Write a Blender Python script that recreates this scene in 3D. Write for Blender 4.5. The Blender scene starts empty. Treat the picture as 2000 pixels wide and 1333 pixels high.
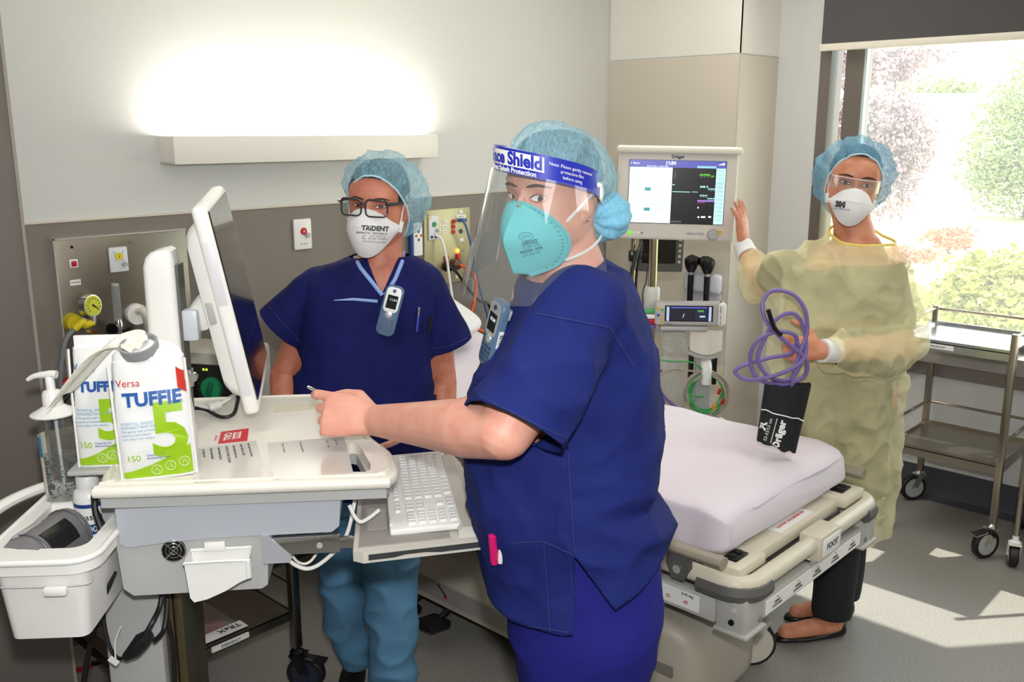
import bpy, bmesh, math, random
from mathutils import Vector, Matrix, noise
from mathutils.bvhtree import BVHTree
random.seed(7)
S = bpy.context.scene
COL = S.collection
V = Vector
PI = math.pi
def R(d): return math.radians(d)

# ------------------------------------------------------------------ camera
FPX, CAMZ = 1820.0, 1.72
PITCH = math.atan((666.5 - 254) / FPX)
YAW = R(43.0)                       # heading measured from the back wall's run (+X)
cam = bpy.data.cameras.new('camera'); camo = bpy.data.objects.new('camera', cam)
COL.objects.link(camo); S.camera = camo
cam.sensor_width = 36.0; cam.lens = 36.0 * FPX / 2000.0; cam.clip_start = 0.02; cam.clip_end = 400
camo.location = (0, 0, CAMZ)
camo.rotation_euler = (PI / 2 - PITCH, 0, YAW - PI / 2)

# ------------------------------------------------------------------ world, sun, lamps, exposure
S.view_settings.view_transform = 'Standard'
S.view_settings.look = 'None'
S.view_settings.gamma = 1.0
S.view_settings.use_curve_mapping = False
S.view_settings.exposure = 0.0
w = bpy.data.worlds.new('sky'); S.world = w; w.use_nodes = True
nt = w.node_tree
bg = nt.nodes['Background']; bg.inputs['Color'].default_value = (0.86, 0.93, 1.0, 1); bg.inputs['Strength'].default_value = 4.5

def lamp(name, kind, loc, energy, color=(1, 1, 1), rot=None, **kw):
    l = bpy.data.lights.new(name, kind); l.energy = energy; l.color = color
    for k, v in kw.items(): setattr(l, k, v)
    o = bpy.data.objects.new(name, l); COL.objects.link(o); o.location = loc
    if rot: o.rotation_euler = rot
    return o
sd = V((-0.60, 0.50, -0.96))         # the way the sunlight travels
so = lamp('sun', 'SUN', (12, 6, 14), 10.5, (1.0, 0.95, 0.86), angle=R(0.6))
so.rotation_euler = sd.to_track_quat('-Z', 'Y').to_euler()
# the photographer's flash, just above the lens
fl = lamp('camera_flash', 'SPOT', (0.02, -0.02, CAMZ + 0.16), 118, (0.97, 0.985, 1.0), spot_size=R(100), spot_blend=0.6, shadow_soft_size=0.035)
fl.rotation_euler = (PI / 2 - PITCH + R(3), 0, YAW - PI / 2)
# unseen ceiling troffers, added to give the closed room its ambient light
TROFF = [(2.3, 0.2), (2.3, -1.6), (0.2, 1.4), (0.2, -0.6), (3.3, 1.9)]
for i, (x, y) in enumerate(TROFF):
    lamp('added_troffer_lamp', 'AREA', (x, y, 2.665), 9.0, (1.0, 0.985, 0.96), shape='RECTANGLE', size=1.1, size_y=0.5)

# ------------------------------------------------------------------ frames
CFM = Matrix.Rotation(YAW - PI / 2, 4, 'Z')      # (right, forward, up) of the photographer, floor level
def L(px, py, d):
    """point (right, forward, up) on the sight line of a pixel, d metres ahead"""
    f = FPX * math.cos(PITCH) - (py - 666.5) * math.sin(PITCH)
    z = -((py - 666.5) * math.cos(PITCH) + FPX * math.sin(PITCH))
    return V(((px - 1000) * d / f, d, CAMZ + z * d / f))
def onY(px, py, y):
    p = CFM @ L(px, py, 1) - V((0, 0, CAMZ)); t = y / p.y
    return V((p.x * t, y, CAMZ + p.z * t))
def onX(px, py, x):
    p = CFM @ L(px, py, 1) - V((0, 0, CAMZ)); t = x / p.x
    return V((x, p.y * t, CAMZ + p.z * t))
def onZ(px, py, z):
    p = L(px, py, 1) - V((0, 0, CAMZ)); t = (z - CAMZ) / p.z
    return V((p.x * t, p.y * t, z))

# ------------------------------------------------------------------ materials
def lin(c):
    return tuple(((v / 255) / 12.92 if v / 255 <= 0.04045 else ((v / 255 + 0.055) / 1.055) ** 2.4) for v in c)
MATS = {}
def mat(name, rgb, rough=0.5, metal=0.0, bump=None, vary=None, alpha=1.0, emit=None, sss=0.0, sheen=0.0, coat=0.0, speck=None, spec=None, aniso=None):
    if name in MATS: return MATS[name]
    m = bpy.data.materials.new(name); m.use_nodes = True
    n = m.node_tree.nodes; lk = m.node_tree.links; p = n['Principled BSDF']
    c = lin(rgb)
    p.inputs['Base Color'].default_value = (*c, 1); p.inputs['Roughness'].default_value = rough
    p.inputs['Metallic'].default_value = metal; p.inputs['Alpha'].default_value = alpha
    if spec is not None: p.inputs['Specular IOR Level'].default_value = spec
    if sss: p.inputs['Subsurface Weight'].default_value = sss; p.inputs['Subsurface Radius'].default_value = (0.02, 0.008, 0.004)
    if sheen: p.inputs['Sheen Weight'].default_value = sheen
    if coat: p.inputs['Coat Weight'].default_value = coat; p.inputs['Coat Roughness'].default_value = 0.15
    if emit: p.inputs['Emission Color'].default_value = (*lin(emit[0]), 1); p.inputs['Emission Strength'].default_value = emit[1]
    tc = n.new('ShaderNodeTexCoord')
    col = None
    if vary:            # (scale, second rgb, factor)
        nz = n.new('ShaderNodeTexNoise'); nz.inputs['Scale'].default_value = vary[0]; nz.inputs['Detail'].default_value = 4
        lk.new(tc.outputs['Object'], nz.inputs['Vector'])
        rp = n.new('ShaderNodeValToRGB'); rp.color_ramp.elements[0].position = 0.35; rp.color_ramp.elements[1].position = 0.7
        rp.color_ramp.elements[0].color = (*c, 1)
        c2 = lin(vary[1]); f = vary[2]
        rp.color_ramp.elements[1].color = tuple(a * (1 - f) + b * f for a, b in zip(c, c2)) + (1,)
        lk.new(nz.outputs['Fac'], rp.inputs['Fac']); col = rp.outputs['Color']
    if speck:           # (scale, rgb, amount) small flecks
        nz = n.new('ShaderNodeTexNoise'); nz.inputs['Scale'].default_value = speck[0]; nz.inputs['Detail'].default_value = 2
        lk.new(tc.outputs['Object'], nz.inputs['Vector'])
        rp = n.new('ShaderNodeValToRGB'); rp.color_ramp.elements[0].position = 0.5 - speck[2]; rp.color_ramp.elements[1].position = 0.5 + speck[2]
        rp.color_ramp.elements[0].color = (*lin(speck[1]), 1); rp.color_ramp.elements[1].color = (*c, 1)
        if col: 
            mx = n.new('ShaderNodeMix'); mx.data_type = 'RGBA'; mx.blend_type = 'MULTIPLY'; mx.inputs[0].default_value = 0.5
            lk.new(rp.outputs['Color'], mx.inputs[6]); lk.new(col, mx.inputs[7]); col = mx.outputs[2]
        else: col = rp.outputs['Color']
        lk.new(nz.outputs['Fac'], rp.inputs['Fac'])
    if col: lk.new(col, p.inputs['Base Color'])
    if bump:            # (scale, strength[, stretch xyz])
        src = tc.outputs['Object']
        if len(bump) > 2:
            mp = n.new('ShaderNodeMapping'); mp.inputs['Scale'].default_value = bump[2]; lk.new(src, mp.inputs['Vector']); src = mp.outputs['Vector']
        nz = n.new('ShaderNodeTexNoise'); nz.inputs['Scale'].default_value = bump[0]; nz.inputs['Detail'].default_value = 5
        lk.new(src, nz.inputs['Vector'])
        bp = n.new('ShaderNodeBump'); bp.inputs['Strength'].default_value = bump[1]; bp.inputs['Distance'].default_value = 0.01
        lk.new(nz.outputs['Fac'], bp.inputs['Height']); lk.new(bp.outputs['Normal'], p.inputs['Normal'])
    MATS[name] = m; return m
def glassy(name, tint=(255, 255, 255), ior=1.45, rough=0.02, body=0.0, bodycol=(255, 255, 255)):
    """thin clear sheet: Fresnel mix of see-through and mirror, with a little milky body"""
    m = bpy.data.materials.new(name); m.use_nodes = True; n = m.node_tree.nodes; lk = m.node_tree.links
    n.remove(n['Principled BSDF']); out = n['Material Output']
    tr = n.new('ShaderNodeBsdfTransparent'); tr.inputs['Color'].default_value = (*lin(tint), 1)
    gl = n.new('ShaderNodeBsdfGlossy'); gl.inputs['Roughness'].default_value = rough
    lw = n.new('ShaderNodeLayerWeight'); lw.inputs['Blend'].default_value = 0.5
    pw_ = n.new('ShaderNodeMath'); pw_.operation = 'POWER'; lk.new(lw.outputs['Facing'], pw_.inputs[0]); pw_.inputs[1].default_value = 4.5
    fr = n.new('ShaderNodeMath'); fr.operation = 'MULTIPLY_ADD'; lk.new(pw_.outputs[0], fr.inputs[0]); fr.inputs[1].default_value = 0.9; fr.inputs[2].default_value = 0.035
    mx = n.new('ShaderNodeMixShader'); lk.new(fr.outputs[0], mx.inputs[0]); lk.new(tr.outputs[0], mx.inputs[1]); lk.new(gl.outputs[0], mx.inputs[2])
    last = mx
    if body:
        df = n.new('ShaderNodeBsdfDiffuse'); df.inputs['Color'].default_value = (*lin(bodycol), 1)
        m2 = n.new('ShaderNodeMixShader'); m2.inputs[0].default_value = body
        lk.new(mx.outputs[0], m2.inputs[1]); lk.new(df.outputs[0], m2.inputs[2]); last = m2
    lk.new(last.outputs[0], out.inputs['Surface'])
    MATS[name] = m; return m

# ------------------------------------------------------------------ mesh builder
def spline(pts, k=8, closed=False):
    pts = [V(p) for p in pts]; n = len(pts); out = []
    for i in range(n if closed else n - 1):
        if closed: a, b, c, d = pts[i - 1], pts[i], pts[(i + 1) % n], pts[(i + 2) % n]
        else: a, b, c, d = pts[max(i - 1, 0)], pts[i], pts[i + 1], pts[min(i + 2, n - 1)]
        for j in range(k):
            t = j / k
            out.append(0.5 * ((2 * b) + (c - a) * t + (2 * a - 5 * b + 4 * c - d) * t * t + (3 * b - a - 3 * c + d) * t ** 3))
    if not closed: out.append(pts[-1])
    return out
def ease(vals, n):
    """resample a list of numbers to n entries"""
    out = []
    for i in range(n):
        t = i * (len(vals) - 1) / max(n - 1, 1); a = int(t); b = min(a + 1, len(vals) - 1); out.append(vals[a] + (vals[b] - vals[a]) * (t - a))
    return out
def rot3(x=0, y=0, z=0):
    return (Matrix.Rotation(R(z), 4, 'Z') @ Matrix.Rotation(R(y), 4, 'Y') @ Matrix.Rotation(R(x), 4, 'X'))
BOXC = {}
class MB:
    def __init__(s, frame=None): s.v = []; s.f = []; s.F = frame
    def add(s, vs, fs, M=None):
        o = len(s.v)
        if M is not None: vs = [M @ V(p) for p in vs]
        if s.F is not None: vs = [s.F @ V(p) for p in vs]
        s.v.extend(vs); s.f.extend([tuple(i + o for i in f) for f in fs]); return s
    def box(s, c, size, rot=None, bev=0.0, seg=2):
        key = (tuple(round(v, 5) for v in size), bev, seg)
        if key not in BOXC:
            bm = bmesh.new(); bmesh.ops.create_cube(bm, size=1)
            for v in bm.verts: v.co = V((v.co.x * size[0], v.co.y * size[1], v.co.z * size[2]))
            if bev: bmesh.ops.bevel(bm, geom=bm.edges[:], offset=min(bev, 0.49 * min(size)), segments=seg, affect='EDGES', profile=0.5)
            bm.verts.ensure_lookup_table()
            BOXC[key] = ([v.co.copy() for v in bm.verts], [[v.index for v in f.verts] for f in bm.faces]); bm.free()
        vs, fs = BOXC[key]
        M = Matrix.Translation(V(c))
        if rot is not None: M = M @ rot
        return s.add(vs, fs, M)
    def bx(s, x0, x1, y0, y1, z0, z1, bev=0.0, seg=2):
        return s.box(((x0 + x1) / 2, (y0 + y1) / 2, (z0 + z1) / 2), (abs(x1 - x0), abs(y1 - y0), abs(z1 - z0)), None, bev, seg)
    def loft(s, rings, cap=True, closed=False):
        n = len(rings[0]); vs = [p for r in rings for p in r]; fs = []
        m = len(rings)
        for i in range(m if closed else m - 1):
            a = i * n; b = ((i + 1) % m) * n
            for j in range(n): fs.append((a + j, a + (j + 1) % n, b + (j + 1) % n, b + j))
        if cap and not closed: fs.append(tuple(range(n - 1, -1, -1))); fs.append(tuple(range((m - 1) * n, m * n)))
        return s.add(vs, fs)
    def tube(s, pts, r, n=8, closed=False, flat=None, upv=None, cap=True):
        pts = [V(p) for p in pts]; m = len(pts)
        rs = r if isinstance(r, (list, tuple)) else [r] * m
        if len(rs) != m: rs = ease(rs, m)
        tan = []
        for i in range(m):
            a = pts[i - 1] if (i > 0 or closed) else pts[0]; b = pts[(i + 1) % m] if (i < m - 1 or closed) else pts[-1]
            t = (b - a); tan.append(t.normalized() if t.length > 1e-9 else V((0, 0, 1)))
        u = upv.copy() if upv is not None else tan[0].orthogonal().normalized()
        rings = []
        for i in range(m):
            if upv is not None: u = upv.copy()
            u = u - tan[i] * u.dot(tan[i])
            u = u.normalized() if u.length > 1e-6 else tan[i].orthogonal().normalized()
            w_ = tan[i].cross(u)
            fl_ = flat or 1.0
            rings.append([pts[i] + (u * math.cos(2 * PI * j / n) * fl_ + w_ * math.sin(2 * PI * j / n)) * rs[i] for j in range(n)])
        return s.loft(rings, cap, closed)
    def cyl(s, p0, p1, r0, r1=None, n=16): return s.tube([p0, p1], [r0, r0 if r1 is None else r1], n)
    def capsule(s, pts, rs, n=14):
        """tapering limb with rounded ends"""
        pts = [V(p) for p in pts]; k = 4
        a = (pts[0] - pts[1]).normalized(); b = (pts[-1] - pts[-2]).normalized()
        P, Q = [], []
        for i in range(k):
            t = PI / 2 * (1 - i / k); P.append(pts[0] + a * rs[0] * math.sin(t)); Q.append(max(rs[0] * math.cos(t), 1e-4))
        P += pts; Q += list(rs)
        for i in range(1, k + 1):
            t = PI / 2 * i / k; P.append(pts[-1] + b * rs[-1] * math.sin(t)); Q.append(max(rs[-1] * math.cos(t), 1e-4))
        return s.tube(P, Q, n)
    def lathe(s, prof, o=(0, 0, 0), axis=(0, 0, 1), n=24, sx=1.0, sy=1.0):
        q = V(axis).normalized().to_track_quat('Z', 'Y').to_matrix()
        rings = [[V(o) + q @ V((r * math.cos(2 * PI * j / n) * sx, r * math.sin(2 * PI * j / n) * sy, z)) for j in range(n)] for r, z in prof]
        return s.loft(rings)
    def ball(s, c, r, n=14, m=9, rot=None):
        if not isinstance(r, (tuple, list, Vector)): r = (r, r, r)
        rings = []
        for i in range(1, m):
            t = PI * i / m
            ring = [V((math.sin(t) * math.cos(2 * PI * j / n) * r[0], math.sin(t) * math.sin(2 * PI * j / n) * r[1], -math.cos(t) * r[2])) for j in range(n)]
            if rot is not None: ring = [rot @ p for p in ring]
            rings.append([V(c) + p for p in ring])
        return s.loft(rings)
    def prism(s, poly, o, ux, uy, ext):
        """polygon poly (in the ux, uy plane from o) pushed along ext"""
        o, ux, uy, ext = V(o), V(ux), V(uy), V(ext); n = len(poly)
        a = [o + ux * p[0] + uy * p[1] for p in poly]; b = [p + ext for p in a]
        return s.add(a + b, [tuple(range(n - 1, -1, -1)), tuple(range(n, 2 * n))] + [(i, (i + 1) % n, n + (i + 1) % n, n + i) for i in range(n)])
    def sheet(s, fn, nu, nv, th=0.0, wrap=False):
        """surface fn(u, v) -> point, u and v in 0..1; th gives it thickness along its normals"""
        P = [[V(fn(i / nu, j / nv)) for j in range(nv + 1)] for i in range(nu + (0 if wrap else 1))]
        nu1 = len(P); idx = lambda i, j: (i % nu1) * (nv + 1) + j
        top = [p for row in P for p in row]; fs = []
        for i in range(nu if wrap else nu1 - 1):
            for j in range(nv): fs.append((idx(i, j), idx(i + 1, j), idx(i + 1, j + 1), idx(i, j + 1)))
        if not th: return s.add(top, fs)
        nrm = []
        for i in range(nu1):
            for j in range(nv + 1):
                a = P[(i + 1) % nu1 if wrap else min(i + 1, nu1 - 1)][j] - P[(i - 1) % nu1 if wrap else max(i - 1, 0)][j]
                b = P[i][min(j + 1, nv)] - P[i][max(j - 1, 0)]
                c = a.cross(b); nrm.append(c.normalized() if c.length > 1e-12 else V((0, 0, 1)))
        N = len(top); bot = [p - q * th for p, q in zip(top, nrm)]
        fs2 = fs + [tuple(i + N for i in reversed(f)) for f in fs]
        def edge(a, b): fs2.append((a, b, b + N, a + N))
        for i in range(nu if wrap else nu1 - 1):
            edge(idx(i + 1, 0), idx(i, 0)); edge(idx(i, nv), idx(i + 1, nv))
        if not wrap:
            for j in range(nv): edge(idx(0, j), idx(0, j + 1)); edge(idx(nu, j + 1), idx(nu, j))
        return s.add(top + bot, fs2)
    def text(s, body, size, o, ux, uy, align='CENTER', ext=0.0004, fn=None, bold=0.0, sp=1.0):
        c = bpy.data.curves.new('t', 'FONT'); c.body = body; c.size = size; c.align_x = align; c.align_y = 'CENTER'
        c.extrude = ext; c.offset = bold; c.resolution_u = 3; c.space_character = sp
        ob = bpy.data.objects.new('t', c); me = ob.to_mesh()
        ux, uy = V(ux).normalized(), V(uy).normalized(); uz = ux.cross(uy); o = V(o)
        vs = [(fn(p.co.x, p.co.y, p.co.z) if fn else o + ux * p.co.x + uy * p.co.y + uz * p.co.z) for p in me.vertices]
        fs = [tuple(q.vertices) for q in me.polygons]
        ob.to_mesh_clear(); bpy.data.objects.remove(ob); bpy.data.curves.remove(c)
        return s.add(vs, fs)
    def mesh(s, name, inv=None, sharp=35, smooth=True):
        me = bpy.data.meshes.new(name)
        vs = s.v if inv is None else [inv @ V(p) for p in s.v]
        me.from_pydata([tuple(p) for p in vs], [], s.f); me.update()
        bm = bmesh.new(); bm.from_mesh(me); bmesh.ops.recalc_face_normals(bm, faces=bm.faces[:]); bm.to_mesh(me); bm.free()
        if smooth:
            me.polygons.foreach_set('use_smooth', [True] * len(me.polygons)); me.set_sharp_from_angle(angle=R(sharp))
        return me
    def build(s, name, m, parent=None, sharp=35, smooth=True, label=None, cat=None, group=None, kind=None):
        if parent is not None: inv = WM[parent.name].inverted(); me = s.mesh(name, inv, sharp, smooth)
        else:
            xs = [p[0] for p in s.v]; ys = [p[1] for p in s.v]; zs = [p[2] for p in s.v]
            b = V(((min(xs) + max(xs)) / 2, (min(ys) + max(ys)) / 2, min(zs)))
            me = s.mesh(name, Matrix.Translation(-b), sharp, smooth)
        o = bpy.data.objects.new(name, me); COL.objects.link(o)
        if m is not None: me.materials.append(m)
        if parent is not None: o.parent = parent; WM[o.name] = WM[parent.name].copy()
        else: o.location = b; WM[o.name] = Matrix.Translation(b)
        tag(o, label, cat, group, kind); return o
WM = {}
def tag(o, label=None, cat=None, group=None, kind=None):
    if label: o['label'] = label
    if cat: o['category'] = cat
    if group: o['group'] = group
    if kind: o['kind'] = kind
    return o
def thing(name, label, cat, M, group=None):
    """an Empty at the thing's base (M: location vector or matrix) that parents its parts"""
    o = bpy.data.objects.new(name, None); COL.objects.link(o); o.empty_display_size = 0.05
    if not isinstance(M, Matrix): M = Matrix.Translation(V(M))
    o.matrix_world = M; o.location = M.to_translation(); o.rotation_euler = M.to_euler()
    WM[o.name] = M.copy(); tag(o, label, cat, group); return o
def struct(mb, name, m, **k): return mb.build(name, m, kind='structure', **k)
def rrect(w_, h_, r, k=5):
    """rounded rectangle polygon"""
    out = []
    for cx, cy, a0 in ((w_ / 2 - r, h_ / 2 - r, 0), (-w_ / 2 + r, h_ / 2 - r, 90), (-w_ / 2 + r, -h_ / 2 + r, 180), (w_ / 2 - r, -h_ / 2 + r, 270)):
        for i in range(k + 1):
            a = R(a0 + 90 * i / k); out.append((cx + r * math.cos(a), cy + r * math.sin(a)))
    return out
def circ(r, n=20, ry=None): return [(r * math.cos(2 * PI * i / n), (ry or r) * math.sin(2 * PI * i / n)) for i in range(n)]
X3, Y3, Z3 = V((1, 0, 0)), V((0, 1, 0)), V((0, 0, 1))
def alongY(n, d): return None

# shared materials
white = mat('white_plastic', (240, 239, 234), 0.35)
offwhite = mat('cream_plastic', (236, 228, 212), 0.4)
grey = mat('grey_plastic', (176, 176, 174), 0.45)
midgrey = mat('mid_grey_plastic', (120, 120, 120), 0.5)
black = mat('black_rubber', (22, 22, 24), 0.5)
blackm = mat('black_plastic', (14, 14, 16), 0.3)
steel = mat('brushed_steel', (178, 170, 158), 0.28, 1.0, bump=(160, 0.03, (1, 12, 1)))
chrome = mat('chrome', (225, 225, 225), 0.12, 1.0)
ink = mat('black_ink', (25, 25, 30), 0.7)
redp = mat('red_plastic', (190, 25, 28), 0.35)
# ================================================================== the room
WY, XC, XW, CE = 3.10, 4.07, 4.44, 2.70          # back wall, column face, window wall, ceiling
XR, YR = -2.0, -2.9                              # walls behind the photographer
COLY = 2.33                                      # column's near edge
wallm = mat('painted_wall', (214, 214, 209), 0.75, bump=(220, 0.05))
panelm = mat('taupe_wall_panel', (128, 119, 110), 0.55, bump=(300, 0.04), vary=(3, (134, 126, 117), 0.6))
columnm = mat('beige_column_panel', (205, 196, 180), 0.6, bump=(260, 0.03))
floorm = mat('speckled_vinyl', (158, 154, 147), 0.5, speck=(230, (122, 118, 113), 0.16), bump=(400, 0.03))
covem = mat('dark_vinyl_cove', (74, 76, 82), 0.5, speck=(300, (58, 60, 66), 0.2))
darkmetal = mat('bronze_window_frame', (112, 104, 96), 0.4, 0.4)
f = MB().bx(XR - .1, XW + .1, YR - .1, WY + .1, -0.1, 0.0); struct(f, 'floor', floorm, smooth=False)
struct(MB().bx(XR - .1, XW + .1, YR - .1, WY + .1, CE, CE + .1), 'ceiling', mat('ceiling_paint', (235, 233, 228), 0.8), smooth=False)
for (x, y), wh_ in zip(TROFF, ('above the foot of the bed', 'nearest the right hand wall', 'above the computer cart', 'behind the photographer', 'above the patient monitor')):  # fittings out of view, added to house the ambient lamps
    t = thing('added_ceiling_light', 'unseen flush white troffer added for ambient light ' + wh_, 'light', (x, y, CE - 0.03), 'added ceiling troffers')
    fr = MB()
    fr.bx(x - .6, x + .6, y - .3, y - .27, CE - .03, CE); fr.bx(x - .6, x + .6, y + .27, y + .3, CE - .03, CE)
    fr.bx(x - .6, x - .57, y - .27, y + .27, CE - .03, CE); fr.bx(x + .57, x + .6, y - .27, y + .27, CE - .03, CE)
    fr.build('frame', white, t); MB().bx(x - .57, x + .57, y - .27, y + .27, CE - .012, CE - .002).build('diffuser', mat('diffuser', (255, 250, 240), 0.6, emit=((255, 246, 232), 1.5)), t)
wb = struct(MB().bx(XR - .1, XW + .1, WY, WY + .12, 0, CE), 'wall_back', wallm, smooth=False)
RAILZ = 1.432
# taupe protection panel and its light capping strip
pb = MB().bx(0.9, XC, WY - 0.006, WY, 0.1, RAILZ); pb.build('wall_panel', panelm, wb, smooth=False)
MB().bx(0.9, XC, WY - 0.010, WY, RAILZ, RAILZ + 0.006).build('cap_strip', mat('pale_strip', (216, 208, 190), 0.5), wb, smooth=False)
# nib wall at the left, clad in the same dark laminate
NX, NY = 0.885, 2.52
wl = struct(MB().bx(XR, NX, NY, WY, 0, CE), 'wall_left', mat('dark_taupe_laminate', (112, 104, 98), 0.5, vary=(4, (102, 95, 90), 0.5)), smooth=False)
MB().box((NX, NY, 1.35), (0.008, 0.008, 2.68)).build('corner_strip', mat('strip_grey', (150, 142, 132), 0.4), wl, smooth=False)
# column between the bay and the window
wc = struct(MB().bx(XC, XW + .1, COLY, WY, 0, CE), 'wall_column', wallm, smooth=False)
JZ = 2.066
cp = MB().bx(XC - 0.006, XC, COLY - 0.006, WY - 0.012, 0.1, JZ); cp.bx(XC - 0.006, XW, COLY - 0.006, COLY, 0.1, JZ); cp.build('column_panel', columnm, wc, smooth=False)
up_ = MB().bx(XC - 0.005, XC, COLY - 0.005, WY - .012, JZ + .008, CE); up_.bx(XC - .005, XW, COLY - .005, COLY, JZ + .008, CE); up_.build('upper_panel', mat('pale_column_panel', (226, 223, 214), 0.7), wc, smooth=False)
# window wall
WY0, WY1, WZ0, WZ1 = -0.4, 2.02, 0.75, 2.45      # opening
ww = MB()
ww.bx(XW, XW + .16, WY1 + .08, COLY + .02, 0, CE); ww.bx(XW, XW + .16, YR, WY0, 0, CE)
ww.bx(XW, XW + .16, WY0, WY1 + .08, 0, WZ0); ww.bx(XW, XW + .16, WY0, WY1 + .08, WZ1, CE)
struct(ww, 'wall_window', mat('grey_white_wall', (208, 208, 206), 0.7, bump=(220, 0.05)), smooth=False)
struct(MB().bx(XR - .1, XR, YR, WY, 0, CE), 'wall_rear', wallm, smooth=False)
struct(MB().bx(XR, XW, YR - .1, YR, 0, CE), 'wall_right', wallm, smooth=False)
# coved vinyl skirting
def cove(pts_dir, name, a, b, n):
    a, b, n = V(a), V(b), V(n)
    prof = [(0.0, 0.15), (0.004, 0.15), (0.006, 0.05), (0.015, 0.02), (0.04, 0.003), (0.05, 0.0), (0.0, 0.0)]
    m = MB(); m.loft([[a + n * p + Z3 * q for p, q in prof], [b + n * p + Z3 * q for p, q in prof]])
    return struct(m, name, covem)
cove(0, 'baseboard_window', (XW, YR, 0), (XW, COLY, 0), (-1, 0, 0))
cove(0, 'baseboard_back', (NX, WY, 0), (XC, WY, 0), (0, -1, 0))
cove(0, 'baseboard_column', (XC, COLY, 0), (XC, WY, 0), (-1, 0, 0))
# window: frame, mullion, pane, inner sill
wn = thing('window_1', None, None, (XW + .08, (WY0 + WY1) / 2, WZ0)); wn['kind'] = 'structure'
m = MB(); FX0, FX1 = XW + .05, XW + .13
m.bx(FX0, FX1, WY0, WY1 + .08, WZ0, WZ0 + .05); m.bx(FX0, FX1, WY0, WY1 + .08, WZ1 - .05, WZ1); m.bx(FX0, FX1, WY0, WY0 + .05, WZ0, WZ1)
m.bx(XW - .002, FX1, WY1 + .03, WY1 + .085, WZ0, WZ1)
m.bx(FX0 - .01, FX1, WY1 - .115, WY1 - .025, WZ0, WZ1)
m.build('window_frame', darkmetal, wn, smooth=False)
MB().bx(FX0 + .03, FX0 + .036, WY1 - .025, WY1 + .03, WZ0 + .05, WZ1 - .05).build('side_pane', glassy('window_glass_side', (250, 253, 252)), wn)
MB().bx(FX0 - .012, FX0 + .02, WY1 - .128, WY1 - .115, WZ0 + .05, WZ1 - .05).build('glazing_bead', mat('pale_bead', (190, 205, 205), 0.4), wn)
MB().bx(FX0 + .03, FX0 + .036, WY0 + .05, WY1 - .115, WZ0 + .05, WZ1 - .05).build('pane', glassy('window_glass', (250, 253, 252)), wn)
def screenmat():
    m = bpy.data.materials.new('insect_mesh'); m.use_nodes = True; n = m.node_tree.nodes; lk = m.node_tree.links; n.remove(n['Principled BSDF'])
    a = n.new('ShaderNodeBsdfTransparent'); t = n.new('ShaderNodeBsdfTranslucent'); t.inputs['Color'].default_value = (.8, .8, .8, 1); mx = n.new('ShaderNodeMixShader'); mx.inputs[0].default_value = 0.055
    lk.new(a.outputs[0], mx.inputs[1]); lk.new(t.outputs[0], mx.inputs[2]); lk.new(mx.outputs[0], n['Material Output'].inputs['Surface']); return m
MB().bx(FX1 - .012, FX1 - .010, WY0 + .05, WY1 - .115, WZ0 + .05, WZ1 - .05).build('insect_screen', screenmat(), wn)
struct(MB().bx(XW - .09, XW + .05, WY0, WY1 + .08, WZ0 - .075, WZ0 - .0, bev=.004), 'trim_1', mat('grey_sill', (158, 152, 146), 0.4))
struct(MB().bx(XW - .03, XW, WY0, WY1 + .08, WZ0 - .15, WZ0 - .075, bev=.003), 'trim_2', mat('sill_apron', (128, 120, 114), 0.5))
# roller blind
bl = thing('roller_blind', 'charcoal roller blind half drawn over the window', 'blind', (XW - .06, (WY0 + WY1) / 2, 2.10))
BX = XW - .045
MB().bx(BX, BX + .003, WY0 - .05, 2.085, 2.115, 2.66).build('fabric', mat('charcoal_blind', (82, 80, 80), 0.85, bump=(900, 0.1)), bl, smooth=False)
MB().bx(BX - .01, BX + .014, WY0 - .05, 2.09, 2.085, 2.118, bev=.004).build('bottom_bar', offwhite, bl)
MB().cyl((BX + .002, WY0 - .05, 2.665), (BX + .002, 2.085, 2.665), 0.024).build('roller', grey, bl)

# ================================================================== outside
grassm = mat('sunlit_lawn', (176, 178, 120), 0.95, vary=(1.5, (205, 190, 150), 0.9), bump=(60, 0.4))
struct(MB().bx(XW + 4.5, 90, -70, 60, -0.75, -0.5), 'ground_lawn', grassm, smooth=False, label='pale sunlit lawn outside the window')
struct(MB().bx(XW + .16, XW + 4.5, -30, 30, -0.75, -0.5), 'ground_path', mat('pale_paving', (205, 196, 180), 0.9, vary=(4, (190, 178, 160), 0.6)), smooth=False, label='pale paved strip outside the window')
GZ = -0.5
def outp(px, py, d): return CFM @ L(px, py, d)
def gnd(px, d): p = outp(px, 300, d); return V((p.x, p.y, GZ))
leafA = mat('garden_leaf_green', (132, 148, 100), 0.7, vary=(2.0, (165, 174, 120), 0.8))
leafB = mat('purple_leaf', (140, 116, 122), 0.7, vary=(3.0, (172, 150, 152), 0.8))
leafC = mat('lime_shrub_leaf', (150, 160, 66), 0.7, vary=(3.0, (190, 180, 90), 0.8))
barkm = mat('grey_bark', (110, 100, 92), 0.9, bump=(30, 0.6))
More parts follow.
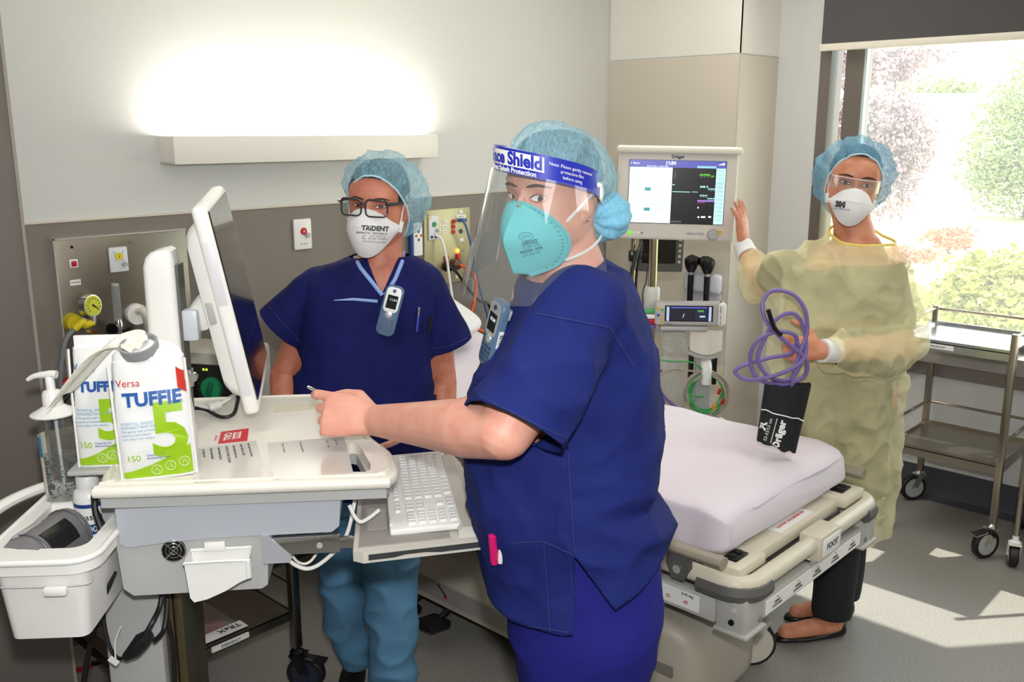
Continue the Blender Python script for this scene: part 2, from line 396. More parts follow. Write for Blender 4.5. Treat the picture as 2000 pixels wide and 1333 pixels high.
def foliage(name, label, base, crown, n, leaf, m, droop=0.0, seed=1, trunk_r=0.12, cat='tree', group=None, blobs=9):
    rnd = random.Random(seed); t = thing(name, label, cat, base, group)
    cx, rad = V(crown[0]), V(crown[1])
    tk = MB(); top = cx - Z3 * rad.z * 0.2
    mid = (V(base) + top) / 2 + V((rnd.uniform(-.1, .1), rnd.uniform(-.1, .1), 0)) * rad.x
    tk.tube(spline([base, mid, top], 6), [trunk_r, trunk_r * .7, trunk_r * .3], 9)
    cs = []
    for k in range(blobs):
        d = V((rnd.gauss(0, 1), rnd.gauss(0, 1), rnd.gauss(0, .9))).normalized() * rnd.uniform(.35, .8)
        c = cx + V((d.x * rad.x, d.y * rad.y, d.z * rad.z)); cs.append((c, rnd.uniform(.3, .5)))
        tk.tube(spline([top * .7 + mid * .3, (top + c) / 2 + Z3 * .1 * rad.z, c], 4), [trunk_r * .35, trunk_r * .1], 6)
    tk.build('trunk', barkm, t)
    vs, fs = [], []
    for i in range(n):
        c, q = cs[i % len(cs)]
        d = V((rnd.gauss(0, 1), rnd.gauss(0, 1), rnd.gauss(0, 1))).normalized() * (rnd.random() ** .4) * q * 1.25
        p = c + V((d.x * rad.x, d.y * rad.y, d.z * rad.z))
        a = V((rnd.gauss(0, 1), rnd.gauss(0, 1), rnd.gauss(0, .6) - droop)).normalized(); b = a.orthogonal().normalized()
        b = Matrix.Rotation(rnd.uniform(0, 6.3), 3, a) @ b
        l_ = leaf * rnd.uniform(.6, 1.2); k = len(vs)
        nrm = a.cross(b) * l_ * 0.12
        vs += [p, p + a * l_ * .5 + b * l_ * .28 + nrm, p + a * l_, p + a * l_ * .5 - b * l_ * .28 + nrm]; fs += [(k, k + 1, k + 2), (k, k + 2, k + 3)]
    mb = MB(); mb.add(vs, fs); o = mb.build('foliage', m, t, smooth=False); o['kind'] = 'stuff'
    return t
foliage('garden_tree', 'large leafy green tree at the right of the window view', gnd(2030, 24), (outp(2045, 265, 24), (2.1, 2.1, 2.1)), 15000, 0.14, leafA, seed=3, trunk_r=.25, blobs=14)
foliage('garden_tree', 'distant rounded green tree above the pale roof', gnd(1850, 48), (outp(1850, 212, 48), (3.0, 3.0, 1.3)), 6000, 0.24, leafA, seed=5, trunk_r=.2)
foliage('weeping_tree', 'purple leaved drooping tree beside the window frame', gnd(1600, 10.5), (outp(1705, 300, 10.5), (.60, .60, .82)), 6500, 0.07, leafB, droop=1.0, seed=8, trunk_r=.09, blobs=12)
foliage('weeping_tree', 'tall purple leafed tree whose high branch hangs below the blind', gnd(1520, 8.0), (outp(1700, 112, 8.0), (.58, .58, .26)), 2600, 0.06, leafB, droop=.8, seed=11, trunk_r=.05)
foliage('lime_shrub', 'lime green shrub outside the sill behind the trolley', gnd(1960, 6.6), (outp(1960, 590, 6.6), (.62, .62, .40)), 4200, 0.07, leafC, seed=12, trunk_r=.03, cat='shrub', blobs=12)
foliage('lime_shrub', 'small yellow green shrub left of the larger lime shrub', gnd(1800, 8.2), (outp(1830, 600, 8.2), (.45, .45, .22)), 1500, 0.07, leafC, seed=13, trunk_r=.02, cat='shrub')
foliage('red_shrub', 'low orange red shrub on the far lawn', gnd(1875, 17), (gnd(1875, 17) + Z3 * .28, (.9, .5, .2)), 900, 0.11, mat('orange_leaf', (196, 120, 90), 0.8), seed=14, trunk_r=.02, cat='shrub')
foliage('red_shrub', 'small reddish bush on the lawn beside the drooping tree', gnd(1790, 15), (gnd(1790, 15) + Z3 * .25, (.5, .4, .16)), 500, 0.10, mat('orange_leaf', (196, 120, 90), 0.8), seed=15, trunk_r=.02, cat='shrub')
# low pale building across the lawn
hb = Matrix.Translation(gnd(1790, 36)) @ Matrix.Rotation(YAW - PI / 2 + R(8), 4, 'Z')
hs = thing('low_building', 'low pale building with a wide light roof across the lawn', 'building', hb)
m = MB(hb); m.bx(-4.5, 4.0, 0, 5, 0, 2.1); m.build('wall', mat('pale_render', (214, 208, 200), 0.9), hs, smooth=False)
m = MB(hb); m.prism([(-5.0, 2.1), (4.5, 2.1), (3.6, 3.55), (-4.2, 3.55)], (0, -.5, 0), (1, 0, 0), (0, 0, 1), (0, 6, 0)); m.build('roof', mat('pale_roof', (226, 222, 216), 0.8), hs, smooth=False)
for x in (-2.6, -0.4, 2.0):
    wi = MB(hb).bx(x - .6, x + .6, -.06, 0, .7, 1.8).build('window', mat('far_window', (120, 118, 122), 0.2), hs, smooth=False)
# pale fence in front of it
fb = Matrix.Translation(gnd(1830, 31)) @ Matrix.Rotation(YAW - PI / 2, 4, 'Z')
fn_ = thing('garden_fence', 'pale panel fence with posts on the far lawn', 'fence', fb)
pm = mat('pale_fence', (206, 208, 210), 0.8)
for i, x in enumerate((-1.9, -.2, 1.0)):
    MB(fb).bx(x - .07, x + .07, -.07, .07, 0, 1.75).build('post', pm, fn_)
for x0, x1 in ((-1.83, -.27), (-.13, .93)): MB(fb).bx(x0, x1, -.02, .02, .25, 1.5).build('panel', pm, fn_)
MB(fb).bx(.35, .8, -.3, -.2, 0, 2.3).build('sign_board', mat('pale_sign', (225, 226, 228), 0.7), fn_)
# ================================================================== fixtures on the back wall
PF = WY - 0.006                                   # face of the wall panel
def plate(mb, x0, x1, z0, z1, t, bev=.004, y=PF): return mb.bx(x0, x1, y - t, y, z0, z1, bev)
def disc(mb, x, z, r, t, y=PF, n=24): return mb.cyl((x, y, z), (x, y - t, z), r, n=n)
# bed-head uplight
bh = thing('wall_light', 'long white box uplight glowing on the wall behind the bed', 'light', (2.15, WY, 1.606))
m = MB(); m.bx(1.555, 2.75, WY - .105, WY - .098, 1.606, 1.70, .002); m.bx(1.555, 2.75, WY - .098, WY, 1.606, 1.614); m.bx(1.555, 1.561, WY - .1, WY, 1.606, 1.70); m.bx(2.744, 2.75, WY - .1, WY, 1.606, 1.70)
m.build('housing', mat('white_enamel', (240, 236, 226), 0.4), bh)
MB().cyl((1.60, WY - .05, 1.65), (2.70, WY - .05, 1.65), .013).build('tube', mat('lit_tube', (255, 250, 238), 0.5, emit=((255, 247, 232), 8)), bh)
lamp('wall_light_lamp', 'AREA', (2.15, WY - .055, 1.69), 13, (1, .97, .91), (R(180 - 14), 0, 0), shape='RECTANGLE', size=1.12, size_y=.07)

# stainless medical services panel at the left
sp = thing('services_panel', 'stainless steel medical gas panel with gauge on the taupe wall', 'panel', (1.40, PF, .72))
MB().bx(1.168, 1.62, PF - .012, PF, .70, 1.378, .003).build('face_plate', mat('satin_steel_plate', (150, 142, 128), 0.32, 1.0, bump=(90, .06, (14, 1, 1))), sp)
SY = PF - .012
e = MB(); e.bx(1.166, 1.171, SY - .003, PF, .70, 1.382); e.bx(1.166, 1.62, SY - .003, PF, 1.377, 1.382); e.build('edge_trim', mat('bright_edge', (215, 212, 205), .35, .5), sp)
def pw(px, py, y=SY): p = onY(px, py, y); return p.x, p.z
for px, py in ((140, 483), (255, 474)):
    x, z = pw(px, py); MB().cyl((x, SY, z), (x, SY - .003, z), .006, .004, 10).build('screw', chrome, sp)
x, z = pw(143, 515); b1 = MB().bx(x - .014, x + .014, SY - .006, SY, z - .014, z + .014, .004).build('button_bezel', white, sp)
MB().bx(x - .009, x + .009, SY - .011, SY - .005, z - .009, z + .009, .003).build('red_button', redp, b1)
x, z = pw(147, 552); lb = MB().bx(x - .017, x + .017, SY - .002, SY, z - .009, z + .009).build('name_label', white, sp)
MB().text('OXYGEN', .007, (x, SY - .0025, z), X3, Z3).build('lettering', ink, lb)
x, z = pw(230, 507); cp_ = MB().bx(x - .032, x + .032, SY - .010, SY, z - .042, z + .042, .006).build('call_plate', mat('pale_call_plate', (222, 224, 226), .4), sp)
MB().cyl((x, SY - .009, z + .012), (x, SY - .014, z + .012), .013).build('call_button', mat('yellow_button', (226, 205, 50), .4), cp_)
for dx, dz in ((-.015, .024), (.015, .024), (-.015, -.004), (.015, -.004)): MB().cyl((x + dx, SY - .01, z + dz + .002), (x + dx, SY - .012, z + dz + .002), .004, n=10).build('indicator', mat('pale_blue_led', (190, 205, 235), .3), cp_)
MB().text('i', .016, (x, SY - .0145, z + .012), X3, Z3).build('lettering', ink, cp_)
MB().cyl((x + .016, SY - .01, z - .016), (x + .016, SY - .02, z - .016), .008, n=12).build('socket', grey, cp_)
# suction gauge with yellow elbow and grey hose
gx, gz = pw(177, 597, SY - .05)
g = thing('suction_gauge', 'round yellow dial suction gauge on the steel panel', 'gauge', (gx, SY, gz - .12))
n_ = V((.35, -.93, .05)).normalized()
gc = V((gx, SY - .055, gz))
MB().tube([gc - n_ * .02, gc + n_ * .008], .036, 28).build('gauge_case', chrome, g)
dl = MB().tube([gc + n_ * .006, gc + n_ * .010], .032, 28).build('dial', mat('yellow_dial', (205, 208, 45), .5), g)
ux = n_.cross(Z3).normalized() * -1; uz = ux.cross(n_).normalized()
if uz.z < 0: uz = -uz
ux = uz.cross(n_) 
tk = MB()
for k in range(11):
    a = R(220 - 26 * k); d = ux * math.cos(a) + uz * math.sin(a); tk.tube([gc + n_ * .0108 + d * .021, gc + n_ * .0108 + d * .027], .0012, 4)
a = R(-35); d = ux * math.cos(a) + uz * math.sin(a); tk.tube([gc + n_ * .012 - d * .006, gc + n_ * .012 + d * .022], [.003, .0008], 5)
tk.build('needle_and_ticks', ink, dl)
m = MB(); m.cyl((gx, SY, gz - .055), (gx, SY - .055, gz - .055), .013); m.tube([gc - uz * .03, V((gx, SY - .055, gz - .055))], .011, 10); m.build('stem', chrome, g)
hx, hz = pw(152, 632, SY - .05)
m = MB(); m.cyl((hx, SY, hz - .002), (hx, SY - .03, hz - .002), .030, .026); m.tube(spline([(gx, SY - .055, gz - .055), (gx - .03, SY - .06, gz - .06), (hx + .01, SY - .065, hz + .005), (hx - .02, SY - .065, hz - .015)], 5), .012, 12); m.build('elbow', mat('yellow_fitting', (222, 200, 30), .45), g)
m = MB(); m.cyl((gx + .012, SY, gz - .10), (gx + .012, SY - .03, gz - .10), .010); m.lathe([(.004, 0), (.010, .004), (.010, .02), (.004, .026)], (gx + .012, SY - .03, gz - .135)); m.build('regulator_knob', mat('brass', (190, 150, 60), .25, 1.0), g)
hose = [V((hx - .02, SY - .065, hz - .015))]
for px, py in ((128, 665), (119, 710), (117, 760), (122, 840), (140, 930), (160, 1010)): q = onY(px, py, SY - .07); hose.append(q)
hose += [V((1.40, 3.03, .25)), V((1.36, 2.95, .02)), V((1.30, 2.75, .012))]
MB().tube(spline(hose, 8), .0085, 10).build('hose', mat('grey_hose', (128, 130, 134), .45), g)
# flowmeter
fx, fz = pw(225, 560, SY - .05)
fm = thing('flowmeter', 'clear oxygen flowmeter tube with black knobs on the steel panel', 'flowmeter', (fx, SY, fz - .17))
MB().lathe([(.012, 0), (.013, .004), (.013, .112), (.009, .118), (.002, .118)], (fx, SY - .05, fz - .115), n=18).build('tube', glassy('clear_acrylic', (238, 242, 240), body=.12), fm)
MB().cyl((fx, SY - .05, fz + .002), (fx, SY - .05, fz + .010), .012).build('tube_cap', grey, fm)
m = MB(); m.lathe([(.014, 0), (.014, .035), (.010, .05)], (fx, SY - .05, fz - .16)); m.cyl((fx, SY, fz - .145), (fx, SY - .05, fz - .145), .012); m.build('valve_body', chrome, fm)
for dx, dz, r in ((-.035, -.135, .020), (.03, -.150, .017)): MB().tube([(fx + dx * .2, SY - .05, fz + dz), (fx + dx, SY - .075, fz + dz)], [.008, r], 14).build('knob', blackm, fm)
MB().lathe([(.011, 0), (.013, .01), (.013, .03), (.009, .035)], (fx, SY - .05, fz - .20)).build('outlet', blackm, fm)
# white suction tube holder
q = onY(272, 615, SY - .03)
th = thing('tube_holder', 'white round tube holder beside the flowmeter', 'holder', (q.x, SY, q.z - .04))
m = MB(); m.cyl((q.x, SY, q.z), (q.x, SY - .02, q.z), .036, n=24); m.build('rose', white, th)
MB().tube(spline([(q.x, SY - .02, q.z + .01), (q.x + .005, SY - .05, q.z + .01), (q.x + .015, SY - .055, q.z - .04), (q.x + .025, SY - .05, q.z - .11)], 6), [.012, .011, .014], 12).build('wand', offwhite, th)
# white wall call plate with red button
x0, z0 = 2.068, 1.262
cl_ = thing('call_button', 'white wall plate with a red call button beside the left nurse', 'call button', (2.109, PF, z0))
MB().bx(x0, x0 + .082, PF - .012, PF, z0, z0 + .12, .006).build('plate', white, cl_)
MB().cyl((x0 + .043, PF - .011, z0 + .072), (x0 + .043, PF - .016, z0 + .072), .014).build('red_button', redp, cl_)
MB().text('A', .014, (x0 + .043, PF - .0165, z0 + .072), X3, Z3).build('lettering', white, cl_)
MB().cyl((x0 + .058, PF - .011, z0 + .056), (x0 + .060, PF - .022, z0 + .056), .010, n=14).build('cancel_switch', grey, cl_)
MB().text('CALL   RESET', .006, (x0 + .042, PF - .0125, z0 + .022), X3, Z3).build('lettering', midgrey, cl_)

# right electrical services panel
ep = thing('outlet_panel', 'champagne metal outlet panel with red sockets above the bed head', 'panel', (2.88, PF, 1.037))
MB().bx(2.738, 3.022, PF - .012, PF, 1.037, 1.375, .003).build('face_plate', mat('champagne_plate', (190, 182, 142), .42, .55, bump=(90, .04, (12, 1, 1))), ep)
def pe(px, py): p = onY(px, py, SY); return p.x, p.z
x, z = pe(845, 445); c2 = MB().bx(x - .03, x + .03, SY - .010, SY, z - .054, z + .054, .005).build('call_plate', mat('pale_call_plate', (222, 224, 226), .4), ep)
MB().cyl((x, SY - .009, z + .015), (x, SY - .014, z + .015), .012).build('green_button', mat('green_button', (20, 140, 75), .35), c2)
MB().cyl((x + .014, SY - .01, z - .012), (x + .018, SY - .02, z - .012), .007, n=12).build('socket', grey, c2)
MB().bx(x - .022, x - .008, SY - .011, SY - .009, z - .046, z - .034).build('port', blackm, c2); MB().bx(x + .002, x + .016, SY - .011, SY - .009, z - .046, z - .03).build('port', blackm, c2)
MB().add([(x - .028, SY - .0105, z + .05), (x - .012, SY - .0105, z + .05), (x - .028, SY - .0105, z + .034)], [(0, 1, 2)]).build('corner_mark', mat('yellow_button', (226, 205, 50), .4), c2)
for i, py in enumerate((433, 443, 453)):
    x, z = pe(868, py); t_ = MB().bx(x - .014, x + .014, SY - .003, SY, z - .008, z + .008, .001).build('name_label', white, ep)
    MB().text(('SW 1', 'SW 2', 'SW 3')[i], .007, (x, SY - .0035, z), X3, Z3).build('lettering', midgrey, t_)
    x, z = pe(885, py); MB().cyl((x, SY, z), (x, SY - .006, z), .010, n=16).build('red_indicator', redp, ep)
for px, py, w_ in ((900, 414, .012), (900, 423, .03), (901, 469, .013), (893, 540, .012)):
    x, z = pe(px, py); t_ = MB().bx(x - w_, x + w_, SY - .003, SY, z - .008, z + .008, .001).build('name_label', white, ep)
    if w_ > .02: MB().text('DATA 24', .007, (x, SY - .0035, z), X3, Z3).build('lettering', midgrey, t_)
x, z = pe(900, 452); MB().cyl((x, SY, z), (x, SY - .003, z), .011, n=16).build('socket', blackm, ep)
x, z = pe(893, 490); MB().lathe([(.010, 0), (.010, .006), (.004, .011)], (x, SY, z), (0, -1, 0), 14).build('indicator_lamp', mat('lit_orange', (255, 140, 40), .3, emit=((255, 130, 40), 4)), ep)
for px, py in ((893, 503), (870, 507)):
    x, z = pe(px, py); MB().bx(x - .010, x + .010, SY - .012, SY, z - .017, z + .017, .003).build('red_rocker', redp, ep)
for px, py in ((836, 420), (905, 490), (905, 535)): x, z = pe(px, py); MB().cyl((x, SY, z), (x, SY - .002, z), .004, n=8).build('screw', midgrey, ep)
# cords plugged into it
def cord(name, label, pix, r, m, plug=None, tail=()):
    """pix: (px, py, distance in front of the wall)"""
    pts = [onY(px, py, SY - dy) for px, py, dy in pix] + [V(t) for t in tail]
    t = thing(name, label, 'cord', pts[0])
    MB().tube(spline(pts, 8), r, 10).build('cable', m, t)
    if plug:
        d = (pts[1] - pts[0]).normalized(); plug(t, V((pts[0].x, SY, pts[0].z)), d)
    return t
def plug_round(mm, r=.026, l=.05):
    def fn(t, p, d):
        MB().lathe([(r * .8, 0), (r, .01), (r, l * .6), (r * .45, l)], p, (0.2, -1, -.1), 18).build('plug', mm, t)
    return fn
def plug_rj(t, p, d): MB().box(p + V((.012, -.02, 0)), (.028, .03, .014), None, .002).build('plug', mat('blue_plug', (45, 95, 160), .4), t)
cord('orange_power_lead', 'orange power cord plugged into the outlet panel', [(897, 517, .045), (915, 527, .06), (930, 550, .07), (926, 590, .08), (920, 620, .08), (928, 642, .08), (948, 655, .08)], .0075, mat('orange_cable', (225, 95, 35), .45), plug_round(mat('brown_clear_plug', (92, 64, 52), .3)), tail=[(3.02, 2.98, .62), (2.95, 2.96, .35)])
cord('black_power_lead', 'black power cord plugged into the outlet panel', [(879, 522, .04), (893, 534, .06), (915, 565, .06), (936, 588, .06), (958, 605, .06)], .0065, black, plug_round(blackm, .022), tail=[(3.09, 2.99, .60), (3.0, 2.96, .32)])
cord('blue_data_lead', 'blue data cord hanging from the outlet panel', [(903, 431, .03), (911, 445, .045), (922, 490, .04), (936, 560, .03), (952, 620, .03)], .005, mat('blue_cable', (60, 105, 165), .4), plug_rj, tail=[(3.14, 3.04, .6), (3.12, 3.02, .3)])
cord('white_handset_lead', 'white cord plugged into the call plate of the outlet panel', [(850, 459, .012), (862, 468, .03), (871, 500, .05), (876, 530, .06)], .006, white, None, tail=[(2.83, 2.99, .8), (2.7, 2.97, .66)])
# hand control hung on the wall behind the left nurse
q0 = onY(808, 460, PF)
hc = thing('hand_control', 'white and blue bed hand control hanging behind the left nurse', 'remote', (q0.x, PF, q0.z - .09))
MB().bx(q0.x - .035, q0.x + .03, PF - .022, PF, q0.z - .09, q0.z + .06, .008).build('back_shell', mat('blue_shell', (40, 75, 150), .4), hc)
MB().bx(q0.x - .022, q0.x + .03, PF - .026, PF - .018, q0.z - .088, q0.z + .058, .004).build('face', white, hc)
for dx, dz, mm in ((0, .018, 'blue_key'), (0, -.018, 'blue_key'), (-.014, 0, 'orange_key'), (.014, 0, 'orange_key')):
    MB().lathe([(.008, 0), (.006, .003)], (q0.x + .006 + dx, PF - .026, q0.z + dz), (0, -1, 0), 4).build('key', mat(mm, (60, 80, 160) if 'blue' in mm else (190, 110, 60), .4), hc)

# ================================================================== casters, trolleys
def caster(t, p, r, w_, ang, M=None, fork=chrome, hubm=grey, tyre=black, brake=False, hubk=.74):
    """swivel caster whose stem is at p=(x, y, z top), wheel of radius r on the floor"""
    x, y, z = p; a = R(ang); d = V((math.cos(a), math.sin(a), 0)); s_ = V((-d.y, d.x, 0))
    wc_ = V((x, y, r)) + d * r * .45
    m = MB(M); m.cyl((x, y, z), (x, y, 2 * r + .008), .012); m.lathe([(.020, 0), (.022, .012), (.012, .02)], (x, y, 2 * r + .002))
    for k in (-1, 1):
        o = s_ * k * (w_ / 2 + .004)
        m.prism([(-.018, 0), (.018, 0), (r * .45 + .016, -r - .004), (r * .45 - .012, -r - .004)], V((x, y, 2 * r + .006)) + o - s_ * .0015, d, Z3, s_ * .003)
    m.prism([(-.02, -w_ / 2 - .005), (r * .5, -w_ / 2 - .005), (r * .5, w_ / 2 + .005), (-.02, w_ / 2 + .005)], (x, y, 2 * r + .001), d, s_, Z3 * .006)
    if brake: m.prism([(0, -.018), (r * 1.5, -.022), (r * 1.55, .022), (0, .018)], V((x, y, 2 * r - .004)), d + Z3 * -.15, s_, Z3 * .004)
    c = m.build('caster', fork, t)
    prof = [(r - .006, -w_ / 2), (r, -w_ / 2 + .005), (r, w_ / 2 - .005), (r - .006, w_ / 2), (r * hubk, w_ / 2), (r * hubk, -w_ / 2)]
    m = MB(M); n = 28
    m.loft([[wc_ + (d * math.cos(2 * PI * j / n) + Z3 * math.sin(2 * PI * j / n)) * q + s_ * h for j in range(n)] for q, h in prof], closed=True)
    wh = m.build('wheel', tyre, c)
    m = MB(M); m.tube([wc_ - s_ * w_ * .42, wc_ + s_ * w_ * .42], r * (hubk + .005), 24); m.tube([wc_ - s_ * (w_ / 2 + .006), wc_ + s_ * (w_ / 2 + .006)], .008, 10); m.build('hub', hubm, c)
    return c
def shelf(t, x0, x1, y0, y1, z, name='shelf', m=steel, lip=.012, depth=.035):
    a = MB(); a.bx(x0, x1, y0, y1, z - .004, z)
    for q in ((x0, x1, y0, y0 + .004), (x0, x1, y1 - .004, y1), (x0, x0 + .004, y0, y1), (x1 - .004, x1, y0, y1)): a.bx(*q, z - depth, z + lip)
    return a.build(name, m, t, smooth=False)
darksteel = mat('stainless_tube', (160, 150, 136), .3, 1.0, bump=(120, .03))
def steel_trolley(label, x0, x1, y0, y1, zt, zl, group, angs, rails=True, ext=.09):
    t = thing('instrument_trolley', label, 'trolley', ((x0 + x1) / 2, (y0 + y1) / 2, 0), group)
    for i, (x, y) in enumerate(((x0, y0), (x1, y0), (x0, y1), (x1, y1))):
        MB().bx(x - .013, x + .013, y - .013, y + .013, .14, zt + ext, .002).build('leg', darksteel, t)
        caster(t, (x, y, .15), .0625, .028, angs[i], brake=(i == 0))
    shelf(t, x0 + .004, x1 - .004, y0 + .004, y1 - .004, zt, m=mat('bright_steel_top', (205, 206, 210), .2, 1.0)); shelf(t, x0 + .004, x1 - .004, y0 + .004, y1 - .004, zl)
    for z in ((zt + ext - .012, zl + .10) if rails else ()):
        MB().cyl((x1, y0, z), (x1, y1, z), .006, n=10).build('guard_rail', darksteel, t)
        for y in (y0, y1): MB().cyl((x0, y, z), (x1, y, z), .006, n=10).build('guard_rail', darksteel, t)
    return t
tr1 = steel_trolley('two tier stainless instrument trolley below the window', 3.945, 4.37, .985, 1.43, .86, .39, 'stainless trolleys by the window', (150, 200, 30, 140), ext=.08)
lb = MB().bx(3.945 - .0135 + .016, 3.945 + .0045, 1.21, 1.34, .835, .855).build('shelf_label', white, tr1)
MB().text('RESUS TROLLEY', .009, (3.9463, 1.275, .845), (0, -1, 0), Z3).build('lettering', ink, lb)
# second stand at the right edge of the picture
t2 = thing('instrument_trolley', 'stainless trolley with a white caster at the right edge', 'trolley', (4.15, .7, 0), 'stainless trolleys by the window')
for i, (x, y, a) in enumerate(((3.90, .885, 20), (4.3, .885, 60), (3.90, .43, 10), (4.3, .43, 80))):
    MB().cyl((x, y, .12), (x, y, .92), .011, n=14).build('leg', darksteel, t2)
    caster(t2, (x, y, .14), .05, .036, a, fork=white, hubm=offwhite)
shelf(t2, 3.90, 4.3, .44, .875, .36); shelf(t2, 3.90, 4.3, .44, .875, .84, m=mat('bright_steel_top', (205, 206, 210), .2, 1.0))
# trolley behind the computer cart
tb = thing('equipment_trolley', 'dark steel trolley behind the computer cart carrying the defibrillator', 'trolley', (1.2, 2.54, 0))
for i, (x, y, a) in enumerate(((.94, 2.28, 200), (1.46, 2.28, -55), (.94, 2.80, 100), (1.46, 2.80, 60))):
    MB().bx(x - .014, x + .014, y - .014, y + .014, .15, .83, .002).build('leg', darksteel, tb)
    caster(tb, (x, y, .16), .06, .034, a, brake=(i == 1), fork=blackm if i == 1 else chrome, hubm=mat('navy_hub', (38, 42, 62), .3))
shelf(tb, .945, 1.455, 2.285, 2.795, .27, m=mat('dull_steel', (128, 120, 108), .35, 1.0), lip=.004, depth=.03); shelf(tb, .93, 1.47, 2.27, 2.81, .835)
MB().cyl((1.46, 2.28, .36), (1.46, 2.80, .36), .006, n=10).build('guard_rail', darksteel, tb)
lb = MB().bx(1.18, 1.30, 2.279, 2.285, .250, .266).build('shelf_label', white, tb); MB().text('EMERGENCY', .011, (1.24, 2.2785, .258), X3, Z3).build('lettering', ink, lb)
# sealed pack on its shelf
pk = thing('sterile_pack', 'clear sealed pack with a red and white band on the low shelf', 'package', (1.2, 2.45, .27))
def puff(x0, x1, y0, y1, z, h, seed):
    def fn(u, v):
        e = (math.sin(PI * u) * math.sin(PI * v)) ** .5
        return (x0 + (x1 - x0) * u, y0 + (y1 - y0) * v, z + .002 + h * e * (0.7 + .5 * noise.noise(V((u * 4, v * 4, seed)))))
    return fn
MB().sheet(puff(.98, 1.30, 2.34, 2.62, .27, .05, 2), 24, 20).build('film', glassy('clear_film', (225, 222, 220), body=.28, bodycol=(170, 160, 155), rough=.08), pk)
MB().sheet(puff(.99, 1.31, 2.30, 2.345, .274, .004, 5), 10, 3, .002).build('white_flap', white, pk)
MB().sheet(puff(.99, 1.27, 2.345, 2.40, .275, .012, 5), 14, 4, .002).build('red_band', mat('dark_red_print', (140, 24, 30), .5), pk)
MB().text('TReX', .03, (1.26, 2.322, .2795), (-1, 0, 0), (0, -1, 0)).build('lettering', ink, pk)
lbl = MB().sheet(puff(1.10, 1.20, 2.47, 2.54, .315, .004, 7), 4, 4, .001).build('white_tag', white, pk); MB().text('xaii', .03, (1.15, 2.50, .3225), X3, Y3).build('lettering', ink, lbl)
cl2 = thing('clamp', 'small black clamp with a brass pin on the low shelf', 'clamp', (1.36, 2.66, .27))
m = MB(); m.box((1.36, 2.66, .293), (.09, .035, .045), rot3(0, 0, 30), .008); m.build('body', blackm, cl2); MB().cyl((1.37, 2.63, .285), (1.42, 2.58, .279), .008).build('pin', mat('brass', (190, 150, 60), .25, 1.0), cl2)
# ================================================================== bed
BX0, BX1, BY0, BY1 = 1.965, 2.775, 1.03, 3.04
bedroot = thing('hospital_bed', 'pale grey hospital trolley bed with cream rails and white sheet', 'bed', ((BX0 + BX1) / 2, (BY0 + BY1) / 2, 0))
bedgrey = mat('bed_grey_enamel', (184, 182, 174), .4, bump=(300, .02)); bedcream = mat('bed_cream', (212, 204, 184), .4); beddark = mat('bed_bumper', (92, 90, 86), .55)
beige = mat('bed_base_cover', (178, 170, 154), .45, bump=(350, .04)); rail_m = mat('taupe_rail', (150, 140, 124), .45)
# rounded bumper rail round the frame
def ringpath(x0, x1, y0, y1, z, r, k=5):
    pts = []
    for cx, cy, a0 in ((x0 + r, y0 + r, 180), (x1 - r, y0 + r, 270), (x1 - r, y1 - r, 0), (x0 + r, y1 - r, 90)):
        for i in range(k + 1): a = R(a0 + 90 * i / k); pts.append(V((cx + r * math.cos(a), cy + r * math.sin(a), z)))
    return pts
m = MB(); m.tube(ringpath(BX0 + .006, BX1 - .006, BY0 + .006, BY1, .590, .06), .024, 14, closed=True, upv=Z3); m.build('bumper_rail', bedcream, bedroot, sharp=60)
m = MB(); m.bx(BX0 + .06, BX1 - .06, BY0 + .055, BY0 + .13, .585, .622, .006); m.build('foot_cross_member', bedcream, bedroot)
for sx, xa in ((-1, BX0), (1, BX1)):
    # corner post, dark bumper, control block
    x0, x1 = (xa, xa + .10) if sx < 0 else (xa - .10, xa)
    p = MB(); p.bx(x0, x1, BY0 - .004, BY0 + .085, .462, .568, .010); p.bx(x0 - .006 if sx < 0 else x0, x1 if sx < 0 else x1 + .006, BY0 - .012, BY0 + .085, .456, .466, .003); post = p.build('corner_post', bedgrey, bedroot)
    for dz in (.548, .527): MB().cyl((xa - .003 * -sx * -1 if False else xa, BY0 + .03, dz), (xa + sx * .004, BY0 + .03, dz), .007, n=14).build('bolt', mat('bed_bolt', (205, 202, 195), .35), post)
    MB().cyl((xa, BY0 + .035, .492), (xa + sx * .005, BY0 + .035, .492), .008, n=14).build('socket', blackm, post)
    MB().cyl((xa - sx * .075, BY0 - .004, .485), (xa - sx * .075, BY0 - .008, .485), .008, n=14).build('bolt', midgrey, post)
    c = MB(); path = []
    for i in range(9):
        a = R(180 + 90 * i / 8) if sx < 0 else R(360 - 90 * i / 8)
        cx = xa - sx * .062; path.append(V((cx + .07 * math.cos(a), BY0 + .062 + .07 * math.sin(a), .572)))
    path = [path[0] + V((0, .07, 0))] + path + [path[-1] + V((-sx * .04, 0, 0))]
    c.tube(path, .019, 8, upv=Z3, flat=1.3); c.build('corner_bumper', beddark, bedroot)
    b_ = MB(); b_.bx(xa - sx * .02, xa - sx * .16, BY0 + .03, BY0 + .14, .598, .630, .008); blk = b_.build('control_block', bedcream, bedroot)
    kx = xa - sx * .085
    MB().bx(kx - .033, kx + .033, BY0 + .06, BY0 + .10, .628, .636, .003).build('switch_pad', blackm, blk)
    for dx in (-.015, .015): MB().cyl((kx + dx, BY0 + .08, .635), (kx + dx, BY0 + .08, .640), .010, n=14).build('switch_button', black, blk)
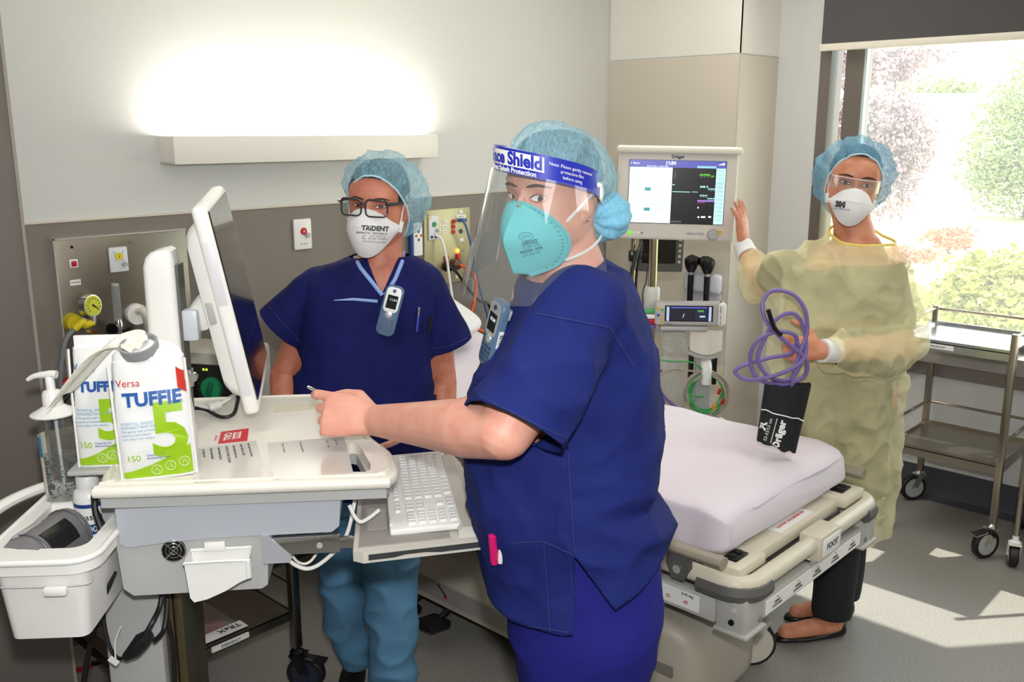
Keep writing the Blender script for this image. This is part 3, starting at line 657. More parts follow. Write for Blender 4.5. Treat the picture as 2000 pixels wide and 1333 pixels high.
# lower rails with printed strips
m = MB(); m.bx(BX0 + .08, BX1 - .08, BY0 - .001, BY0 + .03, .474, .530, .003); lr = m.build('foot_lower_rail', bedgrey, bedroot)
st = MB().bx(BX0 + .11, BX1 - .11, BY0 - .003, BY0, .480, .520).build('label_strip', white, lr)
for i in range(5):
    x = BX0 + .17 + i * .118; tx = MB(); tx.text('OFFSET\nLOCATION', .010, (x, BY0 - .0035, .496), X3, Z3); tx.text('+', .011, (x, BY0 - .0035, .513), X3, Z3); tx.build('lettering', ink, st)
for k, xx in enumerate((BX0, BX1)):
    sx = -1 if k == 0 else 1
    m = MB(); m.bx(xx - (.002 if k == 0 else -.002), xx - sx * .03, BY0 + .085, BY1 - .05, .472, .540, .004); sr = m.build('side_rail_bar', bedgrey, bedroot)
    if k == 0:
        stp = MB().bx(xx - .0045, xx - .0015, BY0 + .13, BY0 + .62, .484, .530).build('label_strip', white, sr)
        tx = MB()
        for i in range(8): tx.text(str(40 - i * 5), .014, (xx - .0055, BY0 + .17 + i * .055, .500), (0, -1, 0), Z3)
        tx.build('red_lettering', redp, stp); MB().text('0-45 deg', .010, (xx - .0055, BY0 + .165, .522), (0, -1, 0), Z3).build('lettering', ink, stp)
fp = MB().bx(2.33, 2.46, BY0 - .026, BY0 + .04, .545, .618, .005).build('foot_plate', bedcream, bedroot)
MB().bx(2.345, 2.455, BY0 - .0285, BY0 - .0255, .555, .607, .002).build('name_tag', white, fp); MB().text('FOOT', .026, (2.40, BY0 - .0295, .581), X3, Z3).build('lettering', ink, fp)
lb = MB().bx(2.28, 2.48, BY0 + .07, BY0 + .115, .6215, .6235).build('warning_label', white, bedroot); MB().text('CAUTION  LOCK BEFORE USE', .012, (2.38, BY0 + .092, .624), X3, Y3).build('red_lettering', redp, lb)
m = MB(); m.cyl((2.35, BY0 + .0, .535), (2.35, BY0 + .025, .535), .022, n=20); m.build('release_knob', chrome, bedroot)
m = MB(); m.bx(BX0 + .04, BX1 - .04, BY0 + .13, BY1 - .02, .592, .612); m.build('deck', mat('deck_grey', (120, 118, 112), .55), bedroot)
m = MB(); m.bx(BX0 + .03, BX1 - .03, BY0 + .05, BY0 + .09, .46, .56); m.bx(BX0 + .15, BX0 + .20, BY0 + .05, BY1 - .1, .50, .59); m.bx(BX1 - .20, BX1 - .15, BY0 + .05, BY1 - .1, .50, .59)
m.bx(BX0 + .05, BX1 - .05, 1.5, 1.56, .46, .59); m.bx(BX0 + .05, BX1 - .05, 2.5, 2.56, .46, .59); m.build('subframe', mat('bed_subframe', (96, 94, 90), .5), bedroot)
# base cover and hydraulic columns
def basecover():
    m = MB(); rings = []
    for (y, w_, z0, z1, xc) in ((1.215, .12, .12, .22, 2.235), (1.225, .165, .09, .29, 2.235), (1.26, .185, .07, .34, 2.235), (1.33, .195, .06, .36, 2.235), (1.60, .20, .06, .355, 2.24), (1.75, .33, .06, .33, 2.37), (2.6, .33, .06, .30, 2.37), (2.86, .31, .06, .29, 2.37), (2.90, .26, .09, .24, 2.37)):
        rings.append([V((xc + x, y, (z0 + z1) / 2 + z)) for x, z in rrect(2 * w_, z1 - z0, min(.04, (z1 - z0) * .4), 4)])
    m.loft(rings); return m
basecover().build('base_cover', beige, bedroot, sharp=50)
for y in (1.62, 2.55): MB().cyl((2.37, y, .3), (2.37, y, .6), .055, n=20).build('lift_column', mat('bed_column', (196, 192, 184), .35), bedroot)
MB().bx(2.10, 2.28, 1.9, 2.2, .3, .52, .03).build('motor_box', beddark, bedroot)
dp = MB().bx(2.034, 2.042, 1.28, 1.41, .205, .235, .0).build('decal', mat('decal_grey', (128, 122, 112), .6), bedroot)
tx = MB(); tx.text('Hausted', .028, (2.0335, 1.46, .215), (0, -1, 0), Z3); tx.build('lettering', ink, bedroot)
lb = MB().bx(2.035, 2.042, 1.36, 1.44, .16, .185).build('maker_label', white, bedroot); MB().text('ParagonCare', .013, (2.0345, 1.40, .172), (0, -1, 0), Z3).build('lettering', ink, lb)
# pedal panel along the near side
pn = MB(); pn.prism([(1.985, .115), (1.985, .20), (2.03, .27), (2.08, .29), (2.08, .115)], (0, 1.62, 0), X3, Z3, (0, 1.27, 0)); pdl = pn.build('pedal_panel', beige, bedroot, smooth=False)
MB().bx(1.9835, 1.9855, 1.70, 2.86, .135, .195).build('pedal_strip', mat('strip_mid_grey', (150, 147, 140), .5), pdl)
red = mat('red_mark', (200, 40, 45), .5)
for y, ang in ((2.72, 0), (2.45, 10), (2.18, 38)):
    MB().box((1.983, y, .175), (.002, .055, .006), rot3(ang, 0, 0)).build('pedal_symbol', ink, pdl)
    for dy, dz in ((-.018, -.02), (.018, -.02))[: (2 if ang == 0 else 1)]: MB().cyl((1.984, y + dy, .175 + dz), (1.982, y + dy, .175 + dz), .008, n=12).build('pedal_dot', red, pdl)
for y in (2.62, 2.32, 2.17):
    pd = MB(); pd.box((1.93, y, .075), (.10, .09, .03), rot3(0, 8, 0), .012); pd.cyl((1.96, y, .08), (2.06, y, .12), .011); pe_ = pd.build('pedal', black, bedroot)
    MB().lathe([(.012, 0), (.012, .006), (.004, .01)], (1.91, y, .058), (-1, 0, -.3), 12).build('pedal_pip', white, pe_)
for x, y, a in ((2.075, 1.37, 160), (2.585, 1.285, 133), (2.12, 2.80, 90), (2.62, 2.80, 60)):
    caster(bedroot, (x, y, .22), .078, .034, a, hubk=.87, fork=bedgrey, hubm=mat('cream_hub', (206, 200, 184), .4))
# side rails folded down
for xx, s_ in ((1.945, -1), (2.80, 1)):
    m = MB(); m.tube([(xx, 1.085, .655), (xx, 2.35, .655)], .022, 12, upv=V((0, 0, 1)), flat=.7); rb = m.build('side_rail', rail_m, bedroot)
    for y in (1.215, 1.75, 2.25):
        m = MB(); m.prism([(-.035, 0), (.035, 0), (.035, -.05), (.018, -.085), (-.018, -.085), (-.035, -.05)], (xx - .008, y, .655), Y3, Z3, (.016, 0, 0)); br = m.build('rail_bracket', beddark, rb)
        MB().cyl((xx - .013, y, .600), (xx + .013, y, .600), .012, n=14).build('pivot', chrome, rb)
    m = MB(); m.tube([(xx - s_ * .012, 1.2, .62), (xx - s_ * .012, 2.3, .62)], .007, 8); m.build('lower_bar', chrome, rb)
# mattress with sheet: flat foot part, backrest raised towards the wall
def prof_z(y): 
    t = max(0, min(1, (y - 2.18) / .85)); return .225 * t ** 1.35
def mattress(u, v):
    # u round the section, v along
    y = 1.115 + v * (3.0 - 1.115)
    a = 2 * PI * u; e = .20
    cx, sz = math.cos(a), math.sin(a)
    x = 2.37 + .365 * math.copysign(abs(cx) ** e, cx); z = .073 * math.copysign(abs(sz) ** e, sz)
    endf = min(1, min(v, 1 - v) * 22); rr = endf ** .35 if endf > 0 else 0
    z *= (.55 + .45 * rr); x = 2.37 + (x - 2.37) * (.955 + .045 * rr)
    z += .693 + prof_z(y)
    if sz > .2: z += .006 * noise.noise(V((x * 5, y * 4, 0))) + .004 * noise.noise(V((x * 3 + y * 9, y * 3, 4)))
    elif sz < -.3 and abs(cx) > .9: z += .03 * noise.noise(V((0, y * 7, cx)))
    if abs(cx) > .93: x += .014 * noise.noise(V((y * 13, z * 5, cx))); 
    if v < .08: y += .020 * noise.noise(V((x * 11, z * 6, 1)))
    return V((x, y, z))
sheetm = mat('pale_lilac_sheet', (222, 212, 220), .85, bump=(35, .12), sheen=.3)
mm = MB(); mm.sheet(mattress, 96, 110, wrap=True)
n1 = 111
mm.f.append(tuple(i * n1 for i in range(96))); mm.f.append(tuple(i * n1 + 110 for i in reversed(range(96))))
mt = mm.build('mattress', sheetm, bedroot, sharp=70)
tag(mt, 'mattress under a pale lilac white sheet')
# pillow
def pillow(u, v):
    a = 2 * PI * u; b = PI * (v - .5)
    sx = lambda t, e: math.copysign(abs(t) ** e, t)
    x = .31 * sx(math.cos(b), .5) * sx(math.cos(a), .55); y = .20 * sx(math.cos(b), .5) * sx(math.sin(a), .55); z = .075 * math.sin(b)
    z *= (1 - .5 * max(abs(x) / .31, abs(y) / .2) ** 3) ; k = noise.noise(V((x * 6, y * 6, z * 5))) * .010
    return V((x, y, z + k))
PM = Matrix.Translation((2.33, 2.74, 1.005)) @ rot3(18, 0, 0)
mm = MB(PM); mm.sheet(pillow, 48, 24, wrap=True)
mm.build('pillow', mat('white_pillowcase', (232, 230, 228), .85, bump=(40, .15), sheen=.3), label='plump white pillow at the head of the bed', cat='pillow', sharp=80)

# ================================================================== patient monitor on its stand, far side of the bed
MD = 3.5
q = L(1276, 500, MD)
SM = CFM @ Matrix.Translation((q.x, MD, 0))
ms = thing('monitor_stand', 'silver pole stand with accessory arms behind the bed', 'stand', SM)
pole = mat('brushed_pole', (196, 186, 160), .22, 1.0)
MB(SM).cyl((0, 0, .06), (0, 0, 1.36), .0165, n=18).build('pole', pole, ms)
m = MB(SM); 
for i in range(5):
    a = R(72 * i + 20); m.tube([(0, 0, .10), (.24 * math.cos(a), .24 * math.sin(a), .075)], [.022, .014], 10)
m.lathe([(.05, .05), (.05, .10), (.03, .13), (.02, .14)], n=20); m.build('star_base', grey, ms)
for i in range(5): a = R(72 * i + 20); caster(ms, (.24 * math.cos(a), .24 * math.sin(a), .09), .035, .02, 72 * i, SM)
MB(SM).lathe([(.026, 0), (.030, .006), (.030, .075), (.024, .085)], (0, 0, 1.055), n=20).build('collar', mat('pale_grey_collar', (205, 204, 200), .4), ms)
MB(SM).lathe([(.026, 0), (.030, .006), (.030, .10), (.024, .11)], (0, 0, .80), n=20).build('collar', mat('pale_grey_collar', (205, 204, 200), .4), ms)
# the monitor itself
mo = L(1319, 380, MD)
YM = R(-6)
MM = CFM @ Matrix.Translation(mo + V((0, -.03, 0))) @ Matrix.Rotation(YM, 4, 'Z') @ rot3(0, 1.0, 0)
pm_ = thing('patient_monitor', 'large white patient monitor with a lit blue and black screen', 'monitor', MM)
mw = mat('monitor_shell', (222, 216, 206), .4)
MB(MM).box((0, .03, 0), (.435, .06, .335), None, .012, 3).build('case', mw, pm_)
MB(MM).box((0, .018, .163), (.452, .10, .026), None, .011, 3).build('top_bar', mat('monitor_top', (236, 230, 216), .4), pm_)
MB(MM).box((0, .085, -.03), (.25, .07, .2), None, .02).build('back_hump', mw, pm_)
sc = MB(MM).box((-.002, -.001, .010), (.352, .004, .232)).build('screen', mat('screen_glass', (16, 16, 20), .12), pm_)
def scr(x0, x1, z0, z1, m, t, y=-.0035, parent=None): return MB(MM).bx(x0, x1, y - .0006, y, z0, z1).build(t, m, parent or sc, smooth=False)
def lit(name, c, s=1.0): return mat(name, c, .3, emit=(c, s))
SX0, SX1, SZ0, SZ1 = -.176, .172, -.104, .125
scr(SX0, SX1, SZ1 - .026, SZ1, lit('screen_blue', (88, 92, 178), .55), 'screen_header')
scr(SX0, -.020, SZ0, SZ1 - .026, lit('screen_pale', (222, 240, 244), .85), 'screen_menu')
scr(-.019, .137, SZ0, SZ1 - .026, lit('screen_black', (22, 22, 24), .12), 'screen_traces')
scr(.138, SX1, SZ0, SZ1 - .026, lit('screen_mint', (190, 226, 226), .8), 'screen_sidebar')
def st_(txt, s_, x, z, m, al='CENTER', b=0): return MB(MM).text(txt, s_, (x, -.0046, z), X3, Z3, al, .0002, bold=b).build('screen_text', m, sc)
lw_, lg_, lc_, lp_ = lit('screen_white', (240, 240, 245), 1.0), lit('screen_green', (110, 210, 60), .8), lit('screen_cyan', (170, 235, 235), .9), lit('screen_purple', (150, 115, 200), .7)
st_('11:34', .017, -.028, SZ1 - .010, lw_, b=.0006); st_('Bed 24 Adult   Invasive NIBP', .0065, -.075, SZ1 - .0215, lw_); st_('I  Alarm', .010, -.157, SZ1 - .012, lw_)
MB(MM).add([(.142, -.0046, SZ1 - .014), (.166, -.0046, SZ1 - .014), (.166, -.0046, SZ1 - .005)], [(0, 1, 2)]).build('screen_icon', lw_, sc)
scr(.068, .137, SZ1 - .026, SZ1 - .018, lit('screen_skyblue', (140, 195, 225), .7), 'screen_banner', -.0042)
st_('***', .030, .097, .066, lg_, b=.001); st_('HR', .010, .125, .070, lg_)
for z, c, s_ in ((.022, lc_, '***'), (-.002, lc_, '***'), (-.013, lc_, '***'), (.036, lc_, 'SpO2  %')): st_(s_, .022 if '*' in s_ else .008, .125 if z in (.022, -.013) else .097, z - .004, c, b=.0006)
scr(-.018, .048, .011, .013, lc_, 'trace_line', -.0042); scr(.054, .076, .012, .0135, lc_, 'trace_line', -.0042); scr(-.018, -.010, .036, .039, lc_, 'trace_line', -.0042); scr(-.011, -.009, .056, .088, mat('screen_grey_line', (120, 120, 124), .4, emit=((120, 120, 124), .5)), 'trace_line', -.0042)
scr(.076, .137, -.022, -.016, lp_, 'trace_band', -.0042); st_('ETCO2', .008, .09, -.025, lit('screen_pink', (200, 60, 190), .8))
for x, w_, z in ((.083, .006, -.079), (.100, .016, -.078), (.124, .010, -.077), (.080, .004, -.044)): scr(x - w_ / 2, x + w_ / 2, z - .003, z + .003, lw_, 'screen_key', -.0042)
for i in range(3): scr(-.016 + i * .013, -.005 + i * .013, SZ0 + .003, SZ0 + .010, mat('screen_key_dark', (70, 70, 72), .4, emit=((110, 110, 112), .4)), 'screen_key', -.0042)
teal, pbtn, ptx = lit('screen_teal', (60, 150, 150), .6), lit('screen_button', (200, 228, 230), .8), lit('screen_caption', (130, 150, 160), .6)
for r_ in range(8):
    z = SZ1 - .05 - r_ * .0215; st_(('Patient name', 'MRN', 'Category', 'Admit', 'Height', 'Weight', 'Birth', 'Doctor')[r_], .0065, SX0 + .004, z, ptx, 'LEFT')
for i, (r_, c) in enumerate(((1, 0), (2, 0), (3, 0), (3, 1), (3, 2), (5, 0), (5, 1), (5, 2), (6, 0), (6, 1), (6, 2), (7, 0), (7, 1), (7, 2), (8, 1), (8.8, 1))):
    z = SZ1 - .05 - r_ * .0185; x = -.107 + c * .027
    scr(x - .011 - (0 if r_ > 2 else .0), x + (.011 if r_ > 2 else .050), z - .006, z + .006, teal if (r_, c) in ((3, 0), (7, 0)) else (lw_ if r_ < 3 else pbtn), 'screen_button', -.0042)
for i in range(13):
    z = SZ1 - .034 - i * .0148; scr(.141, .169, z - .0055, z + .0055, lit('screen_sidekey', (165, 208, 210), .75), 'screen_button', -.0042); 
st_('\n'.join(('Alarms', 'Setup', 'Trends', 'Views', 'Print', 'Zero')), .0066, .155, .03, ptx)
MB(MM).text('Dräger', .0165, (-.002, -.0015, .138), X3, Z3, bold=.0004).build('lettering', mat('navy_print', (40, 45, 95), .5), pm_)
MB(MM).text('Infinity C500', .0125, (.075, -.0015, -.141), X3, Z3).build('lettering', mat('grey_print', (130, 130, 140), .5), pm_)
kn = MB(MM); kn.lathe([(.022, 0), (.020, .006), (.018, .020), (.014, .023)], (.140, 0, -.143), (0, -1, 0), 26); kn.build('knob', grey, pm_)
MB(MM).bx(.158, .172, -.0015, .001, -.141, -.127).build('warning_sticker', mat('yellow_sticker', (225, 180, 50), .5), pm_)
for i, (x, r_, mm_) in enumerate(((-.165, .009, lit('green_led', (110, 200, 60), .8)), (-.147, .0055, white), (-.134, .0055, white), (-.121, .003, black))): MB(MM).lathe([(r_, 0), (r_ * .7, .002)], (x, 0, -.143), (0, -1, 0), 14).build('indicator', mm_, pm_)
# dark slave display hanging on a side post behind
sq = L(1293, 493, MD + .22); DM = CFM @ Matrix.Translation(sq) @ rot3(0, 1.5, 4)
dm = thing('slave_display', 'small dark grey display hanging below the patient monitor', 'monitor', DM)
MB(DM).box((0, .02, 0), (.18, .035, .16), None, .008).build('case', mat('graphite_case', (92, 92, 88), .45), dm)
MB(DM).box((-.012, .001, .012), (.135, .003, .115)).build('screen', mat('dark_screen', (24, 24, 24), .12), dm)
for i in range(5): MB(DM).cyl((.072, .003, .05 - i * .022), (.072, -.001, .05 - i * .022), .006, n=12).build('key', mat('pale_key', (196, 190, 182), .4), dm)
pq = L(1236, 520, MD + .22)
MB(CFM).cyl((pq.x, pq.y, .55), (pq.x, pq.y, 1.34), .011, n=14).build('side_post', pole, ms)
m = MB(CFM); m.box((pq.x, pq.y, L(1236, 500, MD + .22).z), (.035, .04, .045), None, .006); m.box((pq.x + .03, pq.y, L(1236, 500, MD + .22).z), (.06, .03, .03), None, .006); m.build('post_clamp', blackm, ms)
m = MB(CFM); m.tube([(pq.x, pq.y, .6), (q.x, MD, .6)], .012, 10); m.tube([(pq.x, pq.y, 1.0), (q.x, MD, 1.0)], .010, 10); m.build('cross_arm', grey, ms)
cpts = [L(1250, 482, MD + .2), L(1243, 500, MD + .16), L(1234, 530, MD + .15), L(1228, 560, MD + .15), L(1224, 620, MD + .15), L(1222, 700, MD + .15)]
mc = thing('monitor_cables', 'black cables looping beside the display post', 'cable', CFM @ cpts[-1])
MB(CFM).tube(spline(cpts, 6), .008, 8).build('cable', black, mc); MB(CFM).tube(spline([p + V((.012 + .006 * i, .01, .01 * i)) for i, p in enumerate(cpts)], 6), .006, 8).build('cable', black, mc)
MB(CFM).tube(spline([L(1266, 520, MD + .2), L(1262, 550, MD + .18), L(1255, 575, MD + .15), L(1258, 600, MD + .1)], 6), .003, 6).build('cable', black, mc)

# vital signs module
vo = L(1348, 615, MD - .08); VM = CFM @ Matrix.Translation(vo) @ rot3(0, 0, -4)
vm = thing('vital_signs_module', 'small grey module with a dark lit display on the stand', 'monitor', VM)
MB(VM).box((0, .03, 0), (.262, .06, .088), None, .012, 3).build('case', mat('module_grey', (186, 184, 180), .4), vm)
MB(VM).box((.118, .028, 0), (.032, .066, .088), None, .012, 3).build('end_cap', white, vm)
s2 = MB(VM).box((-.005, -.001, .004), (.178, .003, .060)).build('screen', blackm, vm)
def vs(x0, x1, z0, z1, m): return MB(VM).bx(x0, x1, -.0036, -.003, z0, z1).build('screen_block', m, s2, smooth=False)
vs(-.072, .062, .024, .030, lit('screen_blue', (88, 92, 178), .55)); vs(-.088, -.078, -.024, .030, lit('screen_sky', (170, 190, 220), .6)); vs(.068, .078, -.024, .030, lit('screen_sky', (170, 190, 220), .6))
vs(-.074, .015, -.022, .021, lit('screen_ink', (40, 40, 52), .25)); vs(.017, .064, -.022, .021, lit('screen_navy', (38, 48, 76), .3))
tx = MB(VM); tx.text('***', .018, (.038, -.0045, .010), X3, Z3, bold=.0005); tx.build('screen_text', lg_, s2)
tx = MB(VM); tx.text('***', .016, (.045, -.0045, -.010), X3, Z3, bold=.0005); tx.text('/', .022, (-.025, -.0045, -.004), X3, Z3); tx.build('screen_text', lw_, s2)
for i, (x, z, c) in enumerate(((-.118, .022, (225, 175, 60)), (-.104, .016, (90, 190, 70)), (-.118, -.004, (70, 90, 170)), (-.104, -.012, (225, 175, 60)), (-.104, -.03, (150, 150, 150)))): MB(VM).lathe([(.006, 0), (.005, .002)], (x, 0, z), (0, -1, 0), 12).build('button', mat('vsm_button_%d' % (i % 4), c, .4), vm)
MB(VM).text('Dräger', .010, (.112, -.006, .02), (0, 0, -1), X3).build('lettering', mat('navy_print', (40, 45, 95), .5), vm); MB(VM).text('Infinity M540', .007, (.112, -.006, -.018), (0, 0, -1), X3).build('lettering', mat('grey_print', (130, 130, 140), .5), vm)
MB(VM).text('M540 SpO2', .006, (-.08, -.0012, -.036), X3, Z3).build('lettering', ink, vm)
# dock behind and the bracket below it
m = MB(VM); m.box((-.02, .03, -.054), (.18, .07, .018), None, .006); m.box((.0, .075, -.02), (.06, .06, .06), None, .01); m.build('dock', grey, vm)
bo = L(1378, 668, MD - .04); BM = CFM @ Matrix.Translation(bo)
bk = thing('module_bracket', 'white curved bracket with a cable hook under the module', 'bracket', BM)
m = MB(BM); m.sheet(lambda u, v: V((-.055 + .11 * u, .0 - .022 * math.sin(PI * u), .045 - .075 * v - .014 * math.sin(PI * u) * v)), 16, 6, .012); m.box((0, .03, .0), (.10, .05, .07), None, .012); m.build('cover', mat('white_bracket', (232, 226, 214), .4), bk)
m = MB(BM); m.box((0, .02, .115), (.10, .05, .02), None, .009); m.build('back_top', mat('white_bracket', (232, 226, 214), .4), bk)
MB(BM).sheet(lambda u, v: V((-.058 + .116 * u, -.002 - .024 * math.sin(PI * u), -.032 - .012 * v - .014 * math.sin(PI * u))), 16, 3, .02).build('grey_lip', grey, bk)
MB(BM).text('CONSOLE 24', .010, (0, -.0215, .005), X3, Z3).build('lettering', ink, bk)
m = MB(BM)
for sx in (-.045, .045): m.bx(sx - .008, sx + .008, .02, .05, -.175, -.03, .002)
m.build('upright', blackm, bk)
MB(BM).bx(-.03, .03, .015, .03, -.30, -.03, .004).build('spine', grey, bk)
m = MB(BM); m.tube(spline([(-.0, .02, -.085), (0, -.02, -.08), (0, -.04, -.10), (0, -.04, -.155)], 6), .021, 14, upv=X3, flat=1.0); m.build('hook', white, bk)
MB(CFM).tube([(q.x, MD, 1.02), bo + V((0, .06, .09))], .012, 10).build('arm', grey, ms)
# coiled cables on the hook
def coil(name, label, c, rx, rz, turns, r, m, seed, d=.0, extra=()):
    rnd = random.Random(seed); t = thing(name, label, 'cable', CFM @ (c - Z3 * rz))
    pts = []; n = turns * 10
    for i in range(n + 1):
        a = 2 * PI * i / 10; k = 1 + .10 * math.sin(i * .37 + seed); 
        pts.append(c + V((rx * k * math.sin(a) + rnd.uniform(-.004, .004), rnd.uniform(-.018, .018) + d, rz * k * math.cos(a) - rz + .0)))
    MB(CFM).tube(spline(pts, 4), r, 6).build('coil', m, t)
    for e, mm_ in extra: MB(CFM).tube(spline(e, 6), r, 6).build('lead', mm_, t)
    return t
hk = bo + V((0, -.045, -.11))
greenm = mat('green_cable', (70, 170, 95), .45); greym = mat('pale_grey_cable', (168, 160, 144), .45)
coil('grey_lead_coil', 'pale grey monitoring leads coiled on the white hook', hk, .082, .088, 7, .0042, greym, 1, extra=[([L(1270, 745, MD - .1), L(1310, 722, MD - .1), L(1350, 725, MD - .09), hk], greym)])
gt = coil('green_lead_coil', 'green monitoring leads coiled on the white hook', hk + V((.003, .008, -.004)), .062, .078, 5, .003, greenm, 2, extra=[([L(1272, 700, MD - .1), L(1310, 706, MD - .09), L(1350, 708, MD - .09), hk], greenm), ([hk, L(1352, 745, MD - .1), L(1345, 770, MD - .1), L(1375, 775, MD - .1)], greenm)])
for px, py, c in ((1405, 765, redp), (1395, 795, mat('amber_plug', (225, 150, 40), .4)), (1412, 785, redp)): MB(CFM).box(L(px, py, MD - .11), (.012, .012, .024), rot3(0, 20, 0), .003).build('plug', c, gt)
MB(CFM).box(L(1407, 825, MD - .11), (.022, .014, .035), rot3(0, 20, 0), .004).build('connector', white, gt)
# connectors at the module's left end and the purple lead down from it
ct = thing('module_connectors', 'green, red and purple plugs at the left end of the module', 'connector', CFM @ L(1272, 640, MD - .05))
for py, mm_, h in ((608, greenm, .016), (618, white, .018), (628, redp, .018), (638, mat('purple_plug', (110, 85, 150), .4), .018)): MB(CFM).box(L(1268, py, MD - .05), (.05, .022, h), None, .004).build('plug', mm_, ct)
# clear bags hanging at the side of the stand
def bag(label, px0, px1, py0, py1, d, seed):
    a, b = L(px0, py0, d), L(px1, py1, d)
    t = thing('clear_bag', label, 'bag', CFM @ V(((a.x + b.x) / 2, d, b.z)), 'clear bags on the monitor stand')
    fn = lambda u, v: V((a.x + (b.x - a.x) * u + .02 * (v - .5), d - .018 * math.sin(PI * u) * math.sin(PI * v) + .008 * noise.noise(V((u * 5, v * 5, seed))), a.z + (b.z - a.z) * v))
    MB(CFM).sheet(fn, 14, 18).build('front_film', glassy('bag_film', (236, 236, 232), body=.22, rough=.12), t)
    MB(CFM).sheet(lambda u, v: fn(u, v) + V((0, .025, 0)), 10, 10).build('back_film', MATS['bag_film'], t)
    return t
bag1 = bag('upper crumpled clear bag beside the module bracket', 1296, 1340, 650, 700, MD + .02, 3); bag2 = bag('lower long clear bag marked 3 beside the leads', 1285, 1335, 700, 800, MD + .0, 4)
MB(CFM).text('3', .03, L(1291, 728, MD - .03), X3, Z3).build('lettering', ink, bag2)
for o in (bag1,): MB(CFM).tube([V((q.x, MD, L(1300, 646, MD).z)), L(1340, 646, MD)], .006, 8).build('peg', grey, ms)
pl_ = thing('purple_lead', 'thin purple lead running down to the bed behind the blue nurse', 'cable', CFM @ L(1362, 832, MD - .1))
MB(CFM).tube(spline([L(1266, 640, MD - .05), L(1268, 700, MD - .1), L(1290, 765, MD - .12), L(1325, 800, MD - .12), L(1362, 836, MD - .1), L(1400, 870, MD - .1)], 6), .006, 8).build('cable', mat('purple_cable', (112, 92, 150), .45), pl_)
# tall rail of the wall channel behind
# otoscope set on the column
oc = onX(1378, 553, XC - .006)
ot = thing('otoscope_set', 'pair of black otoscope heads on a pale wall charger', 'otoscope', (XC - .006, oc.y, oc.z - .07))
OF = XC - .006
m = MB(); m.bx(OF - .05, OF, oc.y - .105, oc.y + .105, oc.z - .045, oc.z + .055, .018, 3); m.build('charger', mat('pale_lilac_plastic', (205, 205, 214), .35), ot)
MB().bx(OF - .02, OF, oc.y - .10, oc.y + .11, oc.z - .14, oc.z - .04, .012).build('back_plate', mat('pale_lilac_plastic', (205, 205, 214), .35), ot)
for dy in (.047, -.047):
    h = MB(); h.cyl((OF - .065, oc.y + dy, oc.z - .12), (OF - .065, oc.y + dy, oc.z + .045), .015, n=16); hd = h.build('handle', blackm, ot)
    MB().cyl((OF - .065, oc.y + dy, oc.z + .043), (OF - .065, oc.y + dy, oc.z + .060), .011, n=14).build('neck', chrome, hd)
    MB().bx(OF - .06, OF - .045, oc.y + dy - .02, oc.y + dy + .02, oc.z - .03, oc.z - .015, .003).build('cradle', mat('sky_clip', (150, 190, 215), .4), ot)
    m = MB(); m.lathe([(.017, 0), (.028, .02), (.036, .05), (.034, .068), (.018, .082)], (OF - .065, oc.y + dy, oc.z + .058), n=18)
    m.tube([(OF - .065, oc.y + dy, oc.z + .115), (OF - .075, oc.y + dy - (.055 if dy > 0 else -.03), oc.z + .118)], [.032, .018 if dy > 0 else .028], 14); m.build('head', blackm, hd)
hkx = onY(1446, 548, COLY - .006)
MB().bx(hkx.x - .02, hkx.x + .02, COLY - .03, COLY - .006, hkx.z - .006, hkx.z + .006, .003).build('wall_hook', mat('hook_grey', (120, 118, 108), .4), label='small grey coat hook on the side of the column', cat='hook')
# ================================================================== computer cart
CYAW = R(7)
CM = CFM @ Matrix.Translation((-.784, 1.689, 0)) @ Matrix.Rotation(CYAW, 4, 'Z')
CMI = (CFM.inverted() @ CM).inverted()            # photographer's frame -> cart
def CL(px, py, z): return CMI @ onZ(px, py, z)
def CD(px, py, d): return CMI @ L(px, py, d)
cart = thing('computer_cart', 'white and grey mobile computer cart with screen and keyboard drawer', 'cart', CM)
topw = mat('cart_cream_top', (236, 231, 220), .35); cgrey = mat('cart_grey', (182, 182, 180), .45, bump=(350, .02)); cblue = mat('cart_drawer_grey', (178, 182, 190), .45)
TZ = 1.05
out = [(-.02, .10), (.0, .02), (.02, .0), (.50, -.012), (.53, -.008), (.548, .012), (.55, .05), (.535, .14), (.495, .235), (.470, .33), (.452, .44), (.440, .53), (.415, .585), (.37, .60), (.0, .60), (-.03, .58), (-.035, .3)]
op = [p.to_2d() for p in spline([V((x, y, 0)) for x, y in out], 3, closed=True)]
# top plate with a grip slot: built as ring of quads round the slot plus the plain field
slot = [(x, y) for x, y in ((.448, .035), (.46, .022), (.495, .018), (.505, .03), (.505, .06), (.485, .15), (.475, .19), (.46, .2), (.45, .19), (.446, .12))]
def topplate():
    bm = bmesh.new()
    def loop(poly, z):
        vs = [bm.verts.new((x, y, z)) for x, y in poly]; es = [bm.edges.new((vs[i], vs[(i + 1) % len(vs)])) for i in range(len(vs))]; return es
    es = loop(op, 0) + loop(slot, 0)
    bmesh.ops.triangle_fill(bm, use_beauty=True, use_dissolve=False, edges=es)
    # remove faces inside slot
    import mathutils
    def inside(x, y, poly):
        c = False; j = len(poly) - 1
        for i in range(len(poly)):
            if ((poly[i][1] > y) != (poly[j][1] > y)) and (x < (poly[j][0] - poly[i][0]) * (y - poly[i][1]) / (poly[j][1] - poly[i][1]) + poly[i][0]): c = not c
            j = i
        return c
    kill = [f for f in bm.faces if inside(f.calc_center_median().x, f.calc_center_median().y, slot)]
    bmesh.ops.delete(bm, geom=kill, context='FACES_ONLY')
    bm.verts.ensure_lookup_table(); bm.verts.index_update()
    v = [x.co.copy() for x in bm.verts]; f = [[q.index for q in fc.verts] for fc in bm.faces]
    bd = [(e.verts[0].index, e.verts[1].index) for e in bm.edges if len(e.link_faces) == 1]; bm.free(); return v, f, bd
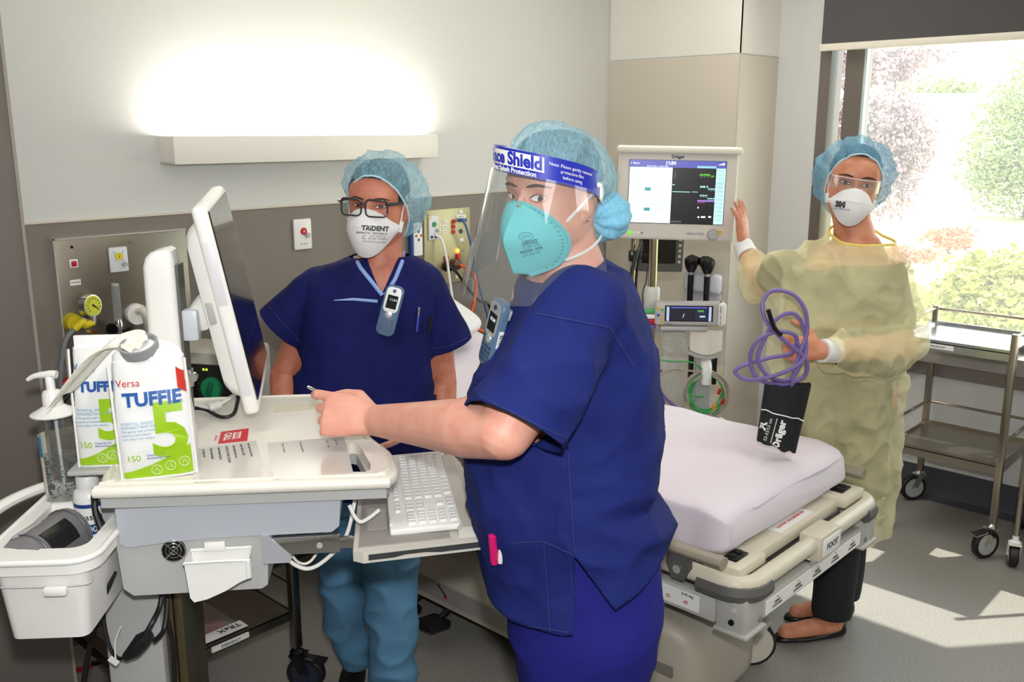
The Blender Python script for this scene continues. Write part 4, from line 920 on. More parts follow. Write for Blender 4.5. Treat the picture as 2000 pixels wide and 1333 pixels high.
tv, tf, tb_ = topplate(); n_ = len(tv)
def inset(p, k): 
    c = V((.26, .30, 0)); return p
def slab(z0, z1, grow0=0.0):
    vs = [V((p.x, p.y, z1)) for p in tv] + [V((p.x, p.y, z0)) for p in tv]
    return vs, tf + [[i + n_ for i in reversed(q)] for q in tf] + [(a, b, b + n_, a + n_) for a, b in tb_]
vs, fs = slab(TZ - .024, TZ); m = MB(CM); m.add(vs, fs)
# rounded nosing round the outside
m.tube([V((x, y, TZ - .013)) for x, y in op], .0125, 8, closed=True, upv=Z3)
m.build('worktop', topw, cart, sharp=50)
vs, fs = slab(TZ - .048, TZ - .0245); m = MB(CM); m.add([V((.26 + (p.x - .26) * .975, .3 + (p.y - .3) * .985, p.z)) for p in vs], fs); m.build('worktop_underside', cgrey, cart, smooth=False)
# raised lip round the worktop
MB(CM).tube([V((.26 + (x - .26) * .975, .3 + (y - .3) * .97, TZ)) for x, y in op], .004, 6, closed=True, upv=Z3).build('raised_rim', topw, cart)
# drawer front and body below
m = MB(CM); rp = [(.012, TZ - .05), (.445, TZ - .05), (.440, .942), (.425, .930), (.20, .930), (.10, .925), (.03, .918), (.015, .926)]
m.prism(rp, (0, .004, 0), X3, Z3, (0, .5, 0)); m.build('drawer', cblue, cart, sharp=30)
m = MB(CM); bp = [(.006, .93), (.29, .945), (.30, .93), (.298, .905), (.292, .82), (.28, .812), (.03, .812), (.012, .828)]
m.prism(bp, (0, .010, 0), X3, Z3, (0, .34, 0)); m.build('equipment_box', cgrey, cart, sharp=30)
MB(CM).bx(.034, .10, .03, .06, .805, .813).build('box_foot', mat('bronze_lip', (140, 128, 104), .4, .5), cart)
# fan grille
gc = CD(337, 1080, 1.70); gx, gz = gc.x, gc.z
fg = MB(CM).cyl((gx, .0095, gz), (gx, .007, gz), .0235, n=28).build('fan_hole', blackm, cart)
m = MB(CM)
for r_ in (.0225, .015, .008): m.tube([V((gx + r_ * math.cos(2 * PI * i / 24), .005, gz + r_ * math.sin(2 * PI * i / 24))) for i in range(24)], .0013, 6, closed=True)
for a in (45, 135): m.tube([(gx - .023 * math.cos(R(a)), .005, gz - .023 * math.sin(R(a))), (gx + .023 * math.cos(R(a)), .005, gz + .023 * math.sin(R(a)))], .0012, 6)
m.build('fan_grille', chrome, fg)
# scanner holster
h0 = CD(422, 1130, 1.66); hx, hz = h0.x, h0.z
m = MB(CM)
prof = [(-.058, .032), (-.02, .036), (.03, .036), (.060, .034), (.060, -.006), (.045, -.012), (.015, -.03), (-.02, -.045), (-.045, -.05), (-.052, -.04)]
a_ = [V((hx + x, -.052, hz + z)) for x, z in prof]; b_ = [V((hx + x * .97, .006, hz + z)) for x, z in prof]; n2 = len(prof)
m.add(a_ + b_, [tuple(range(n2))] + [(i, (i + 1) % n2, n2 + (i + 1) % n2, n2 + i) for i in range(3, n2)] + [tuple(range(2 * n2 - 1, n2 - 1, -1))])
m.tube([V((hx - .058, -.052, hz + .032)), V((hx - .02, -.054, hz + .035)), V((hx + .03, -.054, hz + .035)), V((hx + .062, -.052, hz + .033)), V((hx + .06, .004, hz + .034)), V((hx - .057, .004, hz + .034))], .0032, 6, closed=True)
m.tube([V((hx + .061, -.05, hz + .033)), V((hx + .061, -.05, hz - .004))], .006, 8)
m.build('scanner_holster', white, cart, sharp=40)
MB(CM).bx(hx - .03, hx + .01, .0, .009, hz + .03, hz + .05, .002).build('holster_clip', white, cart)
# mast, foot and casters
m = MB(CM); m.bx(-.075, .045, .13, .40, .12, 1.0, .01); m.build('mast', mat('mast_silver', (176, 176, 174), .4), cart)
m = MB(CM); m.bx(-.098, -.06, .22, .45, .55, 1.175, .006); m.build('mast_back_rail', cgrey, cart); MB(CM).bx(-.101, -.098, .222, .36, .7, 1.17).build('mast_back_edge', mat('pale_blue_edge', (205, 222, 235), .4), cart)
for i, x in enumerate((.047, .068)): MB(CM).bx(x, x + .018, .15, .34, .12, .82, .002).build('mast_profile', mat('bronze_profile', (120, 108, 80), .35, .8), cart)
m = MB(CM); m.bx(-.16, .42, .02, .52, .09, .13, .02, 3); m.build('base', cgrey, cart)
for x, y in ((-.12, .06), (.38, .06), (-.12, .48), (.38, .48)): caster(cart, (x, y, .10), .05, .03, 200, CM)
# white lift column for the screen
wc0 = CMI @ V((-.765, 2.02, 0)); wx, wy = wc0.x, wc0.y
m = MB(CM); rings = []
for z, sx, dy in ((1.0, .036, 0), (1.40, .034, 0), (1.44, .033, 0), (1.458, .028, .004), (1.466, .018, .01)):
    rings.append([V((wx + x, wy + dy + y, z + x * .25)) for x, y in rrect(2 * sx, .075, .016, 4)])
m.loft(rings); m.build('lift_column', white, cart, sharp=40)
MB(CM).bx(wx + .034, wx + .040, wy - .028, wy + .028, 1.03, 1.435).build('column_slot', mat('slot_grey', (96, 96, 94), .4), cart)
m = MB(CM); m.box((wx + .055, wy - .005, 1.30), (.035, .04, .07), None, .006); m.build('arm_hinge', mat('hinge_grey', (200, 204, 210), .35), cart)
m = MB(CM); m.cyl((wx + .04, wy - .01, 1.16), (wx + .04, wy - .01, 1.20), .012); m.cyl((wx + .055, wy - .035, 1.185), (wx + .055, wy - .02, 1.185), .010); m.build('cable_gland', chrome, cart)
# ---- screen
nt_, nb_, fb_, ft_ = CD(400, 386, 1.95), CD(508, 822, 2.0), CD(524, 700, 2.36), CD(437, 374, 2.33)
ex = ((ft_ - nt_) + (fb_ - nb_)).normalized(); ez = ((nt_ - nb_) + (ft_ - fb_)); ez = (ez - ex * ez.dot(ex)).normalized(); en = ez.cross(ex).normalized()
if (CM.to_3x3() @ en).dot(CFM.to_3x3() @ V((1, 0, 0))) < 0: en = -en
SW, SH = ((ft_ - nt_).length + (fb_ - nb_).length) / 2, ((nt_ - nb_).length + (ft_ - fb_).length) / 2
so_ = (nt_ + nb_ + fb_ + ft_) / 4
SMX = CM @ Matrix(((ex.x, en.x, ez.x, so_.x), (ex.y, en.y, ez.y, so_.y), (ex.z, en.z, ez.z, so_.z), (0, 0, 0, 1)))
mon = MB(SMX); mon.box((0, -.016, 0), (SW, .034, SH), None, .012, 3); scrn = mon.build('screen_unit', white, cart)
MB(SMX).box((0, .0018, .008), (SW - .020, .003, SH - .045)).build('display_glass', mat('dark_glass', (10, 12, 20), .03, spec=.8, coat=1.0), scrn)
m = MB(SMX); m.loft([[V((x, y, z)) for x, z in rrect(sw, sh, .03, 4)] for y, sw, sh in ((-.030, SW * .94, SH * .86), (-.052, SW * .90, SH * .80), (-.062, SW * .86, SH * .74))]); m.build('back_cover', white, scrn, sharp=40)
for z0, z1 in ((.02, .16), (-.19, -.06)): MB(SMX).bx(-SW * .5 - .0005, -SW * .5 + .004, -.026, -.006, z0, z1, .001).build('side_vent', mat('vent_white', (222, 222, 224), .4), scrn)
MB(SMX).bx(-SW * .45 - .004, -SW * .45 + .004, -.056, -.036, -.02, .03, .003).build('side_port', grey, scrn)
MB(SMX).bx(-SW * .30, -SW * .18, .0022, .0032, SH * .40, SH * .45).build('sticker', white, scrn)
a1 = V((wx + .07, wy, 1.31)); a2 = so_ - en * .05
MB(CM).tube(spline([a1, a1 * .5 + a2 * .5 + V((0, 0, .005)), a2], 5), [.030, .034, .036], 14, upv=Z3).build('screen_arm', white, cart)
# keyboard drawer on chrome slides
dz = .93
m = MB(CM); tp = [(.470, -.075), (.49, -.088), (.72, -.055), (.735, -.04), (.735, .05), (.71, .40), (.50, .42), (.47, .40)]
m.prism(tp, (0, 0, dz - .028), X3, Y3, (0, 0, .022)); kd = m.build('keyboard_drawer', mat('drawer_beige', (206, 202, 192), .45), cart, sharp=30)
m = MB(CM); m.prism([(.48, -.065), (.66, -.042), (.655, .40), (.48, .40)], (0, 0, dz - .006), X3, Y3, (0, 0, .003)); m.build('mat', mat('drawer_mat_grey', (150, 146, 140), .5), kd)
m = MB(CM); m.loft([[V((.70 + x - (y + .05) * .05, y, dz - .006 + z)) for x, z in ((-.022, 0), (-.022, .012), (-.012, .022), (.012, .022), (.026, .008), (.028, 0))] for y in (-.04, .1, .39)]); m.build('palm_rest', mat('drawer_beige', (206, 202, 192), .45), kd)
MB(CM).add([V((.50, -.0885, dz - .010)), V((.72, -.0565, dz - .010)), V((.72, -.0565, dz - .022)), V((.64, -.068, dz - .022)), V((.61, -.073, dz - .018)), V((.57, -.079, dz - .018)), V((.55, -.081, dz - .022)), V((.50, -.0885, dz - .022))], [tuple(range(8))]).build('pull_recess', mat('recess_dark', (60, 60, 62), .4), kd)
m = MB(CM); m.prism([(.495, .01), (.535, .015), (.53, .12), (.49, .12)], (0, 0, dz - .003), X3, Y3, (0, 0, .001)); m.build('mat_pad', mat('mat_pad', (172, 168, 160), .4), kd)
m = MB(CM); m.bx(.29, .44, -.002, .012, .888, .925, .001); m.bx(.40, .50, -.0, .010, .895, .918, .001); m.build('slide', chrome, cart); MB(CM).bx(.29, .50, .33, .345, .888, .925, .001).build('slide', chrome, cart)
MB(CM).cyl((.40, -.004, .905), (.40, .0, .905), .006, n=12).build('slide_rivet', grey, cart)
m = MB(CM); m.prism([(.288, .885), (.288, .932), (.30, .932), (.345, .884), (.34, .872), (.288, .872)], (0, -.004, 0), X3, Z3, (0, .06, 0)); m.build('slide_bracket', mat('slide_bracket', (190, 192, 198), .3, .3), cart)
# keyboard
kbp = CL(835, 965, .945)
KM = CM @ Matrix.Translation((.607, .205, dz - .004)) @ Matrix.Rotation(R(2.5), 4, 'Z') @ rot3(0, -2, 0)
kb = thing('keyboard', 'white full size keyboard lying in the cart drawer', 'keyboard', KM)
# keyboard runs along the cart's depth: local y = length, x = rows (space bar at +x)
MB(KM).box((0, 0, .008), (.150, .445, .014), None, .004).build('tray', white, kb)
MB(KM).bx(-.075, -.07, -.20, -.16, .0, .018, .002).build('foot', white, kb)
kw = mat('white_keys', (232, 232, 230), .4); kmesh = {}
def key(x, y, sx, sy, nm='key'):
    k = (round(sx, 4), round(sy, 4))
    o = None
    if k not in kmesh:
        mm = MB(); mm.loft([[V((a, b, 0)) for a, b in rrect(sx, sy, .0015, 1)], [V((a, b, .006)) for a, b in rrect(sx - .003, sy - .003, .0015, 1)]])
        kmesh[k] = mm.mesh('key'); kmesh[k].materials.append(kw)
    o = bpy.data.objects.new(nm, kmesh[k]); COL.objects.link(o); o.parent = kb; o.location = (x, y, .0145)
U = .0187
for r_ in range(6):
    x = -.055 + r_ * .0215 + (.004 if r_ > 0 else 0)
    if r_ == 5:
        y = .205
        for wd in (1.25, 1.25, 1.25, 5.6, 1.25, 1.25, 1.25, 1.25): key(x, y - wd * U / 2, .0175, wd * U - .002); y -= wd * U
    else:
        y = .205; n_k = 15
        for c in range(n_k): key(x, y - U / 2, .0175 if r_ else .013, U - .002); y -= U
    y = -.085
    for c in range(3):
        if r_ in (3,) : y -= U; continue
        if r_ == 4 and c != 1: y -= U; continue
        key(x, y - U / 2, .0175 if r_ else .013, U - .002); y -= U
    y = -.147
    for c in range(4):
        if r_ == 0: break
        key(x, y - U * .41, .0175, U * .82 - .0018); y -= U * .82
MB(KM).box((-.069, .19, .0155), (.004, .02, .001)).build('logo_strip', ink, kb)
# cables about the drawer
wcb = thing('cart_cables', 'white and beige cables looping behind the keyboard drawer', 'cable', CM @ V((.38, .1, .84)))
MB(CM).tube(spline([(.30, .06, .90), (.33, .03, .865), (.37, .02, .845), (.41, .03, .86), (.45, .05, .90), (.47, .08, .97), (.475, .1, .995)], 6), .0042, 8).build('cable', white, wcb)
MB(CM).tube(spline([(.31, .10, .93), (.335, .05, .87), (.36, .03, .852), (.385, .04, .862), (.41, .08, .91), (.42, .1, .94)], 6), .003, 8).build('cable', offwhite, wcb)
MB(CM).tube(spline([(.46, .03, .975), (.47, .02, .955), (.482, .02, .942), (.50, .02, .95), (.52, .03, .962)], 6), .004, 8).build('cable', white, wcb)
# things fixed flat on the worktop
def flat(name, px, m, label, cat, z=TZ + .0008, th=.0006):
    pts = [CL(x, y, TZ) for x, y in px]; mm = MB(CM); c = sum(pts, V()) / len(pts)
    mm.prism([(p.x, p.y) for p in pts], (0, 0, z), X3, Y3, (0, 0, th)); return mm, pts
clearm = mat('clear_sleeve', (218, 214, 206), .18, coat=.8); MATS['clear_sleeve'] = clearm
mm, pt = flat('sleeve', ((372, 880), (500, 862), (520, 935), (378, 945)), clearm, '', '')
sl = mm.build('document_sleeve', clearm, label='clear plastic sleeve with printed notes taped beside the wipes', cat='document')
u1 = (pt[1] - pt[0]).normalized(); 
def notes(o, p00, p10, p01, lines, size, par, mcol=ink):
    """lines of small print running from the sleeve's far edge towards the viewer"""
    ux = (p01 - p00).normalized(); uy = -(p10 - p00).normalized() * -1
    t = MB(CM)
    for i, s_ in enumerate(lines): t.text(s_, size, p00 + (p10 - p00) * ((i + .7) / (len(lines) + .8)) + (p01 - p00) * .06 + V((0, 0, .0016)), ux, Z3.cross(ux), 'LEFT', .0001)
    t.build('lettering', mcol, par)
notes(0, pt[0], pt[1], pt[3], ['. . . . . .', 'user login card', 'keep screens locked', 'return drawer key here', 'PATIENT RECORD STATION', 'clean keyboard after use', 'report faults ext. 2451', 'ward copy do not remove'], .0085, sl)
mm, pt = flat('sleeve', ((522, 866), (672, 855), (690, 925), (535, 938)), clearm, '', '')
sl2 = mm.build('document_sleeve', MATS['clear_sleeve'], label='clear plastic sleeve shining near the grip slot', cat='document')
notes(0, pt[0], pt[1], pt[3], ['', 'step one   step two', '', 'check name and date', '', '', 'confirm      sign', 'record  time'], .008, sl2, mat('faint_ink', (120, 118, 112), .7))
mm, pt = flat('call', ((432, 845), (486, 838), (483, 862), (426, 868)), None, '', '')
cs = mm.build('emergency_sticker', mat('red_sticker', (205, 45, 60), .5), label='red CALL 2222 emergency sticker on the worktop', cat='sticker')
t = MB(CM); ux = (pt[3] - pt[0]).normalized(); uy = (pt[1] - pt[0]).normalized(); o = (pt[0] + pt[1] + pt[2] + pt[3]) / 4 + V((0, 0, .0018))
ux = -ux if ux.cross(uy).z < 0 else ux
t.text('CALL', .022, o - uy * .014, ux, uy, ext=.0001, bold=.0007); t.text('2222', .024, o + uy * .006 + V((0, 0, .0001)), ux, uy, ext=.0001, bold=.0007); t.build('lettering', white, cs)
mm, pt = flat('em', ((418, 850), (430, 846), (424, 868), (412, 870)), None, '', ''); es_ = mm.build('white_edge', white, cs)
t = MB(CM); t.text('EMERGENCY', .0075, (pt[0] + pt[1] + pt[2] + pt[3]) / 4 + V((0, 0, .0018)), ux, uy, ext=.0001); t.build('lettering', mat('red_sticker', (205, 45, 60), .5), cs)
mm, pt = flat('plq', ((538, 795), (622, 789), (620, 800), (532, 806)), None, '', '')
mm.build('worktop_plaque', mat('cream_plaque', (226, 218, 196), .4), label='cream embossed plaque at the rear of the worktop', cat='plaque')
# black and white cables behind the screen
cb2 = thing('screen_cables', 'black and white cables lying behind the screen on the worktop', 'cable', CM @ CL(430, 810, TZ))
def cz(px, py, z): return CL(px, py, z)
MB(CM).tube(spline([cz(372, 798, 1.06), cz(400, 800, 1.06), cz(432, 815, 1.056), cz(455, 810, 1.06), cz(463, 790, 1.08), cz(466, 772, 1.10)], 6), .0045, 8).build('cable', black, cb2)
MB(CM).tube(spline([cz(368, 786, 1.07), cz(400, 796, 1.065), cz(420, 795, 1.07), cz(445, 780, 1.08), cz(462, 768, 1.10)], 6), .0045, 8).build('cable', white, cb2)
MB(CM).tube([cz(408, 797, 1.068), cz(430, 790, 1.072)], [.011, .010], 10).build('ferrite', white, cb2)
# ---------------- wipes packs
packw = mat('pack_white', (240, 240, 238), .3, bump=(14, .25)); packg = mat('pack_lime', (158, 200, 30), .35); packb = mat('pack_blue', (38, 92, 165), .35); packr = mat('pack_red', (205, 55, 40), .35)
def wipes(label, M, H_, wd, dp, opened, seed):
    t = thing('wipes_pack', label, 'wipes pack', M, 'wipes packs on the cart')
    def body(u, v):
        a = 2 * PI * u; c, s_ = math.cos(a), math.sin(a)
        e = .30 + .25 * v; x = wd / 2 * math.copysign(abs(c) ** e, c); y = dp / 2 * math.copysign(abs(s_) ** e, s_)
        k = 1 + .05 * math.sin(PI * v); x *= k * (1 - .06 * v); y *= (1 - .30 * v ** 3) * (1 + .16 * math.sin(PI * min(1, v * 1.2)))
        w_ = .0022 * noise.noise(V((x * 28, y * 28, v * 6 + seed))) + .0010 * noise.noise(V((x * 60, y * 60, v * 20 + seed)))
        return V((x + w_ * c, y + w_ * s_, H_ * v))
    m = MB(M); m.sheet(body, 56, 36, wrap=True); m.f.append(tuple(i * 37 for i in range(56))); m.f.append(tuple(i * 37 + 36 for i in reversed(range(56)))); pouch = m.build('pouch', packw, t, sharp=70)
    def front(x, z):
        """point on the front skin"""
        best = None
        v = min(max(z / H_, 0), 1)
        lo, hi = .5, 1.0
        for _ in range(22):
            mid = (lo + hi) / 2
            if body(mid, v).x < x: lo = mid
            else: hi = mid
        return body((lo + hi) / 2, v)
    def fr(x, y, z): p = front(x, y); return p + V((0, -.0030 - z, 0))
    def txt(s_, size, cx, cz_, mm_, al='CENTER', bold=0, par=pouch): MB(M).text(s_, size, (0, 0, 0), X3, Z3, al, .0002, fn=lambda x, y, z: fr(x + cx, y + cz_, z), bold=bold).build('lettering', mm_, par)
    ks = wd / .14
    txt('TUFFIE', .036 * ks, .004, H_ * .69, packb, bold=.0014)
    txt('5', .150 * ks, .030 * ks, H_ * .40, packg, bold=.004)
    if opened: txt('Versa', .020, -.038, H_ * .83, mat('pack_crimson', (190, 50, 60), .4))
    for i, s_ in enumerate(('HOSPITAL GRADE', 'DISINFECTANT WIPE', 'Kills germs with a broad', 'spectrum formulation', 'Low odour, low residue')): txt(s_, .0075 if i < 2 else .0062, -wd * .42, H_ * (.50 - .032 * i), mat('pack_skyblue', (120, 170, 205), .4), 'LEFT')
    # lime swoosh along the bottom with icons
    def sw(u, v): x = -wd * .46 + wd * .92 * u; top = H_ * (.035 + .20 * u ** 1.5); z = H_ * .025 + (top - H_ * .025 + H_ * .045) * v; return fr(x, z, .0001)
    MB(M).sheet(sw, 22, 8).build('swoosh', packg, pouch)
    for i in range(3):
        x = -wd * .02 + i * wd * .19; z = H_ * (.085 + .025 * i)
        MB(M).tube([fr(x + .0095 * math.cos(2 * PI * k / 14), z + .0095 * math.sin(2 * PI * k / 14), .0008) for k in range(14)], .0006, 4, closed=True).build('icon_ring', white, pouch)
        MB(M).tube([fr(x - .004, z - .004, .001), fr(x, z + .005, .001), fr(x + .004, z - .004, .001)], .0006, 4).build('icon_mark', white, pouch)
    txt('150', .018, -wd * .30, H_ * .20, packg); txt('Cleaning and\ndisinfecting wipes', .0062, -wd * .13, H_ * .205, packb, 'LEFT')
    # heat sealed edges
    for sx in (-1, 1): MB(M).tube([V((sx * wd / 2 * 1.0, -dp / 2 * .86 * (1 - .25 * (k / 8) ** 3), H_ * k / 8)) for k in range(9)], .0025, 6).build('side_seal', packw, pouch)
    return t, fr, pouch
P1 = CFM @ Matrix.Translation(onZ(300, 915, TZ)) @ Matrix.Rotation(R(16), 4, 'Z')
P1 = CFM @ Matrix.Translation(V((-.705, 1.775, TZ))) @ Matrix.Rotation(R(14), 4, 'Z') @ rot3(0, -2, 0)
w1, fr1, pouch1 = wipes('open white and lime wipes pack with a grey ring and a wipe pulled out', P1, .235, .140, .085, True, 1)
# shoulders of the opened pack and ring
TR = P1 @ Matrix.Translation((-.012, .0, .248)) @ rot3(20, -6, 0)
m = MB(P1); m.loft([[V((.130 / 2 * math.cos(a) if False else 0, 0, 0)) for a in (0, 1, 2)]] * 2) if False else None
m = MB(P1); rings = []
for k, (sx, sy, z, ox) in enumerate(((.066, .030, .228, 0), (.064, .032, .243, -.002), (.052, .034, .252, -.006), (.040, .034, .256, -.010))):
    rings.append([V((ox + sx * math.cos(2 * PI * j / 28), sy * math.sin(2 * PI * j / 28) + .003, z + .006 * math.sin(j * 1.3) - (.012 * math.sin(2 * PI * j / 28) * -1 if k > 1 else 0))) for j in range(28)])
m.loft(rings); m.build('gathered_top', packw, pouch1, sharp=80)
m = MB(TR); m.loft([[V((r_ * math.cos(2 * PI * j / 32), r_ * math.sin(2 * PI * j / 32), z)) for j in range(32)] for r_, z in ((.036, 0), (.037, .020), (.032, .020), (.031, 0))], closed=True); m.build('dispenser_ring', mat('ring_grey', (150, 150, 152), .4), w1, sharp=50)
MB(P1).sheet(lambda u, v: fr1(.052 + .016 * u, .180 + .040 * v - .014 * u, .0006), 5, 6).build('red_flash', packr, pouch1)
# the wipe hanging to the left
wp = [CMI @ p for p in ()]
c0 = CFM.inverted() @ (TR @ V((0, 0, .01)))
path = spline([c0, L(255, 664, 1.78), L(215, 672, 1.77), L(175, 715, 1.76), L(145, 752, 1.75), L(133, 768, 1.75)], 6)
def wipe(u, v):
    i = min(int(u * (len(path) - 1)), len(path) - 2); t_ = u * (len(path) - 1) - i; p = path[i].lerp(path[i + 1], t_)
    wdt = .022 + .034 * min(1, u * 2.2); d = V((.55, .75, .42)).normalized()
    return p + d * (v - .5) * wdt * 2 * .9 + V((0, 0, .004 * math.sin(v * 9 + u * 5)))
MB(CFM).sheet(wipe, 30, 10, .0018).build('pulled_wipe', mat('wipe_tissue', (234, 230, 218), .8, bump=(160, .35)), w1, sharp=80)
P2 = CFM @ Matrix.Translation(V((-.832, 1.83, TZ))) @ Matrix.Rotation(R(6), 4, 'Z')
w2, fr2, pouch2 = wipes('unopened white and lime wipes pack standing behind the open one', P2, .245, .105, .07, False, 5)
MB(P2).text('Versa', .02, (0, 0, 0), X3, Z3, fn=lambda x, y, z: fr2(x - .025, y + .208, z)).build('lettering', packb, pouch2)
m = MB(P2); m.bx(-.048, .048, -.004, .004, .24, .268, .002); m.build('top_seal', packw, pouch2)
MB(CM).bx(-.10, .0, .09, .20, TZ - .010, TZ - .001, .002).build('side_ledge', cgrey, cart)
# ---------------- tray and bin on the left of the cart
TBM = CFM @ Matrix.Translation(V((-.885, 1.76, 0))) @ Matrix.Rotation(R(4), 4, 'Z')
bt = thing('storage_tray', 'white plastic tray with carry rim on the left side of the cart', 'tray', TBM)
RZ = .955
o1 = rrect(.21, .40, .045, 5); 
m = MB(TBM)
rim_o = [V((x, y, RZ)) for x, y in rrect(.215, .40, .05, 6)]; 
def ringslab(outer, inner, z0, z1, mb):
    n = len(outer); vs = [V((x, y, z1)) for x, y in outer] + [V((x, y, z1)) for x, y in inner] + [V((x, y, z0)) for x, y in outer] + [V((x, y, z0)) for x, y in inner]
    fs = []
    for i in range(n):
        j = (i + 1) % n; fs += [(i, j, n + j, n + i), (2 * n + i, 3 * n + i, 3 * n + j, 2 * n + j), (i, 2 * n + i, 2 * n + j, j), (n + i, n + j, 3 * n + j, 3 * n + i)]
    mb.add(vs, fs)
ringslab([(x, y) for x, y in rrect(.215, .40, .05, 6)], [(x + .0, y + .01) for x, y in rrect(.145, .31, .03, 6)], RZ - .028, RZ, m)
m.tube([V((x, y, RZ - .004)) for x, y in rrect(.211, .396, .05, 6)], .0065, 8, closed=True, upv=Z3); m.build('rim', white, bt, sharp=50)
m = MB(TBM); A = [V((x, y + .01, RZ - .028)) for x, y in rrect(.15, .315, .03, 6)]; B = [V((x * .92, y * .95 + .01, .86)) for x, y in rrect(.15, .315, .03, 6)]
m.loft([A, B], cap=False); m.f.append(tuple(range(len(A), 2 * len(A)))); m.build('well', mat('tray_inner', (216, 214, 208), .4), bt)
m = MB(TBM); m.tube(spline([(-.10, -.17, RZ - .01), (-.155, -.19, RZ - .012), (-.185, -.12, RZ - .008), (-.175, .06, RZ), (-.13, .17, RZ), (-.09, .185, RZ - .006)], 8), .015, 10, upv=Z3, flat=.8); m.build('carry_handle', white, bt)
m = MB(TBM); A = [V((x + .005, y - .06, .925)) for x, y in rrect(.165, .26, .02, 4)]; B = [V((x * .86 + .005, y * .92 - .06, .79)) for x, y in rrect(.165, .26, .02, 4)]
m.loft([A, B], cap=False); m.f.append(tuple(range(len(A), 2 * len(A)))); bn = m.build('bin', mat('bin_white', (238, 236, 232), .35), bt)
m = MB(TBM); m.tube(spline([V((x * 1.0 + .005, y * 1.0 - .062, .903)) for x, y in ((-.083, -.10), (-.08, -.129), (0, -.134), (.08, -.129), (.085, -.10))], 5), .0016, 6); m.build('bin_rib', mat('bin_shade', (205, 203, 200), .4), bn)
m = MB(TBM); m.box((.035, -.198, .895), (.042, .016, .018), None, .005); m.build('bin_latch', white, bn)
# label printer in the tray
PMX = TBM @ Matrix.Translation((-.030, -.075, .862)) @ Matrix.Rotation(R(-12), 4, 'Z')
lp = thing('label_printer', 'grey domed label printer lying in the white tray', 'printer', PMX)
pg = mat('printer_grey', (120, 118, 120), .4)
dome = [(-.05, 0)] + [(.05 * math.cos(R(180 - a)), .05 + .062 * math.sin(R(a))) for a in range(0, 181, 15)] + [(.05, 0)]
m = MB(PMX); m.prism(dome, (0, -.07, 0), X3, Z3, (0, .15, 0)); m.build('shell', pg, lp, sharp=40)
m = MB(PMX); m.prism([(.052 * math.cos(R(a)), .05 + .064 * math.sin(R(a))) for a in range(20, 76, 8)] + [(.045 * math.cos(R(a)), .05 + .057 * math.sin(R(a))) for a in range(74, 19, -8)], (0, -.04, 0), X3, Z3, (0, .08, 0)); m.build('window', mat('smoky_window', (34, 34, 36), .15), lp)
for k, y in enumerate((-.052, .066)): MB(PMX).tube([V((.0515 * math.cos(R(a)), y, .05 + .0635 * math.sin(R(a)))) for a in range(10, 171, 16)], .0022, 6).build('seam', mat('seam_grey', (82, 80, 82), .4), lp)
m = MB(PMX); m.box((-.02, -.02, .108), (.016, .07, .006), rot3(0, -20, 0), .002); m.build('release_bar', grey, lp)
# gel bottle
gp = TBM @ Matrix.Translation((.008, .062, .862))
gb = thing('gel_bottle', 'white ultrasound gel bottle with a blue band in the tray', 'bottle', gp)
MB(gp).lathe([(.020, 0), (.030, .004), (.031, .02), (.031, .115), (.028, .128), (.020, .135)], n=28).build('bottle', white, gb, sharp=50)
MB(gp).lathe([(.021, .134), (.0225, .137), (.0225, .158), (.020, .162)], n=24).build('cap', white, gb)
MB(gp).lathe([(.0314, .098), (.0314, .106)], n=28).build('blue_band', mat('band_blue', (35, 70, 135), .4), gb)
def wrap(r_, a0, z0): return lambda x, y, z: V((r_ * math.sin(a0 + x / r_), -r_ * math.cos(a0 + x / r_), z0 + y)) * 1.0
MB(gp).text('Aquasonic', .019, (0, 0, 0), X3, Z3, fn=lambda x, y, z: V(((.0316 + z) * math.sin(x / .031 + .25), -(.0316 + z) * math.cos(x / .031 + .25), .078 + y))).build('lettering', ink, gb)
MB(gp).sheet(lambda u, v: V((.0316 * math.sin(-.15 + .8 * u), -.0316 * math.cos(-.15 + .8 * u), .040 + .022 * v)), 10, 2).build('blue_patch', mat('band_blue', (35, 70, 135), .4), gb)
MB(gp).text('100', .018, (0, 0, 0), X3, Z3, fn=lambda x, y, z: V(((.0319 + z) * math.sin(x / .031 + .25), -(.0319 + z) * math.cos(x / .031 + .25), .051 + y))).build('lettering', white, gb)
# hand sanitiser pump bottle clipped behind the tray
sb = L(128, 960, 1.86)
HM = CFM @ Matrix.Translation(V((sb.x, 1.86, RZ + .0))) @ rot3(0, -1.5, 0)
hs_ = thing('sanitiser_bottle', 'clear hand sanitiser pump bottle with white pump standing by the cart', 'bottle', HM)
clearb = glassy('clear_bottle', (246, 248, 246), body=.03, rough=.04)
MB(HM).lathe([(.020, 0), (.034, .003), (.037, .012), (.0375, .06), (.036, .13), (.033, .165), (.026, .185), (.018, .193)], n=32, sx=1.05, sy=.8).build('bottle', clearb, hs_, sharp=60)
MB(HM).lathe([(.019, .004), (.033, .006), (.0355, .012), (.036, .06), (.0352, .100)], n=32, sx=1.05, sy=.8).build('gel', glassy('gel_clear', (246, 248, 248), body=.03, rough=.02), hs_, sharp=60)
rnd = random.Random(4); bb = MB(HM)
for i in range(420):
    a = rnd.uniform(0, 2 * PI); r_ = rnd.uniform(.027, .0338); bb.ball((1.05 * r_ * math.cos(a), .8 * r_ * math.sin(a), rnd.uniform(.008, .098)), rnd.uniform(.0008, .0024), 6, 4)
b_o = bb.build('gel_bubbles', mat('bubble_grey', (92, 90, 88), .2), hs_); b_o['kind'] = 'stuff'
MB(HM).lathe([(.046, .188), (.047, .191), (.030, .200), (.020, .207), (.019, .232), (.016, .238), (.009, .24), (.0085, .268), (.007, .27)], n=28).build('pump_collar', white, hs_, sharp=40)
